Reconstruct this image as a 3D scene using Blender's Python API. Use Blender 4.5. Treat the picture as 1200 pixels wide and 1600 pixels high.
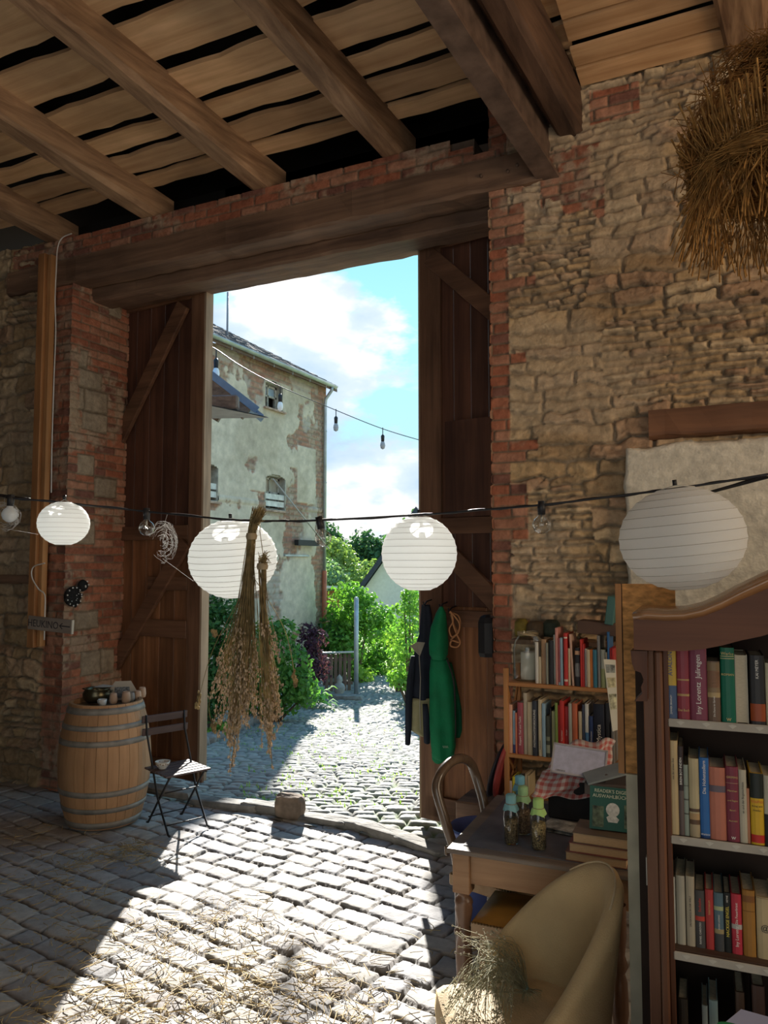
import bpy, math, random
import numpy as np
from mathutils import Vector, Matrix, Euler
# ---------------------------------------------------------------- camera, sky, sun, exposure
SC = bpy.context.scene
for o in list(bpy.data.objects): bpy.data.objects.remove(o)
COL = SC.collection
PI = math.pi
R = math.radians
EYE = Vector((0, 0, 2.1)); FPX = 1200.0; YAW = R(25.8); PITCH = R(3.8)
cd = bpy.data.cameras.new('camera'); cam = bpy.data.objects.new('camera', cd); COL.objects.link(cam)
cam.location = EYE; cam.rotation_euler = Euler((PI/2 + PITCH, 0, YAW), 'XYZ')
cd.sensor_fit = 'VERTICAL'; cd.sensor_height = 24; cd.lens = 24*FPX/1600; cd.clip_end = 500; cd.clip_start = .05
SC.camera = cam
SUN_AZ = Vector((-.47, .883)).normalized(); SUN_EL = R(25.5)
sd = Vector((SUN_AZ.x*math.cos(SUN_EL), SUN_AZ.y*math.cos(SUN_EL), math.sin(SUN_EL)))
sl = bpy.data.lights.new('sun', 'SUN'); sl.energy = 15; sl.angle = R(.6); sl.color = (1, .955, .885)
so = bpy.data.objects.new('sun', sl); COL.objects.link(so); so.rotation_euler = sd.to_track_quat('Z', 'Y').to_euler(); so.location = (-6, 12, 8)
def area(name, loc, target, sx, sy, power, col):
    l = bpy.data.lights.new(name, 'AREA'); l.shape = 'RECTANGLE'; l.size = sx; l.size_y = sy; l.energy = power; l.color = col
    o = bpy.data.objects.new(name, l); COL.objects.link(o); o.location = loc
    o.rotation_euler = (Vector(loc) - Vector(target)).to_track_quat('Z', 'Y').to_euler(); return o
area('rear_fill_light', (1.5, -4.6, 2.4), (0, 4, 3.6), 4.0, 3.4, 46, (1, .77, .52))  # added warm fill lamp behind the camera, no real gate there
area('side_fill_light', (4.3, 2.2, 3.0), (-3.0, 4.0, 4.9), 2.4, 2.0, 120, (1, .73, .46))  # added warm fill lamp from the right, no real window there
SC.view_settings.view_transform = 'Standard'; SC.view_settings.look = 'None'
SC.view_settings.gamma = 1; SC.view_settings.exposure = 0.12
try: SC.view_settings.use_curve_mapping = False
except Exception: pass
# sky with clouds
w = bpy.data.worlds.new('sky'); SC.world = w; w.use_nodes = True; nt = w.node_tree; nt.nodes.clear()
def N(t, kind, **kw):
    n = t.nodes.new(kind)
    for k, v in kw.items():
        if k.startswith('i_'):
            n.inputs[int(k[2:]) if k[2:].isdigit() else k[2:].replace('_', ' ')].default_value = v
        else: setattr(n, k, v)
    return n
def ramp(t, fac, stops, interp='LINEAR'):
    r = t.nodes.new('ShaderNodeValToRGB'); r.color_ramp.interpolation = interp
    e = r.color_ramp.elements
    while len(e) < len(stops): e.new(.5)
    for i, (p, c) in enumerate(stops):
        e[i].position = p; e[i].color = (c[0], c[1], c[2], 1) if not isinstance(c, (int, float)) else (c, c, c, 1)
    t.links.new(fac, r.inputs[0]); return r.outputs[0]
def mixc(t, fac, a, b, mode='MIX'):
    m = t.nodes.new('ShaderNodeMix'); m.data_type = 'RGBA'; m.blend_type = mode
    for sock, v in ((0, fac), (6, a), (7, b)):
        if hasattr(v, 'is_linked') or hasattr(v, 'node'): t.links.new(v, m.inputs[sock])
        elif isinstance(v, (int, float)): m.inputs[sock].default_value = v
        else: m.inputs[sock].default_value = (v[0], v[1], v[2], 1)
    return m.outputs[2]
tc = N(nt, 'ShaderNodeTexCoord')
sep = N(nt, 'ShaderNodeSeparateXYZ'); nt.links.new(tc.outputs['Generated'], sep.inputs[0])
blue = ramp(nt, sep.outputs[2], [(0, (.66, .85, .90)), (.12, (.50, .80, .92)), (.3, (.42, .86, .95)), (.48, (.27, .66, .93)), (1, (.10, .30, .70))])
mp = N(nt, 'ShaderNodeMapping'); mp.inputs['Scale'].default_value = (3.6, 3.6, 7.5); mp.inputs['Location'].default_value = (1.35, .4, .62)
nt.links.new(tc.outputs['Generated'], mp.inputs[0])
nz = N(nt, 'ShaderNodeTexNoise'); nz.inputs['Scale'].default_value = 1.0; nz.inputs['Detail'].default_value = 9; nz.inputs['Roughness'].default_value = .56
nt.links.new(mp.outputs[0], nz.inputs[0])
# fewer clouds towards the zenith
hi = N(nt, 'ShaderNodeMath', operation='MULTIPLY_ADD'); nt.links.new(sep.outputs[2], hi.inputs[0]); hi.inputs[1].default_value = -.30; nt.links.new(nz.outputs[0], hi.inputs[2])
cover = ramp(nt, hi.outputs[0], [(.40, 0), (.455, 1)])
mp2 = N(nt, 'ShaderNodeMapping'); mp2.inputs['Scale'].default_value = (4.5, 4.5, 9); mp2.inputs['Location'].default_value = (4.2, 2.0, 1.1)
nt.links.new(tc.outputs['Generated'], mp2.inputs[0])
nz2 = N(nt, 'ShaderNodeTexNoise'); nz2.inputs['Scale'].default_value = 1.1; nz2.inputs['Detail'].default_value = 6
nt.links.new(mp2.outputs[0], nz2.inputs[0])
ccol = ramp(nt, nz2.outputs[0], [(.40, (.50, .66, .86)), (.50, (.66, .78, .90)), (.56, (1.0, .98, .96))])
skc = mixc(nt, cover, blue, ccol)
bg = N(nt, 'ShaderNodeBackground'); nt.links.new(skc, bg.inputs[0]); bg.inputs[1].default_value = 1.12
wo = N(nt, 'ShaderNodeOutputWorld'); nt.links.new(bg.outputs[0], wo.inputs[0])
# ---------------------------------------------------------------- helpers
_F = Vector((-math.sin(YAW)*math.cos(PITCH), math.cos(YAW)*math.cos(PITCH), math.sin(PITCH)))
_R = Vector((math.cos(YAW), math.sin(YAW), 0)); _U = _R.cross(_F)
def ray(px, py): return _F + _R*((px - 600)/FPX) + _U*((800 - py)/FPX)
def aY(px, py, y): d = ray(px, py); return EYE + d*((y - EYE.y)/d.y)      # measured point on a wall parallel to the gate wall
def aX(px, py, x): d = ray(px, py); return EYE + d*((x - EYE.x)/d.x)
def aZ(px, py, z): d = ray(px, py); return EYE + d*((z - EYE.z)/d.z)
def aD(px, py, t): return EYE + ray(px, py)*t
def aP(px, py, p, n): d = ray(px, py); n = Vector(n); return EYE + d*((Vector(p) - EYE).dot(n)/d.dot(n))
class MB:
    def __init__(s): s.v = []; s.f = []; s.sm = []
    def add(s, vs, fs, smooth=False):
        b = len(s.v); s.v += [tuple(v) for v in vs]; s.f += [tuple(b + i for i in f) for f in fs]; s.sm += [smooth]*len(fs); return s
    def box(s, c, d, rot=None, bev=0.0):
        hx, hy, hz = d[0]/2, d[1]/2, d[2]/2
        m = Matrix.Identity(3) if rot is None else (rot if isinstance(rot, Matrix) else Euler(rot).to_matrix())
        if bev <= 0 or min(hx, hy, hz) <= bev:
            vs = [(x, y, z) for x in (-hx, hx) for y in (-hy, hy) for z in (-hz, hz)]
            fs = [(0, 1, 3, 2), (4, 6, 7, 5), (0, 4, 5, 1), (2, 3, 7, 6), (0, 2, 6, 4), (1, 5, 7, 3)]
        else:
            b = bev; vs = []; idx = {}
            for sx in (-1, 1):
                for sy in (-1, 1):
                    for sz in (-1, 1):
                        for k, p in enumerate(((sx*hx, sy*(hy - b), sz*(hz - b)), (sx*(hx - b), sy*hy, sz*(hz - b)), (sx*(hx - b), sy*(hy - b), sz*hz))):
                            idx[(sx, sy, sz, k)] = len(vs); vs.append(p)
            fs = []; I = lambda *a: idx[a]
            for q in (-1, 1):
                for A in (((q, -1, -1, 0), (q, 1, -1, 0), (q, 1, 1, 0), (q, -1, 1, 0)), ((1, q, -1, 1), (-1, q, -1, 1), (-1, q, 1, 1), (1, q, 1, 1)), ((-1, -1, q, 2), (1, -1, q, 2), (1, 1, q, 2), (-1, 1, q, 2))):
                    f = [I(*a) for a in A]; fs.append(f if q > 0 else f[::-1])
            for a in (-1, 1):
                for c2 in (-1, 1):
                    e1 = [I(a, c2, -1, 0), I(a, c2, -1, 1), I(a, c2, 1, 1), I(a, c2, 1, 0)]
                    e2 = [I(a, -1, c2, 0), I(a, -1, c2, 2), I(a, 1, c2, 2), I(a, 1, c2, 0)]
                    e3 = [I(-1, a, c2, 1), I(-1, a, c2, 2), I(1, a, c2, 2), I(1, a, c2, 1)]
                    fs.append(e1 if a*c2 > 0 else e1[::-1]); fs.append(e2[::-1] if a*c2 > 0 else e2); fs.append(e3 if a*c2 > 0 else e3[::-1])
            for sx in (-1, 1):
                for sy in (-1, 1):
                    for sz in (-1, 1):
                        t = [I(sx, sy, sz, 0), I(sx, sy, sz, 1), I(sx, sy, sz, 2)]; fs.append(t if sx*sy*sz > 0 else t[::-1])
        c = Vector(c); return s.add([m @ Vector(v) + c for v in vs], fs)
    def tube(s, pts, r, n=8, cap=True, smooth=True):
        pts = [Vector(p) for p in pts]; m = len(pts); rs = r if isinstance(r, (list, tuple)) else [r]*m
        vs = []; up = Vector((0, 0, 1)); prev = None
        for i, p in enumerate(pts):
            t = (pts[min(i + 1, m - 1)] - pts[max(i - 1, 0)]).normalized()
            if prev is None:
                a = up if abs(t.z) < .9 else Vector((1, 0, 0)); x = t.cross(a).normalized()
            else: x = (prev - t*prev.dot(t)); x = x.normalized() if x.length > 1e-6 else t.orthogonal().normalized()
            prev = x; y = t.cross(x)
            vs += [p + (x*math.cos(2*PI*k/n) + y*math.sin(2*PI*k/n))*rs[i] for k in range(n)]
        fs = [(i*n + k, i*n + (k + 1) % n, (i + 1)*n + (k + 1) % n, (i + 1)*n + k) for i in range(m - 1) for k in range(n)]
        if cap: fs += [tuple(range(n))[::-1], tuple((m - 1)*n + k for k in range(n))]
        return s.add(vs, fs, smooth)
    def bar(s, a, b, w, h, up=(0, 0, 1), bev=0):
        a = Vector(a); b = Vector(b); t = b - a; L = t.length; t = t.normalized(); u = Vector(up)
        if abs(t.dot(u)) > .98: u = Vector((0, 1, 0))
        x = t.cross(u).normalized(); z = x.cross(t)
        m = Matrix((x, t, z)).transposed(); return s.box((a + b)/2, (w, L, h), m, bev)
    def lathe(s, prof, c=(0, 0, 0), n=24, smooth=True, axis=None):
        c = Vector(c); vs = []; m = len(prof); M = Matrix.Identity(3) if axis is None else Vector((0, 0, 1)).rotation_difference(Vector(axis)).to_matrix()
        for r, z in prof: vs += [c + M @ Vector((r*math.cos(2*PI*k/n), r*math.sin(2*PI*k/n), z)) for k in range(n)]
        fs = [(i*n + k, i*n + (k + 1) % n, (i + 1)*n + (k + 1) % n, (i + 1)*n + k) for i in range(m - 1) for k in range(n)]
        return s.add(vs, fs, smooth)
    def disc(s, c, r, n=24, nrm=(0, 0, 1)):
        M = Vector((0, 0, 1)).rotation_difference(Vector(nrm)).to_matrix(); c = Vector(c)
        return s.add([c + M @ Vector((r*math.cos(2*PI*k/n), r*math.sin(2*PI*k/n), 0)) for k in range(n)], [tuple(range(n))])
    def ball(s, c, r, nu=12, nv=8, sc=(1, 1, 1)):
        c = Vector(c); vs = []
        for j in range(nv + 1):
            a = PI*j/nv
            vs += [c + Vector((sc[0]*r*max(math.sin(a), .001)*math.cos(2*PI*k/nu), sc[1]*r*max(math.sin(a), .001)*math.sin(2*PI*k/nu), -sc[2]*r*math.cos(a))) for k in range(nu)]
        return s.add(vs, [(i*nu + k, i*nu + (k + 1) % nu, (i + 1)*nu + (k + 1) % nu, (i + 1)*nu + k) for i in range(nv) for k in range(nu)], True)
    def prism(s, poly, t0, t1, axis='y'):
        n = len(poly); f = {'y': lambda a, b, t: (a, t, b), 'x': lambda a, b, t: (t, a, b), 'z': lambda a, b, t: (a, b, t)}[axis]
        vs = [f(a, b, t0) for a, b in poly] + [f(a, b, t1) for a, b in poly]
        return s.add(vs, [tuple(range(n)), tuple(range(2*n - 1, n - 1, -1))] + [(i, n + i, n + (i + 1) % n, (i + 1) % n) for i in range(n)])
    def grid(s, fn, nu, nv, smooth=True, closed=False):
        vs = [fn(i/(nu - 1), j/(nv - 1)) for j in range(nv) for i in range(nu)]
        return s.add(vs, [(j*nu + i, j*nu + i + 1, (j + 1)*nu + i + 1, (j + 1)*nu + i) for j in range(nv - 1) for i in range(nu - 1)], smooth)
    def build(s, name, mat, parent=None, loc=None, rot=None, mods=None):
        me = bpy.data.meshes.new(name); me.from_pydata(s.v, [], s.f)
        me.polygons.foreach_set('use_smooth', s.sm); me.update()
        return link(name, me, mat, parent, loc, rot)
def link(name, me, mat, parent=None, loc=None, rot=None):
    o = bpy.data.objects.new(name, me); COL.objects.link(o)
    if mat is not None: me.materials.append(mat)
    if parent is not None: o.parent = parent
    if loc is not None: o.location = loc
    if rot is not None: o.rotation_euler = rot
    return o
def tag(o, label=None, cat=None, group=None, kind=None):
    if label: o['label'] = label
    if cat: o['category'] = cat
    if group: o['group'] = group
    if kind: o['kind'] = kind
    return o
def thing(name, label, cat, loc=(0, 0, 0), rz=0, group=None, rot=None):
    o = bpy.data.objects.new(name, None); COL.objects.link(o); o.location = loc
    o.rotation_euler = rot if rot else (0, 0, rz); o.empty_display_size = .1
    return tag(o, label, cat, group)
def thicken(o, t, offset=0):
    m = o.modifiers.new('thickness', 'SOLIDIFY'); m.thickness = t; m.offset = offset; return o
def subdiv(o, n=1):
    m = o.modifiers.new('smooth', 'SUBSURF'); m.levels = n; m.render_levels = n; return o
def bevel(o, w, seg=2):
    m = o.modifiers.new('bevel', 'BEVEL'); m.width = w; m.segments = seg; m.limit_method = 'ANGLE'; m.angle_limit = R(40); return o
def text(parent, s, mat, size, loc, rot, name='lettering', ext=.0006, sx=1, align='CENTER', shear=0):
    c = bpy.data.curves.new(name, 'FONT'); c.body = s; c.size = size; c.extrude = ext; c.align_x = align; c.align_y = 'CENTER'; c.shear = shear
    c.resolution_u = 2
    t = bpy.data.objects.new('tmp', c); COL.objects.link(t); bpy.context.view_layer.update()
    me = bpy.data.meshes.new_from_object(t.evaluated_get(bpy.context.evaluated_depsgraph_get())); bpy.data.objects.remove(t)
    me.materials.clear(); o = link(name, me, mat, parent, loc, rot); o.scale = (sx, 1, 1); return o
# ---------------------------------------------------------------- materials
MATS = {}
def mat(name, col, rough=.7, metal=0, spec=.4, var=.12, vs=6, bump=0, bs=40, trans=0, alpha=1, sss=0, stretch=None, ior=1.45, rnd=0):
    if name in MATS: return MATS[name]
    m = bpy.data.materials.new(name); m.use_nodes = True; t = m.node_tree; b = t.nodes['Principled BSDF']
    b.inputs['Roughness'].default_value = rough; b.inputs['Metallic'].default_value = metal
    b.inputs['Specular IOR Level'].default_value = spec; b.inputs['Transmission Weight'].default_value = trans; b.inputs['IOR'].default_value = ior
    c = (col[0], col[1], col[2], 1); b.inputs['Base Color'].default_value = c
    if var > 0 or bump > 0:
        tc = N(t, 'ShaderNodeTexCoord'); mp = N(t, 'ShaderNodeMapping'); t.links.new(tc.outputs['Object'], mp.inputs[0])
        if stretch: mp.inputs['Scale'].default_value = stretch
        if var > 0:
            nz = N(t, 'ShaderNodeTexNoise'); nz.inputs['Scale'].default_value = vs; nz.inputs['Detail'].default_value = 5; t.links.new(mp.outputs[0], nz.inputs[0])
            lo = tuple(max(0, x*(1 - var*1.6)) for x in col); hi = tuple(min(1, x*(1 + var*1.3)) for x in col)
            cc = ramp(t, nz.outputs[0], [(.3, lo), (.7, hi)])
            t.links.new(cc, b.inputs['Base Color'])
        if bump > 0:
            nb = N(t, 'ShaderNodeTexNoise'); nb.inputs['Scale'].default_value = bs; nb.inputs['Detail'].default_value = 4; t.links.new(mp.outputs[0], nb.inputs[0])
            bp = N(t, 'ShaderNodeBump'); bp.inputs['Strength'].default_value = min(bump, 1); bp.inputs['Distance'].default_value = .01; t.links.new(nb.outputs[0], bp.inputs['Height'])
            t.links.new(bp.outputs[0], b.inputs['Normal'])
    MATS[name] = m; return m
def wood(name, dark, light, axis=0, scale=1.0, rough=.62, spec=.35, bump=.5, island=False, fine=1):
    if name in MATS: return MATS[name]
    m = bpy.data.materials.new(name); m.use_nodes = True; t = m.node_tree; b = t.nodes['Principled BSDF']
    b.inputs['Roughness'].default_value = rough; b.inputs['Specular IOR Level'].default_value = spec
    tc = N(t, 'ShaderNodeTexCoord'); mp = N(t, 'ShaderNodeMapping'); t.links.new(tc.outputs['Object'], mp.inputs[0])
    s = [14*scale]*3; s[axis] = .9*scale; mp.inputs['Scale'].default_value = s
    if island:
        gi = N(t, 'ShaderNodeNewGeometry'); mu = N(t, 'ShaderNodeMath', operation='MULTIPLY'); t.links.new(gi.outputs['Random Per Island'], mu.inputs[0]); mu.inputs[1].default_value = 37
        cb = N(t, 'ShaderNodeCombineXYZ'); t.links.new(mu.outputs[0], cb.inputs[0]); t.links.new(mu.outputs[0], cb.inputs[1]); t.links.new(mu.outputs[0], cb.inputs[2]); t.links.new(cb.outputs[0], mp.inputs['Location'])
    n1 = N(t, 'ShaderNodeTexNoise'); n1.inputs['Scale'].default_value = 1; n1.inputs['Detail'].default_value = 7; n1.inputs['Roughness'].default_value = .62; n1.inputs['Distortion'].default_value = .5
    t.links.new(mp.outputs[0], n1.inputs[0])
    c = ramp(t, n1.outputs[0], [(.28, dark), (.5, tuple((a + q)/2 for a, q in zip(dark, light))), (.72, light)])
    n2 = N(t, 'ShaderNodeTexNoise'); n2.inputs['Scale'].default_value = 1.7; n2.inputs['Detail'].default_value = 3; t.links.new(tc.outputs['Object'], n2.inputs[0])
    c = mixc(t, .8, c, ramp(t, n2.outputs[0], [(.3, .62), (.7, 1.1)]), 'MULTIPLY')
    if island:
        c = mixc(t, .7, c, ramp(t, gi.outputs['Random Per Island'], [(0, (.62, .60, .60)), (.5, (.95, .95, .95)), (1, (1.25, 1.2, 1.12))]), 'MULTIPLY')
    t.links.new(c, b.inputs['Base Color'])
    bp = N(t, 'ShaderNodeBump'); bp.inputs['Strength'].default_value = bump; bp.inputs['Distance'].default_value = .008; t.links.new(n1.outputs[0], bp.inputs['Height']); t.links.new(bp.outputs[0], b.inputs['Normal'])
    MATS[name] = m; return m
def vcol(name, rough=.85, spec=.3, bump=.6, bs=60, ns=9, amp=.3):
    if name in MATS: return MATS[name]
    m = bpy.data.materials.new(name); m.use_nodes = True; t = m.node_tree; b = t.nodes['Principled BSDF']
    b.inputs['Roughness'].default_value = rough; b.inputs['Specular IOR Level'].default_value = spec
    at = N(t, 'ShaderNodeAttribute', attribute_name='Col'); tc = N(t, 'ShaderNodeTexCoord')
    n1 = N(t, 'ShaderNodeTexNoise'); n1.inputs['Scale'].default_value = ns; n1.inputs['Detail'].default_value = 9; n1.inputs['Roughness'].default_value = .65; t.links.new(tc.outputs['Object'], n1.inputs[0])
    c = mixc(t, 1.0, at.outputs[0], ramp(t, n1.outputs[0], [(.3, 1 - amp), (.7, 1 + amp)]), 'MULTIPLY'); t.links.new(c, b.inputs['Base Color'])
    n2 = N(t, 'ShaderNodeTexNoise'); n2.inputs['Scale'].default_value = bs; n2.inputs['Detail'].default_value = 6; t.links.new(tc.outputs['Object'], n2.inputs[0])
    bp = N(t, 'ShaderNodeBump'); bp.inputs['Strength'].default_value = bump; bp.inputs['Distance'].default_value = .012; t.links.new(n2.outputs[0], bp.inputs['Height']); t.links.new(bp.outputs[0], b.inputs['Normal'])
    MATS[name] = m; return m
def translucent(name, col, tcol, mix=.5, rough=.8):
    if name in MATS: return MATS[name]
    m = bpy.data.materials.new(name); m.use_nodes = True; t = m.node_tree; b = t.nodes['Principled BSDF']
    b.inputs['Base Color'].default_value = (*col, 1); b.inputs['Roughness'].default_value = rough; b.inputs['Specular IOR Level'].default_value = .25
    tr = N(t, 'ShaderNodeBsdfTranslucent'); tr.inputs[0].default_value = (*tcol, 1)
    mx = N(t, 'ShaderNodeMixShader'); mx.inputs[0].default_value = mix
    t.links.new(b.outputs[0], mx.inputs[1]); t.links.new(tr.outputs[0], mx.inputs[2]); t.links.new(mx.outputs[0], t.nodes['Material Output'].inputs[0])
    MATS[name] = m; return m
def glass(name, col=(1, 1, 1), rough=0.02, thin=.8):
    if name in MATS: return MATS[name]
    m = bpy.data.materials.new(name); m.use_nodes = True; t = m.node_tree; t.nodes.remove(t.nodes['Principled BSDF'])
    g = N(t, 'ShaderNodeBsdfGlossy'); g.inputs['Roughness'].default_value = .05; tr = N(t, 'ShaderNodeBsdfTransparent'); tr.inputs[0].default_value = (*col, 1)
    fr = N(t, 'ShaderNodeLayerWeight'); fr.inputs[0].default_value = .5; pw = N(t, 'ShaderNodeMath', operation='POWER'); t.links.new(fr.outputs['Facing'], pw.inputs[0]); pw.inputs[1].default_value = 1.8
    mul = N(t, 'ShaderNodeMath', operation='MULTIPLY_ADD'); t.links.new(pw.outputs[0], mul.inputs[0]); mul.inputs[1].default_value = thin*.6; mul.inputs[2].default_value = .06
    mx = N(t, 'ShaderNodeMixShader'); t.links.new(mul.outputs[0], mx.inputs[0]); t.links.new(tr.outputs[0], mx.inputs[1]); t.links.new(g.outputs[0], mx.inputs[2])
    t.links.new(mx.outputs[0], t.nodes['Material Output'].inputs[0]); MATS[name] = m; return m
# ---------------------------------------------------------------- height-field masonry
def vnoise(u, v, s, seed):
    rng = np.random.RandomState(seed); T = rng.rand(257, 257)
    x = u*s; y = v*s; xi = np.floor(x).astype(int); yi = np.floor(y).astype(int); fx = x - xi; fy = y - yi
    fx = fx*fx*(3 - 2*fx); fy = fy*fy*(3 - 2*fy); a = lambda i, j: T[(xi + i) % 256, (yi + j) % 256]
    return (a(0, 0)*(1 - fx) + a(1, 0)*fx)*(1 - fy) + (a(0, 1)*(1 - fx) + a(1, 1)*fx)*fy
def fbm(u, v, s, seed, o=4):
    r = 0; a = .5; t = 0
    for k in range(o): r = r + a*vnoise(u, v, s*2**k, seed + k); t += a; a *= .55
    return r/t
def courses(u, v, hmin, hmax, lmin, lmax, seed, warp=.02, ws=2.2, warpu=.02):
    """returns stone id hash (0..1), edge distance (m), local coords (-1..1)"""
    rng = np.random.RandomState(seed)
    vv = v + (fbm(u, v, ws, seed + 50) - .5)*2*warp; uu = u + (fbm(u, v, ws*2, seed + 60) - .5)*2*warpu
    lo = vv.min() - 1; hi = vv.max() + 1; hs = rng.uniform(hmin, hmax, int((hi - lo)/hmin) + 4); eb = lo + np.concatenate([[0], np.cumsum(hs)])
    ci = np.clip(np.searchsorted(eb, vv) - 1, 0, len(hs) - 1)
    dv = np.minimum(vv - eb[ci], eb[ci + 1] - vv); lv = (vv - eb[ci])/hs[ci]*2 - 1
    ul = uu.min() - 1; uh = uu.max() + 1; n = int((uh - ul)/lmin) + 4
    sid = np.zeros(u.shape); du = np.zeros(u.shape); lu = np.zeros(u.shape)
    for c in np.unique(ci):
        r2 = np.random.RandomState(seed*1000 + int(c)); ls = r2.uniform(lmin, lmax, n); ub = ul - r2.rand()*lmax + np.concatenate([[0], np.cumsum(ls)])
        k = ci == c; x = uu[k]; si = np.clip(np.searchsorted(ub, x) - 1, 0, n - 1)
        du[k] = np.minimum(x - ub[si], ub[si + 1] - x); lu[k] = (x - ub[si])/ls[si]*2 - 1; sid[k] = r2.rand(n + 4)[si]
    return sid, np.minimum(du, dv), lu, lv, ci
def sstep(x, a, b): t = np.clip((x - a)/(b - a), 0, 1); return t*t*(3 - 2*t)
def lerp(a, b, t): return a*(1 - t) + b*t
def pal(sid, cols):
    c = np.array(cols); k = (sid*len(c)).astype(int) % len(c); return c[k]
def hgrid(name, P, C, mask, mt, parent=None, smooth=True):
    """P (n,m,3) points, C (n,m,3) colours, mask (n-1,m-1) faces kept"""
    n, m = P.shape[:2]; me = bpy.data.meshes.new(name)
    idx = np.arange(n*m).reshape(n, m); q = np.stack([idx[:-1, :-1], idx[1:, :-1], idx[1:, 1:], idx[:-1, 1:]], -1)
    q = q.reshape(-1, 4) if mask is None else q[mask]
    used = np.unique(q); remap = np.full(n*m, -1); remap[used] = np.arange(len(used)); q = remap[q]
    V = P.reshape(-1, 3)[used]; CC = C.reshape(-1, 3)[used]
    me.vertices.add(len(V)); me.vertices.foreach_set('co', V.astype(np.float32).ravel())
    me.loops.add(q.size); me.loops.foreach_set('vertex_index', q.astype(np.int32).ravel())
    me.polygons.add(len(q)); me.polygons.foreach_set('loop_start', np.arange(0, q.size, 4, dtype=np.int32)); me.polygons.foreach_set('loop_total', np.full(len(q), 4, np.int32))
    me.polygons.foreach_set('use_smooth', np.full(len(q), smooth)); me.update(calc_edges=True); me.validate()
    at = me.color_attributes.new('Col', 'FLOAT_COLOR', 'POINT'); at.data.foreach_set('color', np.concatenate([CC, np.ones((len(CC), 1))], 1).astype(np.float32).ravel())
    return link(name, me, mt, parent)
STONE = [(.42, .295, .16), (.48, .34, .185), (.36, .25, .14), (.45, .32, .20), (.40, .285, .16), (.52, .40, .25), (.38, .25, .155)]
BRICK = [(.32, .115, .065), (.36, .14, .08), (.26, .10, .06), (.34, .16, .10), (.20, .09, .065), (.38, .19, .12)]
MORTAR = np.array((.30, .235, .16))
def stone_field(u, v, seed, hmin=.075, hmax=.15, lmin=.16, lmax=.5, depth=.035):
    sid, d, lu, lv, ci = courses(u, v + (fbm(u, v, 6, seed + 80, 3) - .5)*.07, hmin, hmax, lmin, lmax, seed, .07, 1.7, .06)
    sid2, d2, *_ = courses(u, v, hmin*.45, hmax*.5, lmin*.5, lmax*.6, seed + 9, .03, 3, .03)
    small = sstep(vnoise(u, v, 1.7, seed + 3), .60, .62); d = np.where(small > .5, np.minimum(d2, .05), d); sid = np.where(small > .5, sid2, sid)
    n1 = fbm(u, v, 7, seed + 1, 5); n2 = fbm(u*.5, v, 26, seed + 2, 4)
    body = sstep(d + (n2 - .5)*.012, .002, .017)
    h = body*depth*(.35 + 1.0*sid) + (n1 - .5)*.075*body + (n2 - .5)*.030 - lv*.014*body*(sid*3 % 1)
    crack = sstep(np.abs(vnoise(u*.6, v*3.2, 5, seed + 7) - .5), 0, .035); h = h - (1 - crack)*.010*body
    c = pal(sid, STONE); c = c*(0.78 + .45*n1)[..., None]
    plaster = sstep(fbm(u, v, .9, seed + 11), .52, .60); h = lerp(h, h*.55 + .016, plaster)
    c = lerp(c, np.array((.47, .37, .25)), (plaster*.65)[..., None])
    c = lerp(MORTAR*.80, c, np.maximum(body, plaster*.5)[..., None])
    return h, c
def brick_field(u, v, seed, bl=.25, bh=.078, mortar=.009, pl=.5):
    row = np.floor(v/bh); off = (row % 2)*.5*bl; rr = np.random.RandomState(seed); jit = rr.rand(4000)
    uu = u + off + (jit[(row.astype(int) + 500) % 4000] - .5)*.04; vv = v + (vnoise(u, v, 4, seed) - .5)*.014
    row = np.floor(vv/bh); ci = np.floor(uu/bl); du = np.minimum(uu - ci*bl, (ci + 1)*bl - uu); dv = np.minimum(vv - row*bh, (row + 1)*bh - vv)
    sid = jit[(row*57 + ci*131 + 2000).astype(int) % 4000]; d = np.minimum(du, dv); n = fbm(u, v, 14, seed + 1, 4)
    body = sstep(d + (n - .5)*.006, .002, mortar); h = body*.016*(.7 + .7*sid) + (n - .5)*.012
    c = pal(sid, BRICK)*(.75 + .5*n)[..., None]; mo = sstep(fbm(u, v, 2.3, seed + 5), pl, pl + .1)
    c = lerp(c, np.array((.36, .27, .19)), (mo*.85*sstep(n, .35, .55))[..., None]); c = lerp(MORTAR*.6, c, body[..., None]); return h, c
# ---------------------------------------------------------------- the setting
WY = 5.25; WO = 5.93; JL = -5.86; JR = -1.68; LZ = 4.80
M_cob = vcol('cobble', rough=.8, spec=.22, bump=.25, bs=45, ns=14, amp=.16)
M_stone = vcol('rubble_stone', rough=.92, bump=.7, bs=38, ns=16, amp=.25)
M_brick = vcol('brickwork', rough=.9, bump=.6, bs=60, ns=22, amp=.25)
M_ground = mat('earth', (.10, .085, .07), .95, var=.3)
M_core = mat('wall_core', (.16, .12, .09), .95, var=.2)
M_plank = wood('ceiling_plank', (.50, .28, .13), (.82, .54, .30), 0, .8, bump=.3, island=True)
M_joist = wood('joist_wood', (.15, .08, .045), (.52, .33, .19), 1, 1.0, bump=.7)
M_beamx = wood('beam_wood', (.085, .05, .035), (.27, .165, .105), 0, .8, bump=.7)
M_dark = mat('dark_void', (.02, .017, .015), .95, var=0)
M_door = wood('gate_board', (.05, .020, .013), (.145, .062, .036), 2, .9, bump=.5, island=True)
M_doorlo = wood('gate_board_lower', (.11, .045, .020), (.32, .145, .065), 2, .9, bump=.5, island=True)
M_stile = wood('gate_stile', (.09, .042, .024), (.26, .135, .075), 2, .9, bump=.5)
M_railx = wood('gate_rail', (.08, .036, .02), (.22, .11, .06), 0, .9, bump=.5)
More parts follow.
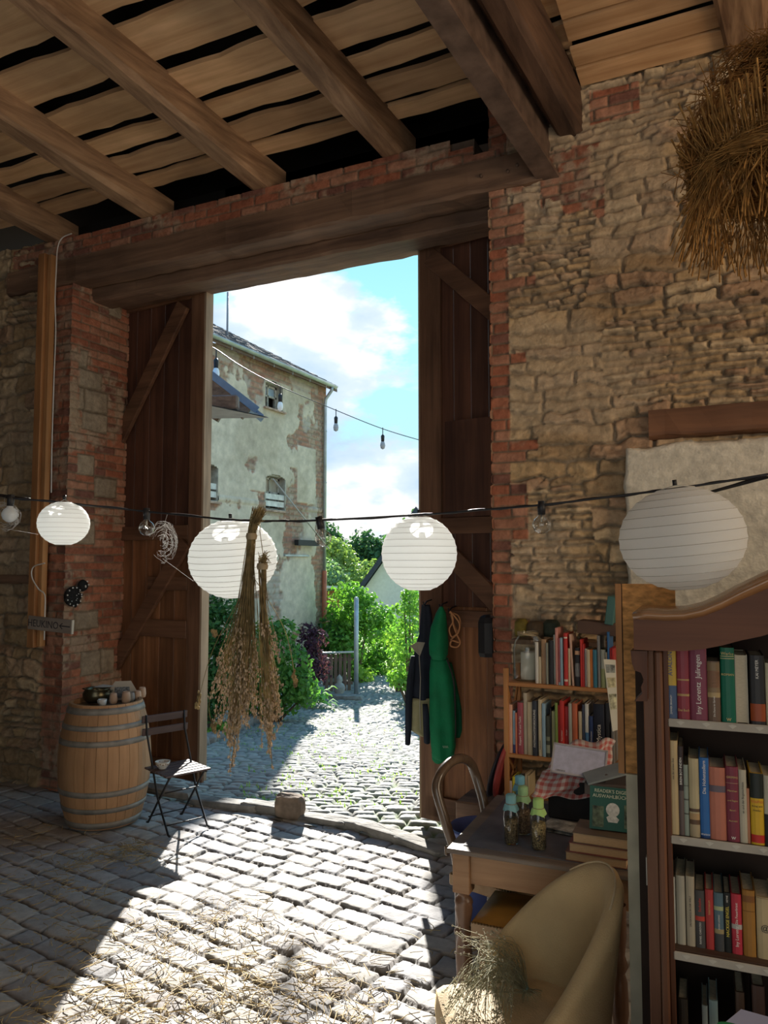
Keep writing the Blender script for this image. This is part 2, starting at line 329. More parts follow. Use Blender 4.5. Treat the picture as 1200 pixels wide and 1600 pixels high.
def G(x, y):   # the yard falls away from the gate
    t = np.maximum(-np.asarray(x)*.4352 + np.asarray(y)*.9003, 0)
    tt = [0, 6.7, 8, 10, 13, 17, 20.7, 24, 30, 60, 120]; zz = [0, 0, -.20, -.50, -.82, -1.08, -1.24, -1.32, -1.4, -1.5, -1.6]
    return np.interp(t, tt, zz)
def ground(x, y): return float(G(x, y))
def cobble(U, V, seed, hm, hM, lm, lM, gap=.018, depth=.03, warp=.03, cols=None, green=0):
    sid, d, lu, lv, ci = courses(U, V, hm, hM, lm, lM, seed, warp, .9, warp*1.2)
    n = fbm(U, V, 16, seed + 4, 4); nb = fbm(U, V, 1.3, seed + 5, 3); a = (sid*7.3 % 1 - .5)*.045; b = (sid*13.7 % 1 - .5)*.045
    body = sstep(d + (n - .5)*.014, .001, gap); sidz = (sid*29.1 % 1)
    h = body*depth*(.8 + .35*sidz) + (lu*a + lv*b)*.22*body*1.0 - (lu*lu + lv*lv)*.0035 + (n - .5)*.005 + (nb - .5)*.04
    c = pal(sid, cols or [(.37, .36, .35), (.42, .40, .38), (.33, .325, .33), (.40, .385, .36), (.45, .43, .40), (.35, .33, .32)])*(.82 + .36*n)[..., None]
    g = np.array((.085, .075, .06)); gm = sstep(fbm(U, V, 1.1, seed + 8), .50, .62)*green
    gr = lerp(g, np.array((.13, .20, .045)), gm[..., None]) if green else g
    c = lerp(gr, c, body[..., None]); return h, c
xs = np.arange(-7.6, 2.2, .0135); ys = np.arange(1.2, 5.50, .0135); X, Y = np.meshgrid(xs, ys, indexing='ij')
ang = R(-9); U = X*math.cos(ang) + Y*math.sin(ang); V = -X*math.sin(ang) + Y*math.cos(ang)
h, c = cobble(U, V, 3, .135, .175, .19, .33, gap=.012, depth=.020, warp=.045)
P = np.stack([X, Y, h - .028], -1); fl = tag(hgrid('floor', P, c, None, M_cob), kind='structure')
b = MB(); b.box((-2, -1.8, -.06), (14, 6.1, .1)); b.box((-2, 3.4, -.20), (14, 4.6, .2)); b.build('floor_base', M_ground, fl)
# yard outside
yy = [5.44]
while yy[-1] < 23: yy.append(yy[-1] + .018 + .0035*(yy[-1] - 5.4))
yy = np.array(yy); xs = np.concatenate([np.arange(-14.5, -9, .045), np.arange(-9, -1.0, .022), np.arange(-1.0, 3, .08)]); X, Y = np.meshgrid(xs, yy, indexing='ij')
ang = R(16); U = X*math.cos(ang) + Y*math.sin(ang); V = -X*math.sin(ang) + Y*math.cos(ang) + .12*np.sin(X*1.1)
h, c = cobble(U, V, 21, .12, .17, .15, .27, gap=.026, depth=.045, warp=.07, green=.8, cols=[(.29, .285, .25), (.33, .32, .28), (.26, .255, .235), (.31, .30, .26), (.35, .34, .30), (.27, .27, .24)])
P = np.stack([X, Y, h*.95 - .045 + G(X, Y)], -1); yd = tag(hgrid('yard_cobbles', P, c, None, M_cob), kind='structure')
def plane_strip(name, x0, x1, y0, y1, n, m, mt, dz=0.0):
    b = MB(); b.grid(lambda a, q: (lerp(x0, x1, a), lerp(y0, y1, q), ground(lerp(x0, x1, a), lerp(y0, y1, q)) + dz), n, m); return b.build(name, mt)
M_grass = mat('grass', (.17, .26, .05), .95, var=.35, vs=3, bump=1, bs=30)
tag(plane_strip('garden_ground', -60, 40, 21.5, 110, 24, 30, M_grass, -.03), kind='structure')
tag(plane_strip('yard_earth', -14.5, 25, 5.6, 23, 30, 30, M_ground, -.12), kind='structure')
# gate wall, left of the opening
xs = np.arange(-9.2, JL + .001, .013); zs = np.arange(-.1, 5.3, .013); X, Z = np.meshgrid(xs, zs, indexing='ij')
h, c = stone_field(X, Z, 5, hmin=.10, hmax=.21, lmin=.18, lmax=.45, depth=.055); hb, cb = brick_field(X, Z, 6)
k = sstep(X + (vnoise(X, Z, 3, 8) - .5)*.1, -6.16, -6.12); h = lerp(h, hb + .01, k); c = lerp(c*.86, cb, k[..., None])
P = np.stack([X, WY - h + .02, Z], -1); wl = tag(hgrid('wall_left', P, c, None, M_stone), kind='structure')
b = MB(); b.box((-7.58, 5.60, 2.6), (3.36, .58, 5.4)); b.build('wall_core', M_core, wl)
# brick reveal of the left jamb with patched-in stones and plaster
ys = np.arange(WY - .03, WO + .05, .0105); X, Z = np.meshgrid(ys, np.arange(-.1, 4.86, .0105), indexing='ij')
h, c = brick_field(X + .3, Z, 12, pl=.55); sid, d, lu, lv, _ = courses(X, Z, .17, .26, .25, .33, 33, .02)
patch = ((sid*5.1 % 1) > .74)*sstep(X, WY + .06, WY + .10)*sstep(WO - X, .02, .12); body = sstep(d, .004, .02); n = fbm(X, Z, 9, 4)
h = np.where(patch > .5, body*.024 + (n - .5)*.02, h); c = np.where((patch > .5)[..., None], lerp(MORTAR*.6, np.array((.30, .24, .17))*(.7 + .6*n)[..., None], body[..., None]), c)
pz = sstep(fbm(X, Z, 1.6, 15), .50, .60)*sstep(Z, 2.7, 3.0)*sstep(3.95 - Z, 0, .3); c = lerp(c, np.array((.36, .27, .18)), pz[..., None]*.8); h = h*(1 - pz*.6) + pz*.012
P = np.stack([JL + h - .015, X, Z], -1); hgrid('jamb_bricks', P, c, None, M_brick, wl)
# gate wall, right of the opening: toothed brick edge and rubble stone
xs = np.arange(JR, 3.4, .011); zs = np.arange(-.05, 5.56, .011); X, Z = np.meshgrid(xs, zs, indexing='ij')
h, c = stone_field(X, Z, 14, hmin=.075, hmax=.14, lmin=.18, lmax=.55, depth=.05); hb, cb = brick_field(X - JR, Z, 16, pl=.60)
row = np.floor(Z/.078).astype(int); jr = np.random.RandomState(3).rand(200); wdt = np.where(jr[row % 200] > .62, .255, .135) + (jr[(row + 31) % 200] > .93)*.2
k = (X - JR < wdt).astype(float); k2 = ((X > -1.3) & (X < -.86) & (Z > 4.45) & (Z < 5.0) & (fbm(X, Z, 2.5, 91) > .5)) | ((X > -.95) & (X < -.62) & (Z > 5.13) & (Z < 5.36)); k = np.maximum(k, k2)
h = np.where(k > .5, hb + .016, h); c = np.where((k > .5)[..., None], cb, c)
lime = sstep(fbm(X, Z, 1.1, 44), .46, .6)*sstep(-.95 - X, 0, .35)*sstep(Z, 1.0, 1.5)*(k < .5); c = lerp(c, np.array((.52, .42, .30)), (lime*.55)[..., None])
P = np.stack([X, WY - h + .02, Z], -1)
msk = (Z[:-1, :-1] < 5.50) | (X[:-1, :-1] > -1.25)
wr = tag(hgrid('wall_right', P, c, msk, M_stone), kind='structure')
b = MB(); b.box(((JR + 3.4)/2 + .01, 5.62, 2.72), (3.4 - JR - .04, .60, 5.5)); b.build('wall_core', M_core, wr)
ys = np.arange(WY - .03, WO + .02, .014); X, Z = np.meshgrid(ys, np.arange(-.1, 4.86, .014), indexing='ij'); h, c = brick_field(X, Z, 18); P = np.stack([JR - h + .02, X, Z], -1)
hgrid('jamb_bricks', P[::-1], c[::-1], None, M_brick, wr)
# barn shell behind the camera
b = MB(); b.box((-9.3, .3, 3), (.3, 11, 7)); tag(b.build('wall_side_left', M_core), kind='structure')
b = MB(); b.box((4.6, .3, 1.0), (.3, 11, 2.2)); b.box((4.6, .3, 5.6), (.3, 11, 2.4)); b.box((4.6, -2.3, 3), (.3, 6.0, 7)); b.box((4.6, 4.6, 3), (.3, 2.8, 7)); tag(b.build('wall_side_right', M_core), kind='structure')
b = MB(); b.box((-6, -5.2, 3), (7, .3, 7)); b.box((5.5, -5.2, 3), (2.5, .3, 7)); b.box((0, -5.2, 5.8), (12, .3, 1.9)); tag(b.build('wall_rear', M_core), kind='structure')
# ceiling: boards on joists
CS = .114
def cz(y, z0): return z0 + CS*(WY - y)
rg = random.Random(4); b = MB(); y = 5.16
def plank(b, x0, x1, y0, y1, z0, th, rag):
    n = max(8, int((x1 - x0)/.16)); s1 = rg.random()*99; s2 = rg.random()*99; tz = rg.uniform(-.008, .008)
    e = lambda x, s: rag*(math.sin(x*2.1 + s) + .7*math.sin(x*5.3 + s*2) + .5*math.sin(x*13 + s*3) + .5*(rg.random() - .5))
    vs = []
    for i in range(n + 1):
        x = lerp(x0, x1, i/n); a = y0 + abs(e(x, s1)); c2 = y1 - abs(e(x, s2))
        vs += [(x, a, cz(a, z0) + tz), (x, c2, cz(c2, z0) + tz), (x, a, cz(a, z0) + th), (x, c2, cz(c2, z0) + th)]
    fs = []
    for i in range(n): k = i*4; fs += [(k, k + 1, k + 5, k + 4), (k + 2, k + 6, k + 7, k + 3), (k, k + 4, k + 6, k + 2), (k + 1, k + 3, k + 7, k + 5)]
    fs += [(0, 2, 3, 1), (n*4, n*4 + 1, n*4 + 3, n*4 + 2)]; b.add(vs, fs)
while y > -5:
    wd = rg.uniform(.24, .40) if y < 4.6 else rg.uniform(.16, .24); gap = rg.choice([.035, .05, .07, .095, .05]); plank(b, -9.2, -1.0, y - wd, y, 5.48, .03, .016); y -= wd + gap
ce = tag(b.build('ceiling', M_plank), kind='structure')
b = MB(); y = 5.22
while y > -5:
    wd = rg.uniform(.26, .38) if y < 4.8 else .17; plank(b, -1.0, 4.6, y - wd, y, 5.40 if y > 4.9 else 5.44, .03, .004); y -= wd + rg.choice([.006, .012, .022])
b.build('raised_boards', M_plank, ce)
b = MB(); b.box((-2.4, .3, 6.35), (14.5, 11.6, .05), (-.1135, 0, 0)); b.build('dark_loft_cover', M_dark, ce)  # near-black sheet added above the boards: darkens the gaps, keeps sun out
b = MB(); b.box((-3.9, 5.85, 5.45), (5.6, .1, 1.3)); b.box((0, 5.85, 5.75), (9, .1, .9)); b.build('dark_gap_board', M_dark, ce)  # near-black boards added to paint the gap above the bricks dark
JD = Vector((.106, 1, -.114))
def joist(x, z0, w_, h_, mt, name='joist', y1=5.42, wob=.012, seed=0):
    r2 = random.Random(seed); b = MB(); n = 26; vs = []; ca = .03
    for i in range(n + 1):
        yv = lerp(y1, -5, i/n); k = yv - WY; cx = x + JD.x*k; zz = z0 + JD.z*k
        j = lambda: r2.uniform(-wob, wob)
        vs += [(cx - w_/2 + ca + j()*.4, yv, zz + j()*.3), (cx + w_/2 - ca + j(), yv, zz + j()*.3), (cx + w_/2 + j()*.5, yv, zz + ca + j()), (cx + w_/2 + j()*.4, yv, zz + h_), (cx - w_/2 + j()*.4, yv, zz + h_), (cx - w_/2 + j()*.5, yv, zz + ca + j())]
    fs = [(i*6 + k, i*6 + (k + 1) % 6, (i + 1)*6 + (k + 1) % 6, (i + 1)*6 + k) for i in range(n) for k in range(6)] + [tuple(range(6))[::-1], tuple(n*6 + k for k in range(6))]
    b.add(vs, fs); return b.build(name, mt, ce)
for i, x in enumerate((-2.46, -3.68, -4.92, -6.14, -7.36, -8.58)): joist(x, 5.255, .20, .235, M_joist, seed=i)
joist(.06, 5.33, .28, .10, M_joist, seed=20); joist(1.3, 5.24, .22, .19, M_joist, seed=21); joist(2.5, 5.24, .22, .19, M_joist, seed=22); joist(3.7, 5.24, .22, .19, M_joist, seed=23)
M_steel = mat('rusty_steel', (.15, .10, .075), .75, metal=.2, var=.25, vs=8, bump=.3)
gb = MB()
for (w_, z0, z1, o_) in ((.15, 4.80, 4.825, 0), (.018, 4.82, 5.22, 0), (.15, 5.2, 5.225, 0)):
    a = Vector((-1.23, 5.35, 0)); e = a + JD*-10.3; zc = (z0 + z1)/2
    gb.bar((a.x, a.y, zc + JD.z*.10), (e.x, e.y, zc - JD.z*10.2), w_, z1 - z0)
tag(gb.build('steel_girder', M_steel, ce), label='brown riveted steel girder')
joist(-1.09, 5.08, .17, .36, wood('dark_beam', (.05, .028, .02), (.17, .10, .065), 1, 1, bump=.6), seed=40, name='timber_beam')
# lintels over the gate and the brick course on top
def rough_beam(x0, x1, y0, y1, z0, z1, mt, name, parent, seed=0, wob=.008):
    r2 = random.Random(seed); n = 40; vs = []
    for i in range(n + 1):
        x = lerp(x0, x1, i/n); j = lambda: r2.uniform(-wob, wob)
        vs += [(x, y0 + j(), z0 + .02 + j()), (x, y0 + .025 + j(), z0 + j()), (x, y1, z0 + j()), (x, y1, z1), (x, y0 + j(), z1)]
    fs = [(i*5 + k, i*5 + (k + 1) % 5, (i + 1)*5 + (k + 1) % 5, (i + 1)*5 + k) for i in range(n) for k in range(5)] + [tuple(range(5)), tuple(n*5 + k for k in range(5))[::-1]]
    b = MB(); b.add(vs, fs); return b.build(name, mt, parent)
t1 = tag(rough_beam(-6.75, -1.28, 5.19, 5.43, 4.80, 5.03, M_beamx, 'trim_1', None, 1), kind='structure')
b = MB()
for k, (px, z) in enumerate(((-1.45, 4.93), (-1.52, 4.9), (-1.72, 4.91))): b.tube([(px, 5.195, z), (px, 5.17, z)], .012, 8)
b.build('bolt', M_steel, t1)
t2 = tag(rough_beam(-5.95, -1.6, 5.46, 5.72, 4.69, 4.95, M_beamx, 'trim_2', None, 2, .006), kind='structure')
t3 = tag(rough_beam(-5.95, -1.6, 5.74, 5.93, 4.74, 5.0, M_beamx, 'trim_3', None, 3, .006), kind='structure')
xs = np.arange(-6.7, -1.28, .012); zs = np.arange(4.98, 5.262, .012); X, Z = np.meshgrid(xs, zs, indexing='ij'); h, c = brick_field(X, Z + .02, 30, pl=.5)
P = np.stack([X, WY - h - .02, Z], -1); xc = X[:-1, :-1]; zc = Z[:-1, :-1]; msk = (zc < 5.255) & ((xc < -1.98) | ((xc < -1.80) & (zc < 5.17)) | ((xc < -1.6) & (zc < 5.09)))
bk = tag(hgrid('wall_over_gate', P, c, msk, M_brick), kind='structure')
b = MB(); b.box((-4.2, 5.4, 5.14), (4.8, .26, .23)); b.box((-3.9, 5.8, 5.2), (4.6, .2, .5)); b.build('wall_core', M_core, bk)
# timber insets in the stone walls
t4 = tag(rough_beam(-.60, 3.4, 5.17, 5.4, 2.90, 3.085, wood('inset_wood', (.09, .04, .02), (.25, .115, .055), 0, .8, bump=.6), 'trim_4', None, 4, .006), kind='structure')
t5 = tag(rough_beam(-9.2, -6.25, 5.16, 5.4, 1.90, 1.985, M_beamx, 'trim_5', None, 5, .006), kind='structure')
# pale rendered patch on the right wall
xs = np.arange(-.80, 3.4, .02); zs = np.arange(.0, 2.94, .02); X, Z = np.meshgrid(xs, zs, indexing='ij'); n = fbm(X, Z, 6, 70, 5); n2 = fbm(X*.6, Z*2, 3, 71)
top = 2.86 + .03*np.minimum(1, (X + .8)/.8) + (fbm(X, Z*0, 5, 72) - .5)*.05; e = sstep(np.minimum(top - Z, X + .775 + (fbm(X*0, Z, 5, 73) - .5)*.03), 0, .03)
c = np.array((.62, .585, .49))*(.86 + .25*n)[..., None]*(.92 + .14*n2)[..., None]; P = np.stack([X, WY + .03 - e*.14 - (n - .5)*.02, Z], -1)
rp = tag(hgrid('wall_render_patch', P, c, (e > .02)[:-1, :-1], M_stone), kind='structure')
# vertical stud beside the left jamb, with its cable
M_stud = wood('orange_stud', (.24, .10, .035), (.50, .25, .10), 2, .8, bump=.3)
st = MB(); st.box((-6.14, 5.13, 3.2), (.085, .09, 3.78), bev=.004); s6 = tag(st.build('trim_6', M_stud), kind='structure')
st = MB(); st.box((-6.07, 5.15, 3.2), (.05, .06, 3.76), bev=.003); st.build('batten', wood('orange_batten', (.30, .14, .05), (.58, .31, .13), 2, .8, bump=.3), s6)
M_cabw = mat('white_cable', (.62, .60, .56), .5, var=0)
def smooth_path(pts, n=8):
    pts = [Vector(p) for p in pts]; out = []
    for i in range(len(pts) - 1):
        p0 = pts[max(i - 1, 0)]; p1 = pts[i]; p2 = pts[i + 1]; p3 = pts[min(i + 2, len(pts) - 1)]
        for k in range(n):
            t = k/n; out.append(.5*((2*p1) + (p2 - p0)*t + (2*p0 - 5*p1 + 4*p2 - p3)*t*t + (3*p1 - p0 - 3*p2 + p3)*t**3))
    return out + [pts[-1]]
cb = MB(); cb.tube(smooth_path([aY(x, y, 5.07) for x, y in ((112, 365), (97, 372), (90, 388), (88, 420), (86, 470), (87, 520), (84, 600), (81, 700), (80, 770))]), .006, 6)
tag(cb.build('cable', M_cabw), 'white cable stapled down the orange post from the joist', 'cable')
cb = MB(); cb.tube(smooth_path([aY(x, y, 5.05) for x, y in ((70, 880), (52, 886), (50, 902), (60, 920), (70, 930), (70, 960), (69, 1000))]), .006, 6)
tag(cb.build('cable', M_cabw), 'loose white cable bowing out from the post above the wooden arrow sign', 'cable')
# gate leaves
def leaf(name, A, B, zt, lab, upper, lower):
    A = Vector((A[0], A[1], 0)); B = Vector((B[0], B[1], 0)); t = (B - A).normalized(); w_ = (B - A).length; n = Vector((t.y, -t.x, 0))
    rz = math.atan2(t.y, t.x); root = thing(name, None, None, A, rz); root['kind'] = 'structure'
    L = lambda px, py: (lambda p: ((p - A).dot(t), p.z))(aP(px, py, A - n*0, n))
    return root, w_, L, rz
d1, w1, L1, r1 = leaf('door_1', (-5.93, 5.95), (-4.75, 5.87), 4.9, '', 0, 0)
def boards(root, w_, z0, z1, n, mt, seed):
    r2 = random.Random(seed); b = MB(); x = 0
    for i in range(n):
        ww = w_/n; b.box((x + ww/2, .035, (z0 + z1)/2), (ww - .006, .028, z1 - z0), bev=.003); x += ww
    return b.build('board_panel', mt, root)
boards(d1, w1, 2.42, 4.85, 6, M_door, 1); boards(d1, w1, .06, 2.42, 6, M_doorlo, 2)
def bars(root, name, items, mt, d=.035, y=0.0):
    for a, e, ww in items:
        b = MB(); b.bar((a[0], y, a[1]), (e[0], y, e[1]), d, ww, bev=.004) if abs(a[1] - e[1]) < .01 else None
        if b.v == []:
            t = Vector((e[0] - a[0], 0, e[1] - a[1])); up = Vector((0, 1, 0)); b.bar((a[0], y, a[1]), (e[0], y, e[1]), ww, d, up=up, bev=.004)
        b.build(name, mt, root)
bars(d1, 'stile', [((w1 - .11, .05), (w1 - .11, 4.86), .17)], M_stile)
b = MB(); b.box((w1 - .012, .03, 2.45), (.024, .10, 4.8)); b.build('edge_strip', mat('weathered_edge', (.34, .25, .17), .8, var=.3, vs=12, stretch=(1, 1, .1)), d1)
bars(d1, 'rail', [((.0, 4.78), (w1 - .2, 4.78), .13), ((0, 2.40), (w1 - .2, 2.40), .14), ((.45, 1.90), (w1 - .2, 1.90), .13), ((.25, 1.46), (w1 - .2, 1.46), .17), ((0, .13), (w1 + .03, .13), .16)], M_railx)
bars(d1, 'brace', [((-.05, 3.30), (w1 - .30, 4.66), .16), ((-.05, .98), (w1 - .22, 2.30), .15)], M_railx, d=.045, y=-.02)
d2, w2, L2, r2_ = leaf('door_2', (-2.50, 5.86), (-1.72, 5.74), 4.9, '', 0, 0)
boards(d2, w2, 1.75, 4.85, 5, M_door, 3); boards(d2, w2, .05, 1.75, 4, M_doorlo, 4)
bars(d2, 'stile', [((.11, .05), (.11, 4.86), .20)], M_stile)
b = MB(); b.box((.006, .03, 2.45), (.02, .09, 4.8)); b.build('edge_strip', MATS['weathered_edge'], d2)
bars(d2, 'rail', [((.2, 4.78), (w2, 4.78), .12), ((.2, 2.40), (w2, 2.40), .13), ((.2, 1.66), (w2, 1.66), .13), ((.05, .16), (w2, .16), .16)], M_railx)
bars(d2, 'brace', [((.12, 4.66), (w2 + .02, 3.98), .15), ((.22, 2.24), (w2 + .02, 1.70), .15)], M_railx, d=.045, y=-.02)
b = MB(); b.box((.50, -.01, 2.86), (.5, .012, .78)); b.build('patch_board', M_door, d2)
# threshold kerb stones
M_kerb = mat('kerb_stone', (.25, .235, .21), .85, var=.2, vs=9, bump=.8, bs=18)
def rock(b, c, d, rz, seed, rgh=.12):
    r2 = random.Random(seed); n = 7
    def f(k, j, i):
        p = Vector((k, j, i)); q = Vector((math.copysign(abs(k)**.35, k), math.copysign(abs(j)**.35, j), math.copysign(abs(i)**.4, i))); return q
    vs = []; N2 = 12; M2 = 8; M_ = Matrix.Rotation(rz, 3, 'Z')
    ph = [r2.uniform(0, 6) for _ in range(6)]
    for j in range(M2 + 1):
        a = PI*j/M2
        for k in range(N2):
            q = f(math.sin(a)*math.cos(2*PI*k/N2), math.sin(a)*math.sin(2*PI*k/N2), -math.cos(a)); s = 1 + rgh*math.sin(3*q.x + ph[0] + 2*q.z) + rgh*.7*math.sin(5*q.y + ph[1]) + r2.uniform(-.03, .03)
            vs.append(Vector(c) + M_ @ Vector((q.x*d[0]/2*s, q.y*d[1]/2*s, q.z*d[2]/2*(1 + r2.uniform(-.05, .05)))))
    b.add(vs, [(i*N2 + k, i*N2 + (k + 1) % N2, (i + 1)*N2 + (k + 1) % N2, (i + 1)*N2 + k) for i in range(M2) for k in range(N2)], False); return b
th = None
for i, (px, py, L_, h_, rz) in enumerate(((262, 1238, .62, .09, .05), (352, 1258, .75, .10, .0), (428, 1268, .60, .13, .1), (505, 1282, .48, .07, -.05), (545, 1288, .52, .10, -.12), (603, 1304, .62, .10, -.22), (658, 1322, .5, .07, -.3))):
    p = aZ(px, py, .0); b = MB(); rock(b, (0, 0, 0), (L_, .15, h_*.75), 0, i + 3, .06)
    if th is None: th = b.build('trim_7', M_kerb, None, (p.x, p.y, .01), (0, .02, rz)); tag(th, kind='structure')
    else:
        o = b.build('kerb_stone', M_kerb, None, (p.x, p.y, .01), (0, random.Random(i).uniform(-.06, .06), rz)); o.parent = th; bpy.context.view_layer.update(); o.matrix_parent_inverse = th.matrix_world.inverted()
p = aZ(452, 1276, 0); b = MB(); rock(b, (0, 0, .07), (.24, .12, .20), .2, 77, .1); tag(b.build('loose_stone', mat('brown_stone', (.22, .165, .12), .9, var=.25, vs=12, bump=.8, bs=20), None, (p.x, p.y, .02), (.1, .12, 0)), 'brown loose stone standing upright on the broken gate threshold', 'stone')
# ---------------------------------------------------------------- the old brick building across the yard
FX = -12.1; CY = 20.8
M_fac = vcol('weathered_facade', rough=.9, bump=.5, bs=14, ns=5, amp=.16)
bl = thing('brick_building', 'tall weathered plaster and brick building with a grey gutter across the yard', 'building', (FX, CY, ground(FX, CY)))
Z0 = ground(FX, CY); GZ = 7.62 - Z0
F = lambda px, py: (lambda p: (p.y - CY, p.z - Z0))(aX(px, py, FX))
wins = []
for (a, b_, c_, d_) in ((413, 597, 440, 643), (414, 742, 444, 798), (300, 722, 338, 783), (300, 905, 338, 980)):
    y0, z1 = F(a, b_); y1, z0 = F(c_, d_); zt = F((a + c_)/2, b_)[1]; wins.append((min(y0, y1), max(y0, y1), F(c_, d_)[1], zt))
ys = np.arange(-13.0, .001, .032); zs = np.arange(0, GZ, .032); X, Z = np.meshgrid(ys, zs, indexing='ij')
hb, cb_ = brick_field(X, Z, 41, bl=.25, bh=.08, pl=.40); cb_ = lerp(cb_, np.array((.50, .38, .29)), .22)
n = fbm(X, Z, 1.0, 51, 5); n2 = fbm(X, Z, 5, 52, 4)
band = np.abs(Z - 5.05 + .0*X); expo = sstep(n + .035 + .18*(band < .32) + .25*sstep(X, -.75, -.5) + .10*(np.abs(X + 2.0) < .9)*(Z > 4.9)*(Z < 6.2), .60, .63)
expo = np.maximum(expo, (X > -.42)*1.0); expo = np.maximum(expo, sstep(Z, GZ - .42, GZ - .36)); expo = expo*np.where((X > -1.7) & (X < -.62) & (Z > 5.2) & (Z < 6.9), .0, 1)
pc = np.array((.60, .505, .39))*(.80 + .38*n2)[..., None]; pc = lerp(pc, np.array((.46, .38, .28))*(.8 + .4*n2)[..., None], sstep(fbm(X, Z, .6, 57), .45, .6)[..., None]*.7)
pale = sstep(fbm(X, Z, 1.7, 58), .55, .62); cb_ = lerp(cb_, np.array((.50, .46, .39)), (pale*.6*(X < -.5))[..., None])
H = lerp(.03 + n2*.012, hb*.9, expo) + .03*((band < .06)); C_ = lerp(pc, cb_, expo[..., None])
msk = np.ones((len(ys) - 1, len(zs) - 1), bool); yc = X[:-1, :-1] + .016; zc = Z[:-1, :-1] + .016
for (a, e, z0, z1) in wins:
    arch = z1 - ((yc - (a + e)/2)/((e - a)/2))**2*.10; msk &= ~((yc > a) & (yc < e) & (zc > z0) & (zc < arch))
P = np.stack([H*0 + H, X, Z], -1); hgrid('facade', P, C_, msk, M_fac, bl)
ys2 = np.arange(-8, .03, .05); X, Z = np.meshgrid(ys2, np.arange(0, GZ + 2.4, .05), indexing='ij'); hb, cb2 = brick_field(X, Z, 43)
lim = np.where(X < -3.9, GZ + (X + 8)*.55, GZ + (0 - X)*.55); P = np.stack([X, hb*.8 + .005, Z], -1); hgrid('gable', P[::-1], cb2[::-1], (Z <= lim)[:-1, :-1][::-1], M_fac, bl)
b = MB(); b.box((-4.3, -6.5, GZ/2), (7.2, 12.7, GZ - .2)); b.build('inner_walls', M_dark, bl)
b = MB(); b.box((-.44, -6.5, GZ/2), (.02, 12.7, GZ - .2)); b.build('window_backing', mat('dim_room', (.06, .055, .05), .9, var=0), bl)
M_wfr = mat('weathered_frame', (.42, .38, .31), .8, var=.25, vs=10); M_pane = mat('dull_pane', (.30, .38, .45), .12, spec=.8, var=.2, vs=3)
M_wboard = mat('white_board', (.66, .64, .58), .8, var=.15); M_shut = wood('pale_shutter', (.38, .31, .23), (.56, .47, .36), 2, 1, bump=.3)
for i, (a, e, z0, z1) in enumerate(wins):
    w_ = e - a; m_ = (a + e)/2; b = MB()
    b.box((-.14, a - .02, (z0 + z1)/2), (.34, .05, z1 - z0)); b.box((-.14, e + .02, (z0 + z1)/2), (.34, .05, z1 - z0)); b.box((-.14, m_, z0 - .02), (.34, w_, .05)); b.box((-.16, m_, z1 - .02), (.28, w_ + .06, .05))
    fr = b.build('window_reveal', M_fac if False else mat('reveal_plaster', (.42, .38, .31), .9, var=.2), bl)
    fb = MB()
    for yv in (a + .04, e - .04, m_): fb.box((-.20, yv, (z0 + z1)/2), (.05, .07 if yv != m_ else .05, z1 - z0))
    fb.box((-.20, m_, z0 + .03), (.05, w_, .06)); fb.box((-.20, m_, z1 - .10), (.05, w_, .06)); fb.box((-.20, m_, lerp(z0, z1, .5)), (.05, w_, .05))
    wf = fb.build('window', M_wfr, bl)
    if i == 0:
        p = MB(); p.box((-.23, m_ - .0, lerp(z0, z1, .72)), (.012, w_ - .08, (z1 - z0)*.42)); p.build('pane', M_pane, wf)
    else:
        p = MB(); p.box((-.24, m_, (z0 + z1)/2 + .12), (.03, w_ - .1, (z1 - z0) - .3)); p.build('shutter', M_shut, wf)
        for q in (.16, .36):
            p = MB(); p.box((-.02, m_, z0 + q), (.03, w_ + .06, .15)); p.build('cross_board', M_wboard, wf)
    p = MB(); p.box((.06, m_, z0 - .05), (.12, w_ + .16, .05)); p.build('sill', mat('brick_sill', (.40, .27, .20), .9, var=.3), bl)
# roof, gutter, downpipe
rb = MB(); r2 = random.Random(5); SL = math.tan(R(28.5))
for j in range(16):
    for i in range(62):
        yv = -12.8 + i*.21; xv = .34 - j*.34; b_z = GZ + .06 + (-xv + .3)*SL
        vs = [(xv, yv - .105, b_z + .0), (xv, yv - .035, b_z + .045), (xv, yv + .045, b_z + .045), (xv, yv + .105, b_z + .0)]
        vs += [(p[0] - .42, p[1], p[2] + .42*SL - .03) for p in vs]; vs = [(p[0], p[1], p[2] + r2.uniform(-.008, .008)) for p in vs]
        vs += [(xv, yv - .105, b_z - .03), (xv, yv + .105, b_z - .03)]
        rb.add(vs, [(0, 1, 5, 4), (1, 2, 6, 5), (2, 3, 7, 6), (8, 9, 3, 0), (0, 3, 2, 1)], True)
rb.build('roof_tiles', mat('roof_tile', (.13, .10, .09), .85, var=.4, vs=2.5), bl)
rb = MB(); 
for s in (0, 1):
    pass
rb.prism([(.30, GZ - .02), (-4.0, GZ + 4.3*SL - .03), (-4.0, GZ + 4.3*SL - .12), (.30, GZ - .12)], -13, .20); rb.build('roof_deck', mat('roof_deck', (.16, .11, .08), .9), bl)
g = MB(); n = 10; pts = []
for yv in (-13, .02): pts += [(.36 + .075*math.cos(PI + PI*k/n), yv, GZ + .03 + .085*math.sin(PI + PI*k/n)) for k in range(n + 1)]
g.add(pts, [(k, k + 1, n + 2 + k, n + 1 + k) for k in range(n)], True); g.add([pts[k] for k in range(n + 1)], [tuple(range(n + 1))]); g.add([pts[n + 1 + k] for k in range(n + 1)], [tuple(range(n + 1))])
M_zinc = mat('zinc', (.42, .45, .46), .45, metal=.5, var=.15, vs=3)
gt = thicken(g.build('gutter', M_zinc, bl), .01)
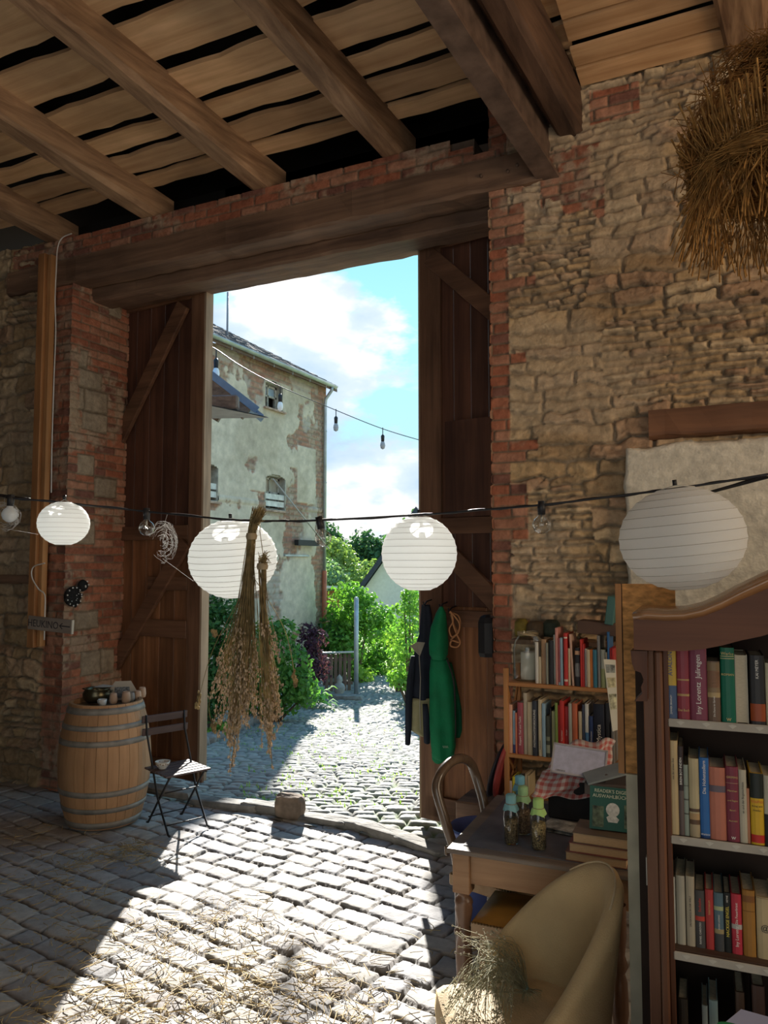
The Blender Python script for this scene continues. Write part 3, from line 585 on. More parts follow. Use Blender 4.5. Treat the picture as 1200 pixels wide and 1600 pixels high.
for i in range(14): b = MB(); b.box((.36, -.5 - i*.95, GZ + .03), (.17, .02, .015)); b.box((.3, -.5 - i*.95, GZ - .05), (.02, .02, .17)); b.build('gutter_bracket', M_zinc, gt)
zc = F(507, 893)[1]; b = MB(); b.tube([(.36, -.22, GZ - .03), (.34, -.22, GZ - .15), (.12, -.20, GZ - .40), (.10, -.20, GZ - .6), (.10, -.20, zc)], .05, 12); dp = b.build('downpipe', M_zinc, bl)
b = MB(); b.tube([(.10, -.20, zc + .03), (.10, -.20, .0)], .068, 12); tag(b.build('red_clay_pipe', mat('clay_pipe', (.50, .145, .07), .6, var=.12), bl), label='orange red lower length of downpipe')
b = MB()
for z in (GZ*.35, GZ*.5, GZ*.66, GZ*.84): b.tube([(.10, -.20, z), (.10, -.20, z + .03)], .06, 12)
b.build('pipe_clip', M_zinc, dp)
a = F(455, 850); e = F(487, 847); b = MB(); b.box((.18, (a[0] + e[0])/2, (a[1] + e[1])/2), (.14, e[0] - a[0], .16)); b.build('wall_box', mat('black_metal', (.02, .02, .022), .5, var=0), bl)
a = F(424, 748); e = F(494, 858); b = MB(); b.tube([(.05, a[0], a[1]), (.45, e[0], e[1])], .022, 8); b.build('diagonal_pole', mat('weathered_pole', (.45, .41, .36), .6, var=.1), bl)
a = F(455, 868); b = MB(); b.box((.07, a[0] + .2, a[1]), (.05, 1.3, .05)); b.build('conduit', M_zinc, bl)
p0 = aX(355, 530, FX - 1.3); b = MB(); b.tube([(-1.3, p0.y - CY, p0.z - Z0 - .3), (-1.3, p0.y - CY, aX(355, 456, FX - 1.3).z - Z0)], .028, 8); b.build('mast', mat('grey_mast', (.25, .26, .30), .5, var=0), bl)
# ---------------------------------------------------------------- small shed roof poking in from the left
ct = 9.5; c0 = aD(327, 585, ct); sr = thing('shed_roof', 'blue-edged lean-to roof with weathered rafters sticking out beside the left gate leaf', 'roof', c0)
def Q(px, py, t): return aD(px, py, t) - c0
M_blue = mat('blue_sheet', (.16, .30, .50), .35, metal=.3, var=.1); M_old = wood('old_rafter', (.09, .07, .055), (.28, .22, .17), 0, 1, bump=.7)
b = MB(); P_ = [Q(270, 540, ct), Q(398, 633, ct), Q(398, 637, ct), Q(418, 652, ct)]
k = (Q(398, 633, ct) - Q(270, 540, ct)); back = Vector((-.6, .8, .14))
vs = [Q(262, 527, ct), Q(412, 648, ct)]; vs += [v + back for v in vs]; vs += [v - Vector((0, 0, .05)) for v in vs]
b.add(vs, [(0, 1, 3, 2), (4, 6, 7, 5), (0, 4, 5, 1), (2, 3, 7, 6), (0, 2, 6, 4), (1, 5, 7, 3)]); b.build('roof_sheet', M_blue, sr)
b = MB(); b.bar(Q(262, 533, ct - .02), Q(402, 641, ct - .02), .03, .09); b.build('blue_edging', M_blue, sr)
b = MB(); b.bar(Q(262, 548, ct), Q(385, 648, ct), .08, .15); b.build('rafter', M_old, sr)
b = MB(); b.bar(Q(250, 596, ct + .3), Q(345, 652, ct + .3), .09, .14); b.build('rafter', M_old, sr)
b = MB(); b.bar(Q(255, 632, ct - .3), Q(373, 629, ct - .3), .15, .17, bev=.02); b.build('beam_end', M_old, sr)
b = MB(); vs = [Q(250, 642, ct), Q(327, 643, ct), Q(417, 651, ct), Q(420, 653, ct), Q(327, 654, ct), Q(250, 654, ct)]; b.add(vs + [v + Vector((-.2, -1, 0)) for v in vs], [(0, 1, 2, 3, 4, 5), (0, 6, 7, 1), (1, 7, 8, 2), (4, 3, 9, 10), (5, 4, 10, 11)]); b.build('soffit_board', mat('grey_board', (.36, .37, .36), .8, var=.1), sr)
b = MB(); q = Q(262, 645, ct); b.box((q.x, q.y + .3, -2.0 + q.z), (.13, .13, 4.4)); b.build('post', M_old, sr)
# ---------------------------------------------------------------- outdoor string of bulbs
M_black = mat('black_plastic', (.018, .018, .02), .45, var=0); M_glass = glass('bulb_glass')
def outdoor(pts):
    w_ = smooth_path(pts, 10); b = MB(); b.tube(w_, .007, 6); return tag(b.build('light_cable', M_black), 'thin outdoor cable strung across the yard in the sky', 'cable')
op = [aD(320, 537, 10), aD(338, 546, 10.3), aD(380, 574, 11.3), aD(438, 604, 12.5), aD(525, 641, 14), aD(598, 670, 14.5), aD(665, 690, 14.8), aD(720, 702, 15.0)]
outdoor(op)
_mil = mat('lit_bulb', (.82, .84, .84), .3, var=0)  # white bulb colour stands in for a lit bulb
for (px, py, t, lit, lab) in ((338, 546, 10.3, 1, 'outdoor bulb nearest the left gate leaf, above the blue-edged roof'), (438, 604, 12.5, 1, 'outdoor bulb hanging in front of the top floor window'), (525, 640, 14, 0, 'small outdoor bulb against the sky, just right of the building corner'), (598, 669, 14.5, 0, 'small outdoor bulb against the sky, nearest the right gate leaf')):
    p = aD(px, py, t); s = 1.35
    r_ = thing('outdoor_bulb', lab, 'light bulb', p, 0, 'bulbs strung over the yard')
    b = MB(); b.tube([(0, 0, .01), (0, 0, -.09*s)], .008, 6); b.tube([(0, 0, -.09*s), (0, 0, -.11*s), (0, 0, -.19*s)], [.015, .026*s, .022*s], 10); b.build('socket', M_black, r_)
    b = MB(); b.lathe([(.018*s, -.185*s), (.03*s, -.21*s), (.036*s, -.245*s), (.028*s, -.285*s), (.003, -.30*s)], n=12); b.build('glass_bulb', _mil if lit else mat('unlit_bulb', (.35, .36, .38), .3, var=0), r_)  # brightness put into the bulb colour: white when lit, grey otherwise
# ---------------------------------------------------------------- planting
LEAFM = {}
def leafmat(name, a, b_, tr=.35):
    if name in MATS: return MATS[name]
    m = bpy.data.materials.new(name); m.use_nodes = True; t = m.node_tree; b = t.nodes['Principled BSDF']; b.inputs['Roughness'].default_value = .5; b.inputs['Specular IOR Level'].default_value = .3
    gi = N(t, 'ShaderNodeNewGeometry'); c = ramp(t, gi.outputs['Random Per Island'], [(0, a), (1, b_)]); t.links.new(c, b.inputs['Base Color'])
    tr_ = N(t, 'ShaderNodeBsdfTranslucent'); c2 = mixc(t, 1, c, (1.5, 1.6, .8), 'MULTIPLY'); t.links.new(c2, tr_.inputs[0]); mx = N(t, 'ShaderNodeMixShader'); mx.inputs[0].default_value = tr
    t.links.new(b.outputs[0], mx.inputs[1]); t.links.new(tr_.outputs[0], mx.inputs[2]); t.links.new(mx.outputs[0], t.nodes['Material Output'].inputs[0]); MATS[name] = m; return m
def leaves(b, c, rad, n, s, seed, shell=.55, asp=.55):
    r2 = random.Random(seed); c = Vector(c)
    for _ in range(n):
        d = Vector((r2.gauss(0, 1), r2.gauss(0, 1), r2.gauss(0, 1))).normalized(); q = shell + (1 - shell)*r2.random(); p = c + Vector((d.x*rad[0]*q, d.y*rad[1]*q, d.z*rad[2]*q))
        nr = (d + Vector((r2.uniform(-1, 1), r2.uniform(-1, 1), r2.uniform(-.4, 1)))*.9).normalized(); t = nr.orthogonal().normalized(); t = (t*math.cos(r2.random()*6.28) + nr.cross(t)*math.sin(r2.random()*6.28)).normalized(); u = nr.cross(t); L_ = s*r2.uniform(.6, 1.3)
        b.add([p - t*L_, p + u*L_*asp + nr*L_*.15, p + t*L_, p - u*L_*asp + nr*L_*.15], [(0, 1, 2, 3)])
DENS = .022
def shrub(name, lab, cat, base, clumps, mt, s, n, seed, stem=True, group=None, trunk=.03):
    r_ = thing(name, lab, cat, base, 0, group); b = MB(); r2 = random.Random(seed)
    for i, (cx, cy, cz_, rx, ry, rz) in enumerate(clumps): leaves(b, (cx, cy, cz_), (rx, ry, rz), int(n*rx*rz/(s*s)*DENS) + 40, s, seed*50 + i)
    b.build('foliage', mt, r_)
    if stem:
        b = MB()
        for i, (cx, cy, cz_, *_q) in enumerate(clumps[:6]):
            b.tube([(cx*.15, cy*.15, 0), (cx*.6, cy*.6, cz_*.5), (cx, cy, cz_)], [trunk, trunk*.7, trunk*.3], 6)
        b.build('stem', mat('bark', (.14, .10, .07), .9, var=.3), r_)
    return r_
def gp(px, t):  # ground point below pixel column at axial depth t
    p = aD(px, 880, t); return Vector((p.x, p.y, ground(p.x, p.y)))
def zat(py, t): return 2.1 - (py - 880)/1200*t
def clump(base, px, py, t, rx, rz, ry=None): p = aD(px, py, t); return (p.x - base.x, p.y - base.y, p.z - base.z, rx, ry or rx, rz)
G1 = leafmat('dark_leaf', (.03, .10, .03), (.07, .19, .05)); G2 = leafmat('mid_leaf', (.08, .22, .03), (.20, .40, .07)); G3 = leafmat('bright_leaf', (.17, .34, .05), (.38, .55, .10))
G4 = leafmat('tree_leaf', (.03, .085, .035), (.07, .16, .06)); G5 = leafmat('olive_leaf', (.13, .22, .06), (.28, .38, .13)); G6 = leafmat('purple_leaf', (.035, .012, .035), (.10, .04, .07)); G7 = leafmat('grey_leaf', (.12, .22, .12), (.26, .38, .22))
t_ = 13.5; b0 = gp(335, t_)
shrub('dark_shrub', 'dark green shrub against the building, beside the left gate leaf', 'shrub', b0, [clump(b0, x, y, t_, r_, r_*1.05) for x, y, r_ in ((335, 1085, .45), (318, 1090, .45), (365, 1070, .42), (318, 960, .5), (345, 985, .5), (320, 1040, .5), (350, 1050, .45), (375, 1010, .45), (300, 1000, .6), (355, 945, .35))], G1, .055, 260, 2)
t_ = 15; b0 = gp(430, t_)
shrub('leafy_shrub', 'broad green leafy shrub in the middle of the bed below the building wall', 'shrub', b0, [clump(b0, x, y, t_, r_, r_) for x, y, r_ in ((385, 1090, .4), (420, 1095, .4), (450, 1090, .36), (478, 1082, .3), (400, 1060, .45), (430, 1020, .5), (455, 1040, .45), (430, 1070, .5), (465, 1070, .4), (420, 985, .3), (445, 985, .28), (400, 1020, .35))], G2 if False else leafmat('deep_leaf', (.05, .15, .03), (.12, .28, .06)), .06, 260, 3)
t_ = 18.5; b0 = gp(489, t_)
shrub('purple_shrub', 'dark purple-leaved shrub at the corner of the building', 'shrub', b0, [clump(b0, x, y, t_, r_, r_) for x, y, r_ in ((492, 1000, .35), (485, 1035, .45), (495, 1045, .4), (480, 985, .25), (478, 1010, .3))], G6, .055, 240, 4)
t_ = 17.2; b0 = gp(500, t_); b = MB(); r2 = random.Random(9)
r_ = thing('hosta', 'bright broad-leaved plant at the foot of the wooden picket gate', 'plant', b0)
for i in range(60):
    a = r2.random()*6.28; q = r2.uniform(.05, .38); h = r2.uniform(.08, .42); L_ = .13; d = Vector((math.cos(a), math.sin(a), 0)); c = d*q + Vector((0, 0, h)); u = Vector((-d.y, d.x, 0))
    b.add([c - d*L_*.8 + Vector((0, 0, -.02)), c + u*L_*.5 + Vector((0, 0, .03)), c + d*L_ - Vector((0, 0, .06)), c - u*L_*.5 + Vector((0, 0, .03))], [(0, 1, 2, 3)])
b.build('leaf_clump', leafmat('hosta_leaf', (.10, .30, .05), (.25, .48, .12)), r_)
t_ = 13; b0 = gp(337, t_); b0 = Vector((*aD(337, 1118, 13.0).xy, 0)); b0.z = ground(b0.x, b0.y); shrub('weed_tuft', 'small bright weed tuft at the bed edge below the dried bunch', 'plant', b0, [(0, 0, .1, .22, .2, .12), (.12, 0, .2, .12, .1, .1)], G2, .04, 300, 8, stem=False)
# bed edging stones
r2 = random.Random(12); ed = tag(bpy.data.objects.new('trim_9', None), kind='structure'); COL.objects.link(ed)
for i in range(24):
    f = i/23; px = lerp(318, 500, f); t_ = 12.2*(1 - f) + 18.6*f; p = gp(px, t_); b = MB(); rock(b, (0, 0, 0), (r2.uniform(.24, .34), .2, .2), 0, i + 100, .1)
    b.build('edging_stone', M_kerb, ed, (p.x, p.y, p.z + .02), (0, 0, 1.0 + r2.uniform(-.3, .3)))
# gate, posts, ornaments
t_ = 20.0; gA = gp(506, t_); gB = gp(552, t_ + .2); gA.z = gB.z = min(gA.z, gB.z); dr = (gB - gA); gl = dr.length; gz = math.atan2(dr.y, dr.x); tp = zat(1018, t_) - gA.z
M_gw = wood('gate_wood_grey', (.10, .06, .045), (.26, .17, .12), 2, 1, bump=.4)
pg = thing('picket_gate', 'low brown wooden picket gate with a pale top rail beside the downpipe', 'gate', gA, gz)
for i in range(6): b = MB(); x = .09 + i*(gl - .12)/5.6; b.box((x, 0, tp*.48), (.085, .025, tp*.92)); b.build('picket', M_gw, pg)
b = MB(); b.box((gl/2, -.03, tp - .01), (gl + .1, .10, .035)); b.build('top_rail', mat('pale_rail', (.55, .53, .50), .6, var=.1), pg)
b = MB(); b.box((gl/2, .03, tp*.8), (gl, .03, .08)); b.box((gl/2, .03, tp*.2), (gl, .03, .08)); b.build('cross_rail', M_gw, pg)
p = gp(557, 19.6); b = MB(); hh = zat(936, 19.6) - p.z; b.tube([(0, 0, -.05), (0, 0, hh)], .058, 12); b.ball((0, 0, hh), .06); tag(b.build('metal_post', mat('galvanised_post', (.46, .50, .53), .45, metal=.4, var=.1), None, p), 'grey round metal post standing right of the picket gate', 'post')
p = gp(531, 18.9); b = MB(); b.lathe([(.0, 0), (.14, 0), (.15, .06), (.10, .10), (.13, .16), (.15, .24), (.11, .32), (.06, .36), (.075, .42), (.07, .48), (.03, .53), (.0, .56)], n=14); b.box((0, 0, -.01), (.4, .3, .06)); tag(b.build('garden_statue', mat('grey_stone', (.32, .31, .29), .9, var=.2, bump=.5), None, p), 'small grey stone figure sitting in front of the picket gate', 'statue')
p = gp(540, 18.7); b = MB(); rock(b, (0, 0, .03), (.9, .3, .14), 0, 55, .08); tag(b.build('stone_step', M_kerb, None, p, (0, 0, .2)), 'flat stone slab at the foot of the picket gate', 'stone')
# brick outbuilding behind the corner
t_ = 25; a0 = gp(500, t_); sh = thing('brick_outbuilding', 'low brick outbuilding with a pale flat roof edge behind the tall building', 'building', a0)
e0 = aD(538, 880, 26); L_ = (Vector((e0.x, e0.y, 0)) - Vector((a0.x, a0.y, 0))); hz = zat(922, t_) - a0.z; uv = L_.normalized()
xs = np.arange(-2, L_.length, .04); zs = np.arange(0, hz, .04); X, Z = np.meshgrid(xs, zs, indexing='ij'); h, c = brick_field(X, Z, 61, pl=.55)
P = np.stack([uv.x*X + uv.y*h, uv.y*X - uv.x*h, Z], -1); hgrid('brick_wall', P, c, None, M_fac, sh)
b = MB(); q = uv*L_.length; b.bar((uv*-2 + Vector((0, 0, hz + .2))), q + uv*.35 + Vector((0, 0, hz + .02)), 1.6, .07); b.build('roof_edge', mat('pale_roof', (.55, .57, .58), .5, var=.05), sh)
b = MB(); q2 = Vector((-uv.y, uv.x, 0)); b.box((0, 0, 0), (.001, .001, .001)); c0_ = uv*(L_.length/2 - 1) + q2*1.5; b.box((c0_.x, c0_.y, hz/2), (.5, .5, hz*.98)); b.build('side_wall', M_core, sh)
# white gabled house
t_ = 46; a0 = gp(610, t_); hs = thing('white_house', 'white gabled house with a dark roof edge behind the garden', 'house', a0)
def H_(px, py, t=46): return aD(px, py, t) - a0
M_white = mat('white_render', (.74, .73, .68), .85, var=.04)
pk = H_(655, 800); lo = H_(568, 921); hi_ = H_(745, 921); bl_ = H_(568, 1000); br_ = H_(745, 1000); bk = Vector((-3, 9, 0))
vs = [bl_, br_, hi_, pk, lo]; b = MB(); b.add(vs + [v + bk for v in vs], [(0, 1, 2, 3, 4), (0, 5, 6, 1), (9, 5, 0, 4), (1, 6, 7, 2), (9, 8, 7, 6, 5)]); b.build('gable_wall', M_white, hs)
M_slate = mat('slate_roof', (.035, .045, .07), .6, var=.1); o_ = Vector((0, -.5, 0)); b = MB()
for (q, r_) in ((pk + Vector((0, 0, .3)), lo - (pk - lo)*.08 + Vector((0, 0, .3))), (pk + Vector((0, 0, .3)), hi_ - (pk - hi_)*.05 + Vector((0, 0, .3)))):
    vs = [q + o_, r_ + o_, r_ + bk, q + bk]; vs += [v - Vector((0, 0, .42)) for v in vs]; b.add(vs, [(0, 1, 2, 3), (4, 7, 6, 5), (0, 4, 5, 1), (1, 5, 6, 2), (2, 6, 7, 3), (3, 7, 4, 0)])
b.build('roof', M_slate, hs)
# garden shrubs and trees
def T(name, lab, t, px, cl, mt, s, n, seed, cat='shrub', trunk=.04, group=None):
    b0 = gp(px, t); return shrub(name, lab, cat, b0, [clump(b0, x, y, t + dz, r_, r_*q, r_) for x, y, r_, q, dz in cl], mt, s, n, seed, True, group, trunk)
T('climbing_rose', 'bright green climbing rose arching over the metal post', 22.5, 556, [(535, 1000, .6, .8, 0), (545, 1020, .6, .8, 0), (545, 945, .75, 1, .3), (530, 975, .6, 1, .6), (560, 965, .6, 1, 0), (575, 960, .55, 1, 0), (590, 985, .6, 1, 0), (548, 930, .45, 1, 0), (527, 1000, .6, .9, .4), (600, 965, .5, .8, 0), (570, 935, .4, .6, 0)], G2, .085, 260, 21)
T('garden_shrub', 'dense green garden shrub right behind the grey metal post', 24, 580, [(585, 1060, .6, .6, 0), (560, 1058, .5, .6, 0), (610, 1055, .6, .6, 0), (545, 1040, .5, .8, 0), (575, 1010, .85, 1, 0), (590, 1035, .7, .9, 0), (572, 1050, .6, .7, 0), (605, 1015, .6, 1, 0), (560, 1030, .5, .9, 0), (615, 990, .5, .8, 0)], leafmat('shrub_leaf', (.06, .18, .025), (.16, .36, .06)), .085, 260, 22)
T('ivy_shrub', 'dark bushy evergreen behind the picket gate', 23, 528, [(522, 990, .6, 1, 0), (530, 1030, .6, 1, 0), (516, 1030, .5, 1, 0)], G1, .08, 240, 23)
T('conifer', 'feathery bright green conifer at the edge of the right gate leaf', 17.5, 640, [(630, 1065, .35, .6, 0), (645, 1070, .35, .6, 0), (618, 1055, .25, .8, 0), (640, 930, .22, .8, 0), (632, 950, .3, .6, 0), (645, 970, .4, .7, 0), (625, 985, .35, .5, 0), (640, 1010, .42, .8, 0), (622, 1020, .3, .6, 0), (640, 1045, .4, .8, 0), (650, 940, .35, 1, 0), (655, 1060, .4, .8, 0)], G3 if False else leafmat('conifer_leaf', (.10, .28, .05), (.30, .50, .10)), .05, 300, 24, 'tree')
T('low_bush', 'low yellow-green bush beside the path to the grass', 22, 563, [(558, 1052, .3, .9, 0), (570, 1055, .35, .8, 0)], G3, .07, 300, 25)
T('yellow_bush', 'sunlit yellow-green bush in front of the conifer', 20, 622, [(618, 1000, .3, 1, 0), (625, 1040, .35, 1, 0), (612, 1050, .22, .8, 0), (632, 1020, .3, .8, 0)], G3, .06, 280, 26)
b0 = gp(600, 21); b = MB(); r2 = random.Random(4)
T('round_tree', 'rounded yellow-green tree beyond the outbuilding', 62, 530, [(520, 853, .9, 1, 0), (518, 865, 1.5, 1, 0), (532, 868, 1.2, 1, 0), (540, 882, 1.3, 1, 0), (525, 885, 1.6, 1, 0), (547, 897, 1.1, 1, 0), (530, 902, 1.6, 1, 0), (512, 895, 1.6, 1, 0)], G5, .19, 220, 31, 'tree', .2)
T('pale_tree', 'pale grey-green willow-like tree left of the white house', 52, 520, [(512, 895, 1.0, 1, 0), (522, 905, 1.1, 1, 0), (518, 918, 1.3, 1, 0), (533, 922, 1.1, 1, 0), (545, 932, 1.0, .9, 0)], G7, .17, 220, 32, 'tree', .2)
T('tall_tree', 'tall dark green tree rising above the white house', 85, 575, [(567, 846, 1.6, 1, 0), (572, 858, 2.0, 1, 0), (556, 862, 1.9, 1, 0), (560, 880, 2.6, 1, 0), (580, 878, 2.6, 1, 0), (591, 862, 1.8, 1, 0), (600, 875, 2.2, 1, 0), (548, 885, 2.2, 1, 0), (575, 900, 3, .8, 0), (595, 900, 3, .8, 0), (550, 905, 3, .8, 0), (612, 868, 2, 1, 0)], G4, .30, 220, 33, 'tree', .3)
T('dark_tree', 'dark tree just right of the downpipe against the sky', 80, 515, [(512, 832, 1.2, 1.1, 0), (520, 842, 1.1, 1, 0), (516, 850, 1.6, 1, 0), (524, 856, 1.4, 1, 0), (505, 850, 2, 1, 0), (518, 872, 2.2, 1, 0)], G4, .26, 220, 34, 'tree', .3)
T('hedge_tree', 'light green tree top peeking over the white house roof edge', 60, 575, [(570, 905, 1.8, .8, 0), (585, 895, 1.6, .8, 0), (558, 915, 1.6, .8, 0)], G5, .22, 220, 35, 'tree', .2)
T('far_tree', 'far tree line right of the white house', 95, 690, [(650, 890, 6, 1, 0), (700, 880, 8, 1, 0), (750, 890, 8, 1, 0)], G4, .5, 200, 36, 'tree', .3)
b0 = gp(645, 18.5); b = MB()
# pale posts of the rose arch on the right
p = gp(636, 20.5); b = MB(); b.box((0, 0, .25), (.09, .09, .55)); tag(b.build('fence_post', mat('red_brown_post', (.22, .09, .05), .8, var=.2), None, p), 'short red-brown post among the shrubs by the conifer', 'post')
# grass tufts growing between the yard stones
b = MB(); r2 = random.Random(17)
for _ in range(150):
    f = r2.random(); px = r2.uniform(380, 650); py = r2.uniform(1095, 1250)
    for _q in range(3):
        t_ = None
    lo_, hi2 = 6.7, 22
    for _k in range(24):
        m_ = (lo_ + hi2)/2; q = gp(px, m_); yy_ = 880 + 1200*(2.1 - q.z)/m_
        if yy_ > py: lo_ = m_
        else: hi2 = m_
    q = gp(px, lo_)
    if q.y < 6.1: continue
    for _j in range(6):
        a = r2.random()*6.28; c = q + Vector((r2.uniform(-.12, .12), r2.uniform(-.05, .05), -.01)); d = Vector((math.cos(a)*.03, math.sin(a)*.03, r2.uniform(.02, .05))); u = Vector((-math.sin(a), math.cos(a), 0))*.008
        b.add([c - u, c + u, c + d], [(0, 1, 2)])
tag(b.build('grass_tufts', G3), 'little grass tufts growing in the joints of the sunlit yard cobbles', 'grass', kind='stuff')
# ---------------------------------------------------------------- wine barrel and what stands on it
M_oak = wood('barrel_oak', (.34, .175, .08), (.54, .31, .155), 2, .7, bump=.2, island=False); M_hoop = mat('grey_hoop', (.27, .25, .22), .6, metal=.35, var=.2, vs=10)
bp_ = Vector((aD(171, 900, 6.45).x, aD(171, 900, 6.45).y, 0)); BH = .965
br = thing('wine_barrel', 'pale oak wine barrel with grey hoops standing against the left brick jamb', 'barrel', bp_)
def brad(z): q = (z/BH - .5)*2; return .285 + .080*(1 - q*q)
b = MB(); ns = 26
for i in range(ns):
    a0 = 2*PI*i/ns + .004; a1 = 2*PI*(i + 1)/ns - .004; vs = []; m_ = 14
    for j in range(m_ + 1):
        z = BH*j/m_
        for q, a in enumerate((a0, (a0 + a1)/2, a1)): vs.append((brad(z)*math.cos(a), brad(z)*math.sin(a), z))
        for a in (a0, a1): vs.append(((brad(z) - .025)*math.cos(a), (brad(z) - .025)*math.sin(a), z))
    fs = []
    for j in range(m_): k = j*5; fs += [(k, k + 1, k + 6, k + 5), (k + 1, k + 2, k + 7, k + 6), (k + 4, k + 3, k + 8, k + 9), (k + 3, k, k + 5, k + 8), (k + 2, k + 4, k + 9, k + 7)]
    k = m_*5; fs += [(k, k + 1, k + 2, k + 4, k + 3)]; b.add(vs, fs, False)
b.build('stave_wall', M_oak, br)
b = MB(); b.lathe([(0, .915), (.27, .915), (.275, .93)], n=40); b.build('head', wood('barrel_head', (.12, .08, .05), (.30, .21, .14), 0, 1), br)
for z0, z1 in ((.895, .945), (.775, .815), (.655, .70), (.265, .31), (.135, .175), (.01, .06)):
    b = MB(); b.lathe([(brad(z0) + .001, z0), (brad(z0) + .0045, z0), (brad(z1) + .0045, z1), (brad(z1) + .001, z1)], n=48); b.build('hoop', M_hoop, br)
tz = .931; M_brass = mat('blackened_brass', (.10, .085, .05), .3, metal=.8, var=.3, vs=14)
p = aZ(152, 1096, tz); po = thing('metal_pot', 'dark metal pot with a brassy shine on top of the barrel', 'pot', p)
b = MB(); b.lathe([(0, 0), (.085, 0), (.115, .03), (.12, .07), (.10, .105), (.108, .115), (.095, .112), (.09, .09), (.09, .03), (0, .02)], n=28); b.build('pot_body', M_brass, po)
b = MB(); b.tube([(.10, -.02, .09), (.15, -.02, .10), (.15, .02, .10), (.10, .02, .09)], .006, 6); b.tube([(-.10, -.02, .09), (-.15, -.02, .10), (-.15, .02, .10), (-.10, .02, .09)], .006, 6); b.build('handle', M_brass, po)
b = MB(); b.add([(-.03, -.02, .12), (.10, .0, .125), (.13, .07, .128), (.0, .06, .135)], [(0, 1, 2, 3)]); q = thicken(b.build('paper_note', mat('dull_paper', (.42, .40, .36), .8, var=.05), None, p), .002); tag(q, 'folded grey paper lying across the rim of the metal pot', 'paper')
p = aZ(190, 1094, tz); fr = thing('picture_frame', 'pale slanted wooden frame with a dark sketch leaning behind the clay cups', 'frame', p, R(38), rot=(R(-18), 0, R(38)))
M_frw = mat('pale_frame', (.40, .36, .30), .7, var=.1); b = MB()
pts = [(-.13, .03), (-.08, .145), (.06, .145), (.13, .02), (.06, .0), (-.07, .0)]; b.prism([(-.12, 0), (-.12, .07), (-.06, .16), (.07, .16), (.13, .06), (.13, 0)], -.012, .012, 'y'); b.build('frame_board', M_frw, fr)
b = MB(); b.prism([(-.06, .02), (-.06, .11), (.06, .11), (.07, .02)], -.015, -.0125, 'y'); b.build('sketch', mat('sketch', (.13, .14, .15), .6, var=.5, vs=60), fr)
M_clay = mat('pale_clay', (.50, .34, .24), .75, var=.1); 
for px, py, s, cc, lab in ((177, 1099, 1, 0, 'pale clay cup on the barrel, standing left of its row next to the white mug'), (197, 1098, 1.1, 0, 'widest pale clay cup on the barrel, in the middle of the row'), (205, 1096, .9, 1, 'grey clay cup half hidden behind the widest cup on the barrel'), (215, 1094, .95, 0, 'squat clay cup on the barrel right of the grey one'), (222, 1089, 1.0, 0, 'clay cup at the right-hand back edge of the barrel top')):
    p = aZ(px, py, tz); b = MB(); s *= .95
    b.lathe([(0, 0), (.030*s, 0), (.036*s, .03*s), (.031*s, .075*s), (.026*s, .09*s), (.022*s, .088*s), (.027*s, .05*s), (.02*s, .01*s), (0, .008)], n=20); tag(b.build('clay_cup', M_clay if not cc else mat('grey_clay', (.28, .27, .25), .75, var=.1), None, p), lab, 'cup', 'clay cups on the barrel')
p = aZ(160, 1102, tz); mg = thing('white_mug', 'small white patterned mug at the front of the barrel top', 'mug', p); b = MB(); b.lathe([(0, 0), (.028, 0), (.036, .05), (.033, .05), (.026, .006), (0, .006)], n=20); b.build('mug_body', mat('white_china', (.66, .67, .66), .25, var=.15, vs=50), mg)
b = MB(); b.tube([(-.032, 0, .042), (-.056, 0, .036), (-.05, 0, .016), (-.03, 0, .012)], .004, 6); b.build('handle', MATS['white_china'], mg)
# ---------------------------------------------------------------- folding chair
M_iron = mat('black_iron', (.022, .020, .020), .5, metal=.3, var=.1); M_slat = wood('dark_slat', (.055, .035, .035), (.13, .09, .085), 0, 1.5, bump=.3, rough=.5)
fdir = Vector((.926, -.376, 0)); rz = math.atan2(fdir.y, fdir.x) - PI/2
fc = thing('folding_chair', 'dark slatted folding garden chair with thin iron legs beside the barrel', 'chair', (-4.24, 4.955, 0), rz)
for s in (-1, 1):
    x = s*.168; b = MB(); b.tube([(x, -.235, .86), (x, -.215, .72), (x, .0, .25), (x, .19, .012), (x, .215, .008)], .0085, 8); b.build('leg', M_iron, fc)
    x = s*.148; b = MB(); b.tube([(x, .165, .44), (x, 0, .25), (x, -.20, .012), (x, -.225, .008)], .0085, 8); b.build('leg', M_iron, fc)
    b = MB(); b.tube([(s*.158, -.19, .435), (s*.158, .18, .435)], .008, 6); b.build('seat_rail', M_iron, fc)
for y_, z_, w_ in ((-.155, .07, .168), (.145, .07, .168), (.08, .30, .148)): b = MB(); b.tube([(-w_, y_, z_), (w_, y_, z_)], .005, 6); b.build('cross_bar', M_iron, fc)
for i in range(6): b = MB(); b.box((0, -.165 + i*.066, .45), (.39, .052, .014), bev=.003); b.build('seat_slat', M_slat, fc)
for z_, y_ in ((.825, -.24), (.725, -.228)): b = MB(); b.box((0, y_, z_), (.40, .014, .06), (R(-7), 0, 0), bev=.003); b.build('back_slat', M_slat, fc)
p = aZ(254, 1201, .458); bw = thing('china_bowl', 'small white china bowl with floral pattern on the folding chair seat', 'bowl', p); b = MB(); b.lathe([(0, 0), (.03, 0), (.032, .008), (.05, .03), (.06, .06), (.056, .058), (.045, .03), (.0, .012)], n=24); b.build('bowl_body', mat('cream_china', (.62, .60, .54), .3, var=.1, vs=20), bw)
b = MB(); r2 = random.Random(3)
for k in range(16): a = k*.393; b.ball((.0535*math.cos(a), .0535*math.sin(a), .038 + .008*(k % 2)), .0055, 6, 4)
tag(b.build('flower_pattern', mat('flower_red', (.25, .14, .07), .4, var=0), bw), kind='stuff')
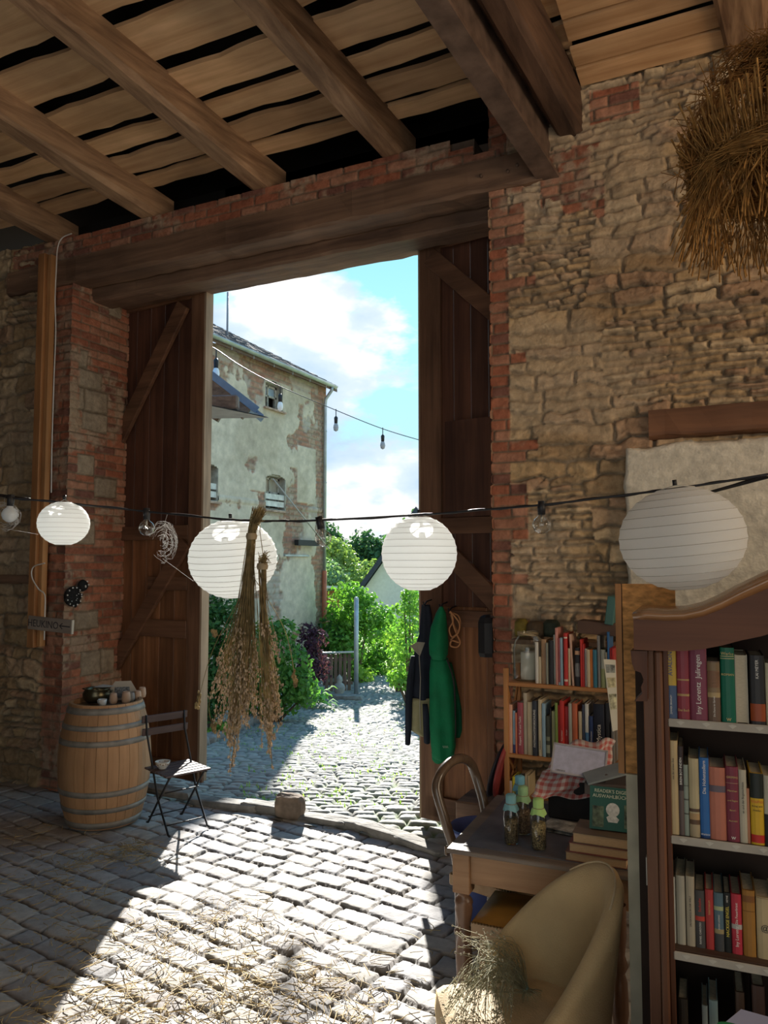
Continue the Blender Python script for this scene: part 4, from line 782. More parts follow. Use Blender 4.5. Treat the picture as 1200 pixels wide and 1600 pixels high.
# ---------------------------------------------------------------- sign, ornament, cobwebs on the left
p0 = aY(45, 972, 5.05); p1 = aY(114, 980, 5.05); p0.z = p0.z; d = p1 - p0; L_ = math.hypot(d.x, d.z)
sg = thing('wooden_sign', 'grey wooden board sign with arrow nailed across the orange post', 'sign', (p0 + p1)/2, rot=(0, math.atan2(-d.z, d.x), 0))
b = MB(); b.box((0, 0, 0), (L_, .02, .125), bev=.003); b.build('board', wood('grey_board_wood', (.24, .20, .17), (.40, .35, .30), 0, 1.5, bump=.3), sg)
M_ink = mat('dark_ink', (.05, .045, .05), .8, var=0); text(sg, 'HEUKINO', M_ink, .095, (-L_*.15, -.0112, -.004), (PI/2, 0, 0), sx=.95)
b = MB(); b.box((L_*.34, -.012, 0), (.13, .002, .010)); b.bar((L_*.34 - .065, -.012, 0), (L_*.34 - .03, -.012, .025), .008, .002, up=(0, 1, 0)); b.bar((L_*.34 - .065, -.012, 0), (L_*.34 - .03, -.012, -.025), .008, .002, up=(0, 1, 0)); b.build('arrow', M_ink, sg)
b = MB(); b.box((L_/2 - .004, -.002, 0), (.012, .022, .125)); b.build('cut_end', mat('pale_cut', (.55, .50, .42), .8, var=.05), sg)
c0 = aX(113, 932, -5.80); c0.x = -5.80; c1 = aX(129, 915, -5.80)
om = thing('spotted_ornament', 'black ornament dotted with white beads hanging on the brick jamb', 'ornament', c0); b = MB(); d = c1 - c0
b.lathe([(0, .03), (.05, .028), (.085, .018), (.095, 0), (.085, -.02), (0, -.03)], n=18, axis=(1, 0, 0)); b.lathe([(0, .035), (.045, .028), (.058, 0), (.045, -.02), (0, -.03)], (d.x, d.y, d.z), n=14, axis=(1, 0, 0)); r2 = random.Random(2)
for k in range(26): a = k*2.4; rr = .09*math.sqrt((k + .5)/26); b.ball((.018, rr*math.cos(a)*1.1, rr*math.sin(a)*1.05), .018, 7, 5)
b.build('dark_body', mat('soft_black', (.012, .012, .012), .9, var=0), om); b = MB()
for k in range(12): a = k*.55 + .2; rr = .085; b.ball((.03, rr*math.cos(a*1.0), rr*math.sin(a)), .008, 7, 5)
for k in range(6): b.ball((.045, r2.uniform(-.05, .05), r2.uniform(-.05, .05)), .0045, 6, 4)
for k in range(4): b.ball((.04, d.y + r2.uniform(-.03, .04), d.z + r2.uniform(-.03, .04)), .008, 7, 5)
tag(b.build('bead', mat('white_bead', (.62, .62, .60), .4, var=0), om), label='small white beads', kind='stuff')
# ---------------------------------------------------------------- string of festoon bulbs and paper lanterns
cpts = [Vector((-9.1, 1.2, 3.2)), aD(-120, 758, 3.4), aD(0, 775, 3.25), aD(17, 778, 3.2), aD(105, 786, 3.2), aD(229, 799, 3.2), aD(360, 812, 3.05), aD(430, 814, 2.98), aD(500, 813, 2.92), aD(663, 804, 2.9), aD(760, 796, 2.8), aD(846, 789, 2.7), aD(980, 773, 2.6), aD(1080, 760, 2.5), aD(1200, 741, 2.4), aD(1290, 722, 2.3), Vector((4.44, 1.0, 3.3))]
b = MB(); sp = smooth_path(cpts, 8); b.tube(sp, .0042, 6); b.tube([q + Vector((0, .004, .004*math.sin(i*.9))) for i, q in enumerate(sp)], .0028, 5); tag(b.build('festoon_cable', M_black), 'thin dark festoon cable carrying bulbs and paper lanterns across the picture', 'cable')
def near(px): 
    best = min(sp, key=lambda q: abs((600 + 1200*(q - EYE).dot(_R)/max((q - EYE).dot(_F), .01)) - px) if (q - EYE).dot(_F) > .5 else 9e9); return best
M_globe = glass('globe_glass', (.90, .92, .92), thin=1.5); M_wire = mat('filament', (.5, .48, .42), .3, metal=.7, var=0)
for px, lab, frost in ((17, 'round festoon bulb at the left edge, glowing white in the sun', 1), (229, 'sunlit round bulb between the small left lantern and the big lantern', 2), (499, 'clear round bulb hanging in front of the building downpipe', 0), (846, 'clear round bulb hanging before the rubble stone wall', 0)):
    q = near(px); q = aD(px, {17: 778, 229: 799, 499: 813, 846: 789}[px], (q - EYE).dot(_F)); tl = {17: .05, 229: -.03, 499: -.25, 846: 0}[px]
    r_ = thing('festoon_bulb', lab, 'light bulb', q, 0, 'round bulbs on the festoon cable', rot=(0, tl, 0))
    b = MB(); b.tube([(0, 0, .012), (0, 0, -.008), (0, 0, -.034)], [.010, .015, .0135], 12); b.box((0, 0, .008), (.022, .016, .012)); b.build('socket', M_black, r_)
    b = MB(); b.lathe([(.012, -.034), (.0135, -.040), (.026, -.050), (.0325, -.066), (.0325, -.074), (.026, -.090), (.012, -.100), (.001, -.102)], n=20); b.build('glass_globe', {0: M_globe, 1: translucent('frost_glass', (.8, .84, .86), (.8, .85, .88), .5, .2), 2: M_globe}[frost], r_)
    b = MB(); b.tube([(0, 0, -.034), (0, 0, -.06)], .004, 6); b.tube([(-.008, 0, -.06), (-.006, 0, -.075), (0, 0, -.066), (.006, 0, -.075), (.008, 0, -.06)], .0012, 5); b.build('filament', M_wire, r_)
M_paper = translucent('lantern_paper', (.84, .86, .86), (.90, .92, .91), .60); M_rib = mat('lantern_rib', (.42, .41, .37), .7, var=0)
def lantern(px, py, t, Rr, lab, sq=1.0, ns=13, tilt=(0, 0, 0), tone=None):
    c = aD(px, py, t); r_ = thing('paper_lantern', lab, 'paper lantern', c, 0, 'round paper lanterns on the cable', rot=tilt); b = MB(); prof = []; hole = .30
    a0 = math.asin(hole); ribs = []
    for i in range(ns):
        for k in range(5):
            f = (i + k/5)/ns; a = a0 + (PI - 2*a0)*f; q = 1 - .012*math.sin(PI*k/5); prof.append((Rr*math.sin(a)*q, Rr*sq*math.cos(a)*q))
        a = a0 + (PI - 2*a0)*i/ns; ribs.append((Rr*math.sin(a), Rr*sq*math.cos(a)))
    prof.append((Rr*hole, -Rr*sq*math.cos(a0))); ribs.append(prof[-1]); b.lathe(prof, n=48); b.build('paper_shade', M_paper, r_)
    b = MB()
    for (rr, z) in ribs: b.tube([(rr*1.002*math.cos(2*PI*k/40), rr*1.002*math.sin(2*PI*k/40), z) for k in range(41)], Rr*.0045, 4, cap=False)
    b.build('wire_ribs', M_rib, r_)
    b = MB(); zt = Rr*sq*math.cos(a0)
    b.tube([(-Rr*hole, 0, zt), (0, 0, zt + .012), (Rr*hole, 0, zt)], .0015, 5); b.tube([(-Rr*hole*.9, 0, zt), (-Rr*.25, 0, 0), (-Rr*hole*.9, 0, -zt)], .0015, 5); b.tube([(Rr*hole*.9, 0, zt), (Rr*.25, 0, 0), (Rr*hole*.9, 0, -zt)], .0015, 5); b.build('wire_frame', M_rib, r_)
    b = MB(); b.tube([(0, 0, zt + .012), (0, 0, zt + .03)], .007, 8); b.tube([(0, 0, zt - .01), (0, 0, zt - .05)], [.014, .016], 10); b.build('socket', M_black, r_)
    return r_
lantern(99.5, 818, 3.2, .104, 'smallest white paper lantern, at the far left before the orange post', sq=.89, ns=12)
lantern(364, 873, 3.17, .182, 'big white paper lantern behind the hanging dried bunch', sq=.90, ns=16, tilt=(R(7), 0, 0))
lantern(655, 865, 3.0, .148, 'white paper lantern in the middle, overlapping the right gate leaf', ns=14)
lantern(1065, 841, 2.5, .197, 'large unlit white paper lantern on the right, before the pale render', sq=.86, ns=13, tilt=(R(4), R(-5), 0))
def web(px, py, t, rw, rh, lab, seed, px2, py2):
    r2 = random.Random(seed); c = aD(px, py, t); b = MB()
    for k in range(60):
        rr = math.sqrt(r2.random()); a0 = r2.uniform(-2.4, 1.6); pts = []
        for j in range(6): a = a0 + j*.28; q = rr*(1 + r2.uniform(-.12, .12)); pts.append(c + _R*(rw*q*math.cos(a)) + _U*(rh*q*math.sin(a)) + _F*r2.uniform(-.012, .012))
        b.tube(pts, .0007, 3, cap=False)
    for k in range(9): a = r2.uniform(-2.4, 1.6); b.tube([c, c + _R*rw*math.cos(a) + _U*rh*math.sin(a)], .0006, 3, cap=False)
    b.tube([c - _U*rh*.8, aD(px2, py2, t - .02)], .0006, 3, cap=False); b.tube([c + _U*rh*.6, near(px)], .0006, 3, cap=False)
    return tag(b.build('cobweb', mat('dusty_thread', (.45, .43, .40), .8, var=0)), lab, 'cobweb')
web(254, 847, 3.18, .060, .085, 'dusty cobweb tangle hanging right of the sunlit bulb', 1, 302, 908); web(8, 808, 3.2, .06, .06, 'dusty cobweb tangle under the bulb at the left edge', 2, 60, 835)
# ---------------------------------------------------------------- dried grass bunches hanging from the cable
M_stemd = mat('dry_stem', (.22, .165, .075), .8, var=.3, vs=30); M_seed = mat('dry_seed', (.40, .31, .215), .85, var=.3, vs=50)
def strand(b, pts, r, n=3): b.tube(pts, r, n, cap=False)
def bunch(name, lab, top, tie, tips, t, n, seed, spread=1.0, fan=(.5, .9)):
    r2 = random.Random(seed); A = aD(top[0], top[1], t); T_ = aD(tie[0], tie[1], t); r_ = thing(name, lab, 'dried grass', A); st = MB(); sd_ = MB()
    for k in range(n):
        tx, ty = r2.choice(tips); e = aD(tx + r2.gauss(0, 5.5)*spread, ty + r2.gauss(0, 14)*spread, t + r2.uniform(-.05, .05)); off = lambda s: Vector((r2.uniform(-s, s), r2.uniform(-s, s), 0))
        f = r2.uniform(*fan); mid = T_.lerp(e, .5); mid.x = lerp(T_.x, mid.x, f); mid.y = lerp(T_.y, mid.y, f)
        pts = smooth_path([A + off(.022) + Vector((0, 0, r2.uniform(-.03, .03))), T_ + off(.012), mid + off(.012), e], 5); pts = [p - A for p in pts]; strand(st, pts, [.0012]*len(pts))
        m_ = len(pts); L_ = r2.randint(2, 4)
        for j in range(m_ - L_, m_):
            for _ in range(4):
                c = pts[j].lerp(pts[min(j + 1, m_ - 1)], r2.random()) + Vector((r2.uniform(-.006, .006), r2.uniform(-.006, .006), r2.uniform(-.01, .01))); sd_.ball(c, r2.uniform(.0020, .0040), 5, 3, (1, 1, 1.8))
    st.build('dry_stems', M_stemd, r_)['kind'] = 'stuff'; sd_.build('seed_heads', M_seed, r_)['kind'] = 'stuff'
    b = MB(); q = T_ - A; b.lathe([(.019, -.012), (.022, 0), (.019, .012)], tuple(q), n=12); b.build('twine', mat('twine', (.30, .24, .15), .9, var=0), r_)
    return r_
tips1 = [(335, 1075), (340, 1120), (360, 1130), (372, 1090), (385, 1085), (390, 1060), (378, 1110), (362, 1150), (395, 1070), (350, 1060), (370, 1040), (400, 1050), (358, 1090), (345, 1050), (375, 1075), (370, 1000), (365, 1185), (385, 1020), (382, 1100), (368, 1120), (395, 1100)]
bunch('dried_grass_bunch', 'large brown dried grass bunch hanging head down from the festoon cable', (404, 803), (393, 838), tips1, 2.93, 190, 5)
tips2 = [(425, 1150), (430, 1120), (420, 1165), (437, 1105), (415, 1130), (432, 1085), (427, 1010), (420, 985), (434, 1060)]
bunch('dried_grass_bunch', 'second darker dried bunch tied lower, hanging right of the large one', (413, 872), (410, 885), tips2, 2.90, 70, 6, fan=(.25, .7))
b = MB(); b.tube([near(405), aD(406, 830, 2.91), aD(412, 873, 2.90)], .0015, 4); tag(b.build('twine', MATS['twine']), 'thin twine holding the lower dried bunch on the cable', 'twine')
b = MB(); r2 = random.Random(8)
for ex, ey, mx, my in ((308, 1103, 335, 1010), (462, 1068, 445, 985), (333, 990, 352, 985), (335, 1140, 330, 1080)):
    A = aD(395, 900, 2.92); m_ = aD(mx, my, 2.92); e = aD(ex, ey, 2.92); pts = smooth_path([A, m_, e], 8); strand(b, pts, [.0013]*len(pts))
    for j in range(len(pts) - 3, len(pts)):
        for _ in range(9): b.ball(pts[j] + Vector((r2.uniform(-.006, .006), r2.uniform(-.006, .006), r2.uniform(-.012, .012))), .005, 5, 3, (1, 1, 1.6))
tag(b.build('stray_grass', M_stemd), 'few long stray grass stems arching out of the large dried bunch', 'dried grass')
# ---------------------------------------------------------------- straw harvest crown at upper right
M_straw = mat('straw', (.33, .17, .045), .75, var=.35, vs=25); M_straw2 = mat('straw_ears', (.30, .14, .035), .8, var=.35, vs=25)
HC = aD(1228, 268, 2.6); hc = thing('straw_crown', 'rustic straw harvest crown hanging from the ceiling in front of the stone wall', 'straw crown', HC); r2 = random.Random(77)
def fuzz(b, path, rad, n, ln, wob, r=.0018, up=.0):
    m_ = len(path)
    for _ in range(n):
        k = r2.randrange(m_ - 1); p = path[k].lerp(path[k + 1], r2.random()); tg = (path[k + 1] - path[k]).normalized(); o_ = Vector((r2.gauss(0, 1), r2.gauss(0, 1), r2.gauss(0, 1))).normalized()*rad*r2.random()**.5
        d = (tg*r2.choice((-1, 1)) + Vector((r2.gauss(0, wob), r2.gauss(0, wob), r2.gauss(0, wob) + up))).normalized(); L_ = ln*r2.uniform(.5, 1.2); q = p + o_
        b.tube([q - d*L_/2, q + Vector((0, 0, L_*.04)), q + d*L_/2], [r, r, r*.6], 3, cap=False)
RR = .27; ring = [Vector((RR*math.cos(a), RR*math.sin(a), 0)) for a in np.linspace(0, 2*PI, 40)]
b = MB(); b.tube(ring, .028, 8); fuzz(b, ring, .055, 1500, .16, .22); b.build('straw_ring', M_straw, hc)['kind'] = 'stuff'
for k, a0 in enumerate((0.3, 0.3 + PI/2, .3 + PI, .3 - PI/2)):
    arc = [Vector((RR*math.cos(a0)*math.cos(q), RR*math.sin(a0)*math.cos(q), .42*math.sin(q))) for q in np.linspace(0, PI/2, 12)]
    b = MB(); b.tube(arc, .012, 6); fuzz(b, arc, .085, 620, .15, .55, up=.15); b.build('straw_arch', M_straw2, hc)['kind'] = 'stuff'
b = MB()
for _ in range(650):
    a = r2.random()*6.28; p = Vector((RR*math.cos(a), RR*math.sin(a), -.01))*r2.uniform(.85, 1.1); dn = r2.uniform(.10, .26); o_ = Vector((math.cos(a), math.sin(a), 0))*r2.uniform(-.03, .09) + Vector((-math.sin(a), math.cos(a), 0))*r2.uniform(-.1, .1)
    b.tube([p, p + o_*.5 - Vector((0, 0, dn*.5)), p + o_ - Vector((0, 0, dn))], [.0016, .0016, .0035], 3, cap=False)
for _ in range(700):
    a = r2.random()*6.28; p = Vector((RR*math.cos(a), RR*math.sin(a), .02))*r2.uniform(.9, 1.1); o_ = Vector((math.cos(a), math.sin(a), 0))*r2.uniform(-.04, .08); h = r2.uniform(.06, .20)
    b.tube([p, p + o_*.5 + Vector((0, 0, h*.5)), p + o_ + Vector((0, 0, h))], [.0016, .002, .004], 3, cap=False)
b.build('hanging_ears', M_straw, hc)['kind'] = 'stuff'
b = MB(); b.tube([Vector((0, 0, .42)), Vector((0, 0, cz(HC.y, 5.44) - HC.z))], .004, 6); b.build('hanging_cord', MATS['twine'], hc)
# ---------------------------------------------------------------- clothes on the right gate leaf
def loft(b, rows, t, depth, seed, nfold=5, amp=.02, n=28):
    """rows: (py, px left, px right); closed padded body hanging in front of the leaf"""
    vs = []; r2 = random.Random(seed); ph = r2.uniform(0, 6)
    for i, (py, a, e) in enumerate(rows):
        A = aD(a, py, t); E = aD(e, py, t); c = (A + E)/2; w_ = (E - A).length/2; u = (E - A).normalized(); v = Vector((u.y, -u.x, 0))
        for k in range(n):
            q = 2*PI*k/n; f = 1 + amp/depth*math.sin(nfold*q + ph + i*.15)*(.5 + i/len(rows)); d = depth*(.5 + .5*min(1, w_/.1))
            vs.append(c + u*w_*math.cos(q) + v*d*math.sin(q)*f)
    m_ = len(rows); b.add(vs, [(i*n + k, (i + 1)*n + k, (i + 1)*n + (k + 1) % n, i*n + (k + 1) % n) for i in range(m_ - 1) for k in range(n)] + [tuple(range(n)), tuple((m_ - 1)*n + k for k in range(n))[::-1]], True); return b
def dens(rows, n=4):
    out = []
    for i in range(len(rows) - 1):
        for k in range(n): out.append(tuple(lerp(a, c, k/n) for a, c in zip(rows[i], rows[i + 1])))
    return out + [rows[-1]]
M_green = mat('green_cloth', (.0, .17, .065), .75, var=.12, vs=8, bump=.3, bs=50); M_navy = mat('navy_cloth', (.012, .018, .032), .8, var=.15, bump=.3, bs=50); M_oliv = mat('olive_cloth', (.30, .29, .16), .8, var=.1, bump=.3); M_dgreen = mat('dark_green_cloth', (.0, .09, .04), .8, var=.1)
j0 = aD(690, 950, 6.0); gj = thing('green_jacket', 'bright green hooded jacket hanging on the right gate leaf', 'jacket', (0, 0, 0))
t_ = 6.0
loft(MB(), [], t_, .05, 1) if False else None
b = MB(); loft(b, dens([(1028, 673, 700), (1050, 671, 706), (1090, 671, 711), (1130, 671, 713), (1165, 673, 712), (1183, 676, 709), (1186, 680, 704)]), t_, .075, 3, 5, .012); b.build('body', M_green, gj)
b = MB(); loft(b, dens([(948, 687, 692), (958, 681, 697), (980, 673, 699), (1005, 670, 701), (1022, 671, 700), (1030, 675, 696)]), t_ - .05, .085, 4, 3, .01); b.build('hood', M_green, gj)
b = MB(); loft(b, dens([(1035, 698, 706), (1070, 703, 714), (1110, 708, 722), (1140, 711, 723), (1152, 711, 719)]), t_ + .09, .04, 5, 3, .006); b.build('sleeve', M_dgreen, gj)
b = MB(); loft(b, dens([(1175, 674, 700), (1187, 675, 705), (1192, 679, 690)]), t_ + .02, .05, 7, 3, .006); b.build('hem', M_green, gj)
b = MB(); b.tube(smooth_path([aD(698, 1030, t_ - .05), aD(708, 1060, t_ - .04), aD(711, 1100, t_ - .03), aD(711, 1150, t_ - .03), aD(706, 1180, t_ - .03)]), .006, 6); b.build('zip', M_black, gj)
q = aD(696, 1167, t_ - .085); b = MB()
for k in range(4): b.bar(q + _R*(k*.011 - .02) + _U*.008, q + _R*(k*.011 - .013) - _U*.008, .004, .003)
b.build('logo', mat('pale_logo', (.45, .6, .5), .6, var=0), gj)
nj = thing('navy_jacket', 'dark navy jacket with olive lower panels hanging left of the green one', 'jacket', (0, 0, 0)); t_ = 6.12
b = MB(); loft(b, dens([(945, 659, 672), (960, 657, 675), (990, 655, 676), (1005, 650, 677), (1030, 645, 677), (1060, 641, 676), (1092, 640, 676)]), t_, .06, 6, 4, .012); b.build('body', M_navy, nj)
b = MB(); loft(b, dens([(1090, 640, 676), (1110, 639, 675), (1138, 638, 672), (1143, 645, 670), (1149, 655, 668)]), t_ - .005, .062, 6, 4, .012); b.build('lower_panel', M_oliv, nj)
b = MB(); loft(b, dens([(1025, 642, 649), (1060, 636, 647), (1100, 633, 644), (1140, 633, 643), (1163, 633, 641), (1164, 634, 640)]), t_ - .06, .035, 8, 3, .005); b.build('sleeve', M_navy, nj)
b = MB(); loft(b, dens([(1100, 660, 668), (1130, 661, 672), (1160, 662, 672), (1162, 664, 671)]), t_ - .07, .03, 8, 3, .005); b.build('sleeve', M_navy, nj)
b = MB(); vs = [aD(641, 1009, t_ - .11), aD(652, 1003, t_ - .08), aD(656, 1025, t_ - .12), aD(664, 1004, t_ - .08), aD(648, 1017, t_ - .12)]; b.add(vs, [(0, 1, 2, 4), (1, 3, 2)]); thicken(b.build('collar', mat('grey_lining', (.32, .31, .26), .8, var=.1), nj), .006)
b = MB(); b.tube([aD(655, 1025, t_ - .08), aD(657, 1060, t_ - .075), aD(656, 1100, t_ - .08), aD(657, 1140, t_ - .08)], .004, 6); b.build('zip', MATS['grey_lining'], nj)
M_cord = mat('orange_cord', (.50, .24, .10), .6, var=.1); b = MB(); t_ = 5.95
for k, pts in enumerate((((703, 955), (712, 965), (718, 975), (716, 988), (706, 995), (702, 983), (708, 970), (704, 956)), ((705, 958), (708, 975), (713, 990), (719, 1003), (714, 1011), (704, 1009), (706, 1001), (717, 1004)), ((702, 957), (716, 962), (719, 978), (712, 992), (704, 1000)), ((704, 960), (711, 980), (716, 990)))):
    b.tube(smooth_path([aD(x, y, t_ + .01*k) for x, y in pts], 5), .0065, 6)
tag(b.build('coiled_cord', M_cord), 'loosely coiled tan orange cord hanging right of the green jacket', 'cord')
q = aD(762, 992, 5.72); lp = thing('black_lamp', 'small black wall lamp on the gate leaf beside the brick edge', 'lamp', q); b = MB(); b.lathe([(0, .15), (.03, .148), (.06, .13), (.075, .09), (.075, -.13), (.065, -.16), (0, -.165)], n=8, smooth=False); b.build('housing', M_black, lp)
b = MB(); b.box((0, .08, .02), (.03, .12, .04)); b.build('bracket', M_black, lp)
for nm, px, py, lab in (('coat_hook', 690, 948, 'iron coat hook holding the green jacket'), ('coat_hook', 665, 944, 'iron coat hook holding the navy jacket'), ('coat_hook', 704, 954, 'iron coat hook holding the orange cord')):
    q = aD(px, py, 6.05); b = MB(); b.tube([q + Vector((0, .12, .03)), q + Vector((0, .02, .02)), q + Vector((0, -.03, -.01)), q + Vector((0, -.05, .02))], .006, 6); tag(b.build(nm, M_iron), lab, 'hook', 'coat hooks on the right gate leaf')
# ---------------------------------------------------------------- table with turned legs
M_tabw = wood('table_wood', (.26, .135, .065), (.44, .26, .14), 0, 1, bump=.25, rough=.5); M_tabl = wood('table_leg_wood', (.12, .06, .035), (.26, .14, .08), 2, 1, bump=.2, rough=.35, spec=.5)
M_lino = mat('grey_lino', (.105, .105, .125), .5, var=.25, vs=7, bump=.15, bs=30); M_edge = wood('table_edge', (.12, .095, .08), (.26, .21, .17), 0, 1, bump=.25, rough=.5)
TA = Vector((-1.364, 3.499, 0)); TZ = .75; tb = thing('wooden_table', 'wooden table with turned legs and grey lino top holding bottles and books', 'table', TA, R(2.5))
TW = 1.12; TD = .92
b = MB(); b.box((TW/2, TD/2, TZ - .012), (TW, TD, .022), bev=.004); b.build('tabletop', M_edge, tb)
b = MB(); b.box((TW/2, TD/2, TZ + .0005), (TW - .13, TD - .13, .004)); b.build('lino_inset', M_lino, tb)
for (c, d) in (((TW/2, .055, TZ - .095), (TW - .2, .022, .14)), ((TW/2, TD - .055, TZ - .095), (TW - .2, .022, .14)), ((.055, TD/2, TZ - .095), (.022, TD - .2, .14)), ((TW - .055, TD/2, TZ - .095), (.022, TD - .2, .14))):
    b = MB(); b.box(c, d, bev=.002); b.build('apron', M_tabw, tb)
for x, y in ((.065, .065), (TW - .065, .065), (.065, TD - .065), (TW - .065, TD - .065)):
    b = MB(); b.box((x, y, TZ - .115), (.085, .085, .19), bev=.004); lg = b.build('leg', M_tabw, tb)
    b = MB(); b.lathe([(.036, .54), (.03, .53), (.027, .52), (.04, .505), (.045, .49), (.04, .475), (.043, .46), (.034, .40), (.028, .375), (.046, .36), (.048, .35), (.03, .335), (.036, .30), (.041, .24), (.034, .10), (.025, .07), (.036, .05), (.03, .02), (.02, 0)], (x, y, 0), n=20); b.build('turned_post', M_tabl, lg)
# ---------------------------------------------------------------- wooden chair with arched back
M_arch = wood('dark_bent_wood', (.07, .045, .03), (.17, .11, .07), 2, 1, bump=.15, rough=.25, spec=.6); M_pale = wood('pale_chair_wood', (.30, .19, .10), (.46, .31, .18), 0, 1, bump=.2, rough=.45)
M_leath = mat('tan_leather', (.36, .19, .06), .45, var=.2, vs=5, bump=.15)
ac = thing('arched_back_chair', 'dark wooden chair with arched back and tan leather seat pushed under the table', 'chair', (-1.27, 4.08, 0), R(-104))
# local: +y is the facing direction, back at -y
b = MB(); arc = [(-.15, -.17, .0), (-.165, -.17, .46), (-.19, -.23, .70), (-.195, -.28, .84)] + [(-.19*math.cos(a), -.295, .86 + .135*math.sin(a)) for a in np.linspace(.25, PI - .25, 9)] + [(.195, -.28, .84), (.19, -.23, .70), (.165, -.17, .46), (.15, -.17, .0)]
b.tube(smooth_path(arc, 5), .027, 12); b.build('arched_back', M_arch, ac)
b = MB(); b.box((0, -.235, .56), (.38, .02, .05), bev=.004); b.build('back_rail', M_arch, ac)
b = MB(); b.box((0, 0, .425), (.40, .42, .065), bev=.008); b.build('seat_frame', M_pale, ac)
b = MB(); b.grid(lambda u, v: ((u - .5)*.38, (v - .5)*.40, .455 + .028*(1 - abs(2*u - 1)**4)*(1 - abs(2*v - 1)**4)), 13, 13); b.build('leather_seat', M_leath, ac)
b = MB()
for k in range(25):
    for s in (-1, 1): b.ball((s*.199, -.19 + k*.0163, .454), .0055, 6, 4)
tag(b.build('brass_nail', mat('dark_brass', (.14, .09, .04), .35, metal=.8, var=0), ac), kind='stuff')
for x in (-.175, .175): b = MB(); b.tube([(x, .18, .40), (x, .19, 0)], [.02, .014], 10); b.build('leg', M_pale, ac)
b = MB(); b.tube([(-.175, .185, .2), (-.16, -.17, .2)], .010, 8); b.build('stretcher', M_pale, ac); b = MB(); b.tube([(.175, .185, .2), (.16, -.17, .2)], .010, 8); b.build('stretcher', M_pale, ac)
sl_ = thing('padded_stool', 'low pale wooden stool with mustard leather seat and nail trim under the table', 'stool', (-.985, 3.66, 0), R(1))
b = MB(); b.box((0, 0, .415), (.50, .38, .07), bev=.004); b.build('seat_frame', M_pale, sl_)
b = MB(); b.grid(lambda u, v: ((u - .5)*.49, (v - .5)*.37, .452 + .035*(1 - abs(2*u - 1)**4)*(1 - abs(2*v - 1)**4)), 13, 13); b.build('leather_seat', mat('mustard_leather', (.36, .185, .04), .35, var=.2, vs=6), sl_)
b = MB()
for k in range(34): b.ball((-.243 + k*.01472, -.192, .450), .0055, 6, 4)
tag(b.build('brass_nail', MATS['dark_brass'], sl_), kind='stuff')
for x, y in ((-.2, -.16), (.2, -.16), (-.2, .16), (.2, .16)): b = MB(); b.box((x, y, .20), (.03, .03, .40), bev=.003); b.build('leg', M_pale, sl_)
# ---------------------------------------------------------------- blue tub with things in it
M_tub = mat('blue_plastic', (.085, .12, .33), .4, var=.06); q = Vector((-1.53, 4.50, 0)); bk_ = thing('blue_tub', 'blue plastic tub behind the arched chair beside the table leg', 'bucket', q)
b = MB(); b.lathe([(0, 0), (.145, 0), (.155, .01), (.172, .40), (.178, .50), (.19, .505), (.195, .52), (.185, .53), (.176, .52), (.165, .42), (.148, .02), (0, .015)], n=36); b.build('tub_body', M_tub, bk_)
b = MB(); b.tube([(.183*math.cos(a), .183*math.sin(a), .46) for a in np.linspace(0, 2*PI, 40)], .006, 6, cap=False); b.build('rim_band', M_tub, bk_)
tag((lambda b: (b.tube([Vector((-1.5, 4.46, .08)), Vector((-1.40, 4.44, .60))], .012, 8), b.build('yellow_stick', mat('yellow_plastic', (.55, .42, .03), .5, var=0)))[1])(MB()), 'yellow handle sticking out of the blue tub', 'handle')
b = MB(); r2 = random.Random(4)
for _ in range(9): b.ball((-1.53 + r2.uniform(-.09, .09), 4.50 + r2.uniform(-.09, .09), .36), .05, 8, 6)
tag(b.build('tub_filling', mat('dark_stuff', (.06, .02, .02), .8, var=.4)), 'dark red stuff lying inside the blue tub', 'contents', kind='stuff')
# ---------------------------------------------------------------- tan tub armchair
M_vel = mat('tan_upholstery', (.50, .36, .19), .62, var=.10, vs=4, bump=.35, bs=160, spec=.25); M_velp = mat('worn_upholstery', (.54, .42, .26), .75, var=.12, vs=12, bump=.4, bs=160)
fd = Vector((-.82, -.57, 0)); az = math.atan2(fd.y, fd.x) - PI/2; ar = thing('tub_armchair', 'worn tan upholstered tub chair in front of the wooden table', 'armchair', (-.80, 2.885, 0), az)
SH = .445; RX = .24; 
def shell(u, v, off):
    a = lerp(-1.72, 1.72, u); top = .46 + .48*max(0, math.cos(a*.80))**1.12; rad = 1 + off; z = lerp(.20, top, v); rk = .10*max(0, z - .45)*max(0, math.cos(a))
    return ((RX + off)*math.sin(a)*(1 + .05*(v)), -(.24 + off)*math.cos(a)*(1 + .1*v) + .02 - rk*1.0, z)
b = MB(); nu, nv = 33, 14
inner = lambda u, v: shell(u, v, 0 - .0); outer = lambda u, v: shell(u, v, .058)
vs = []
for j in range(nu):
    u = j/(nu - 1); col = [outer(u, i/(nv - 1)*.97) for i in range(nv)]; t_o = shell(u, 1, .045); t_m = shell(u, 1, .028); t_i = shell(u, 1, .012)
    col += [(t_o[0], t_o[1], t_o[2] + .004), (t_m[0], t_m[1], t_m[2] + .012), (t_i[0], t_i[1], t_i[2] + .004)] + [inner(u, 1 - (i + .3)/(nv - .0)*.97) for i in range(nv)]; vs += col
k_ = len(vs)//nu; b.add(vs, [(j*k_ + i, (j + 1)*k_ + i, (j + 1)*k_ + i + 1, j*k_ + i + 1) for j in range(nu - 1) for i in range(k_ - 1)] + [tuple(range(k_)), tuple((nu - 1)*k_ + i for i in range(k_))[::-1]], True)
b.build('curved_back', M_vel, ar)
b = MB(); b.tube([Vector(shell(j/60, 1, .028)) + Vector((0, 0, .014)) for j in range(18, 43)], .004, 6); b.build('worn_piping', M_velp, ar)
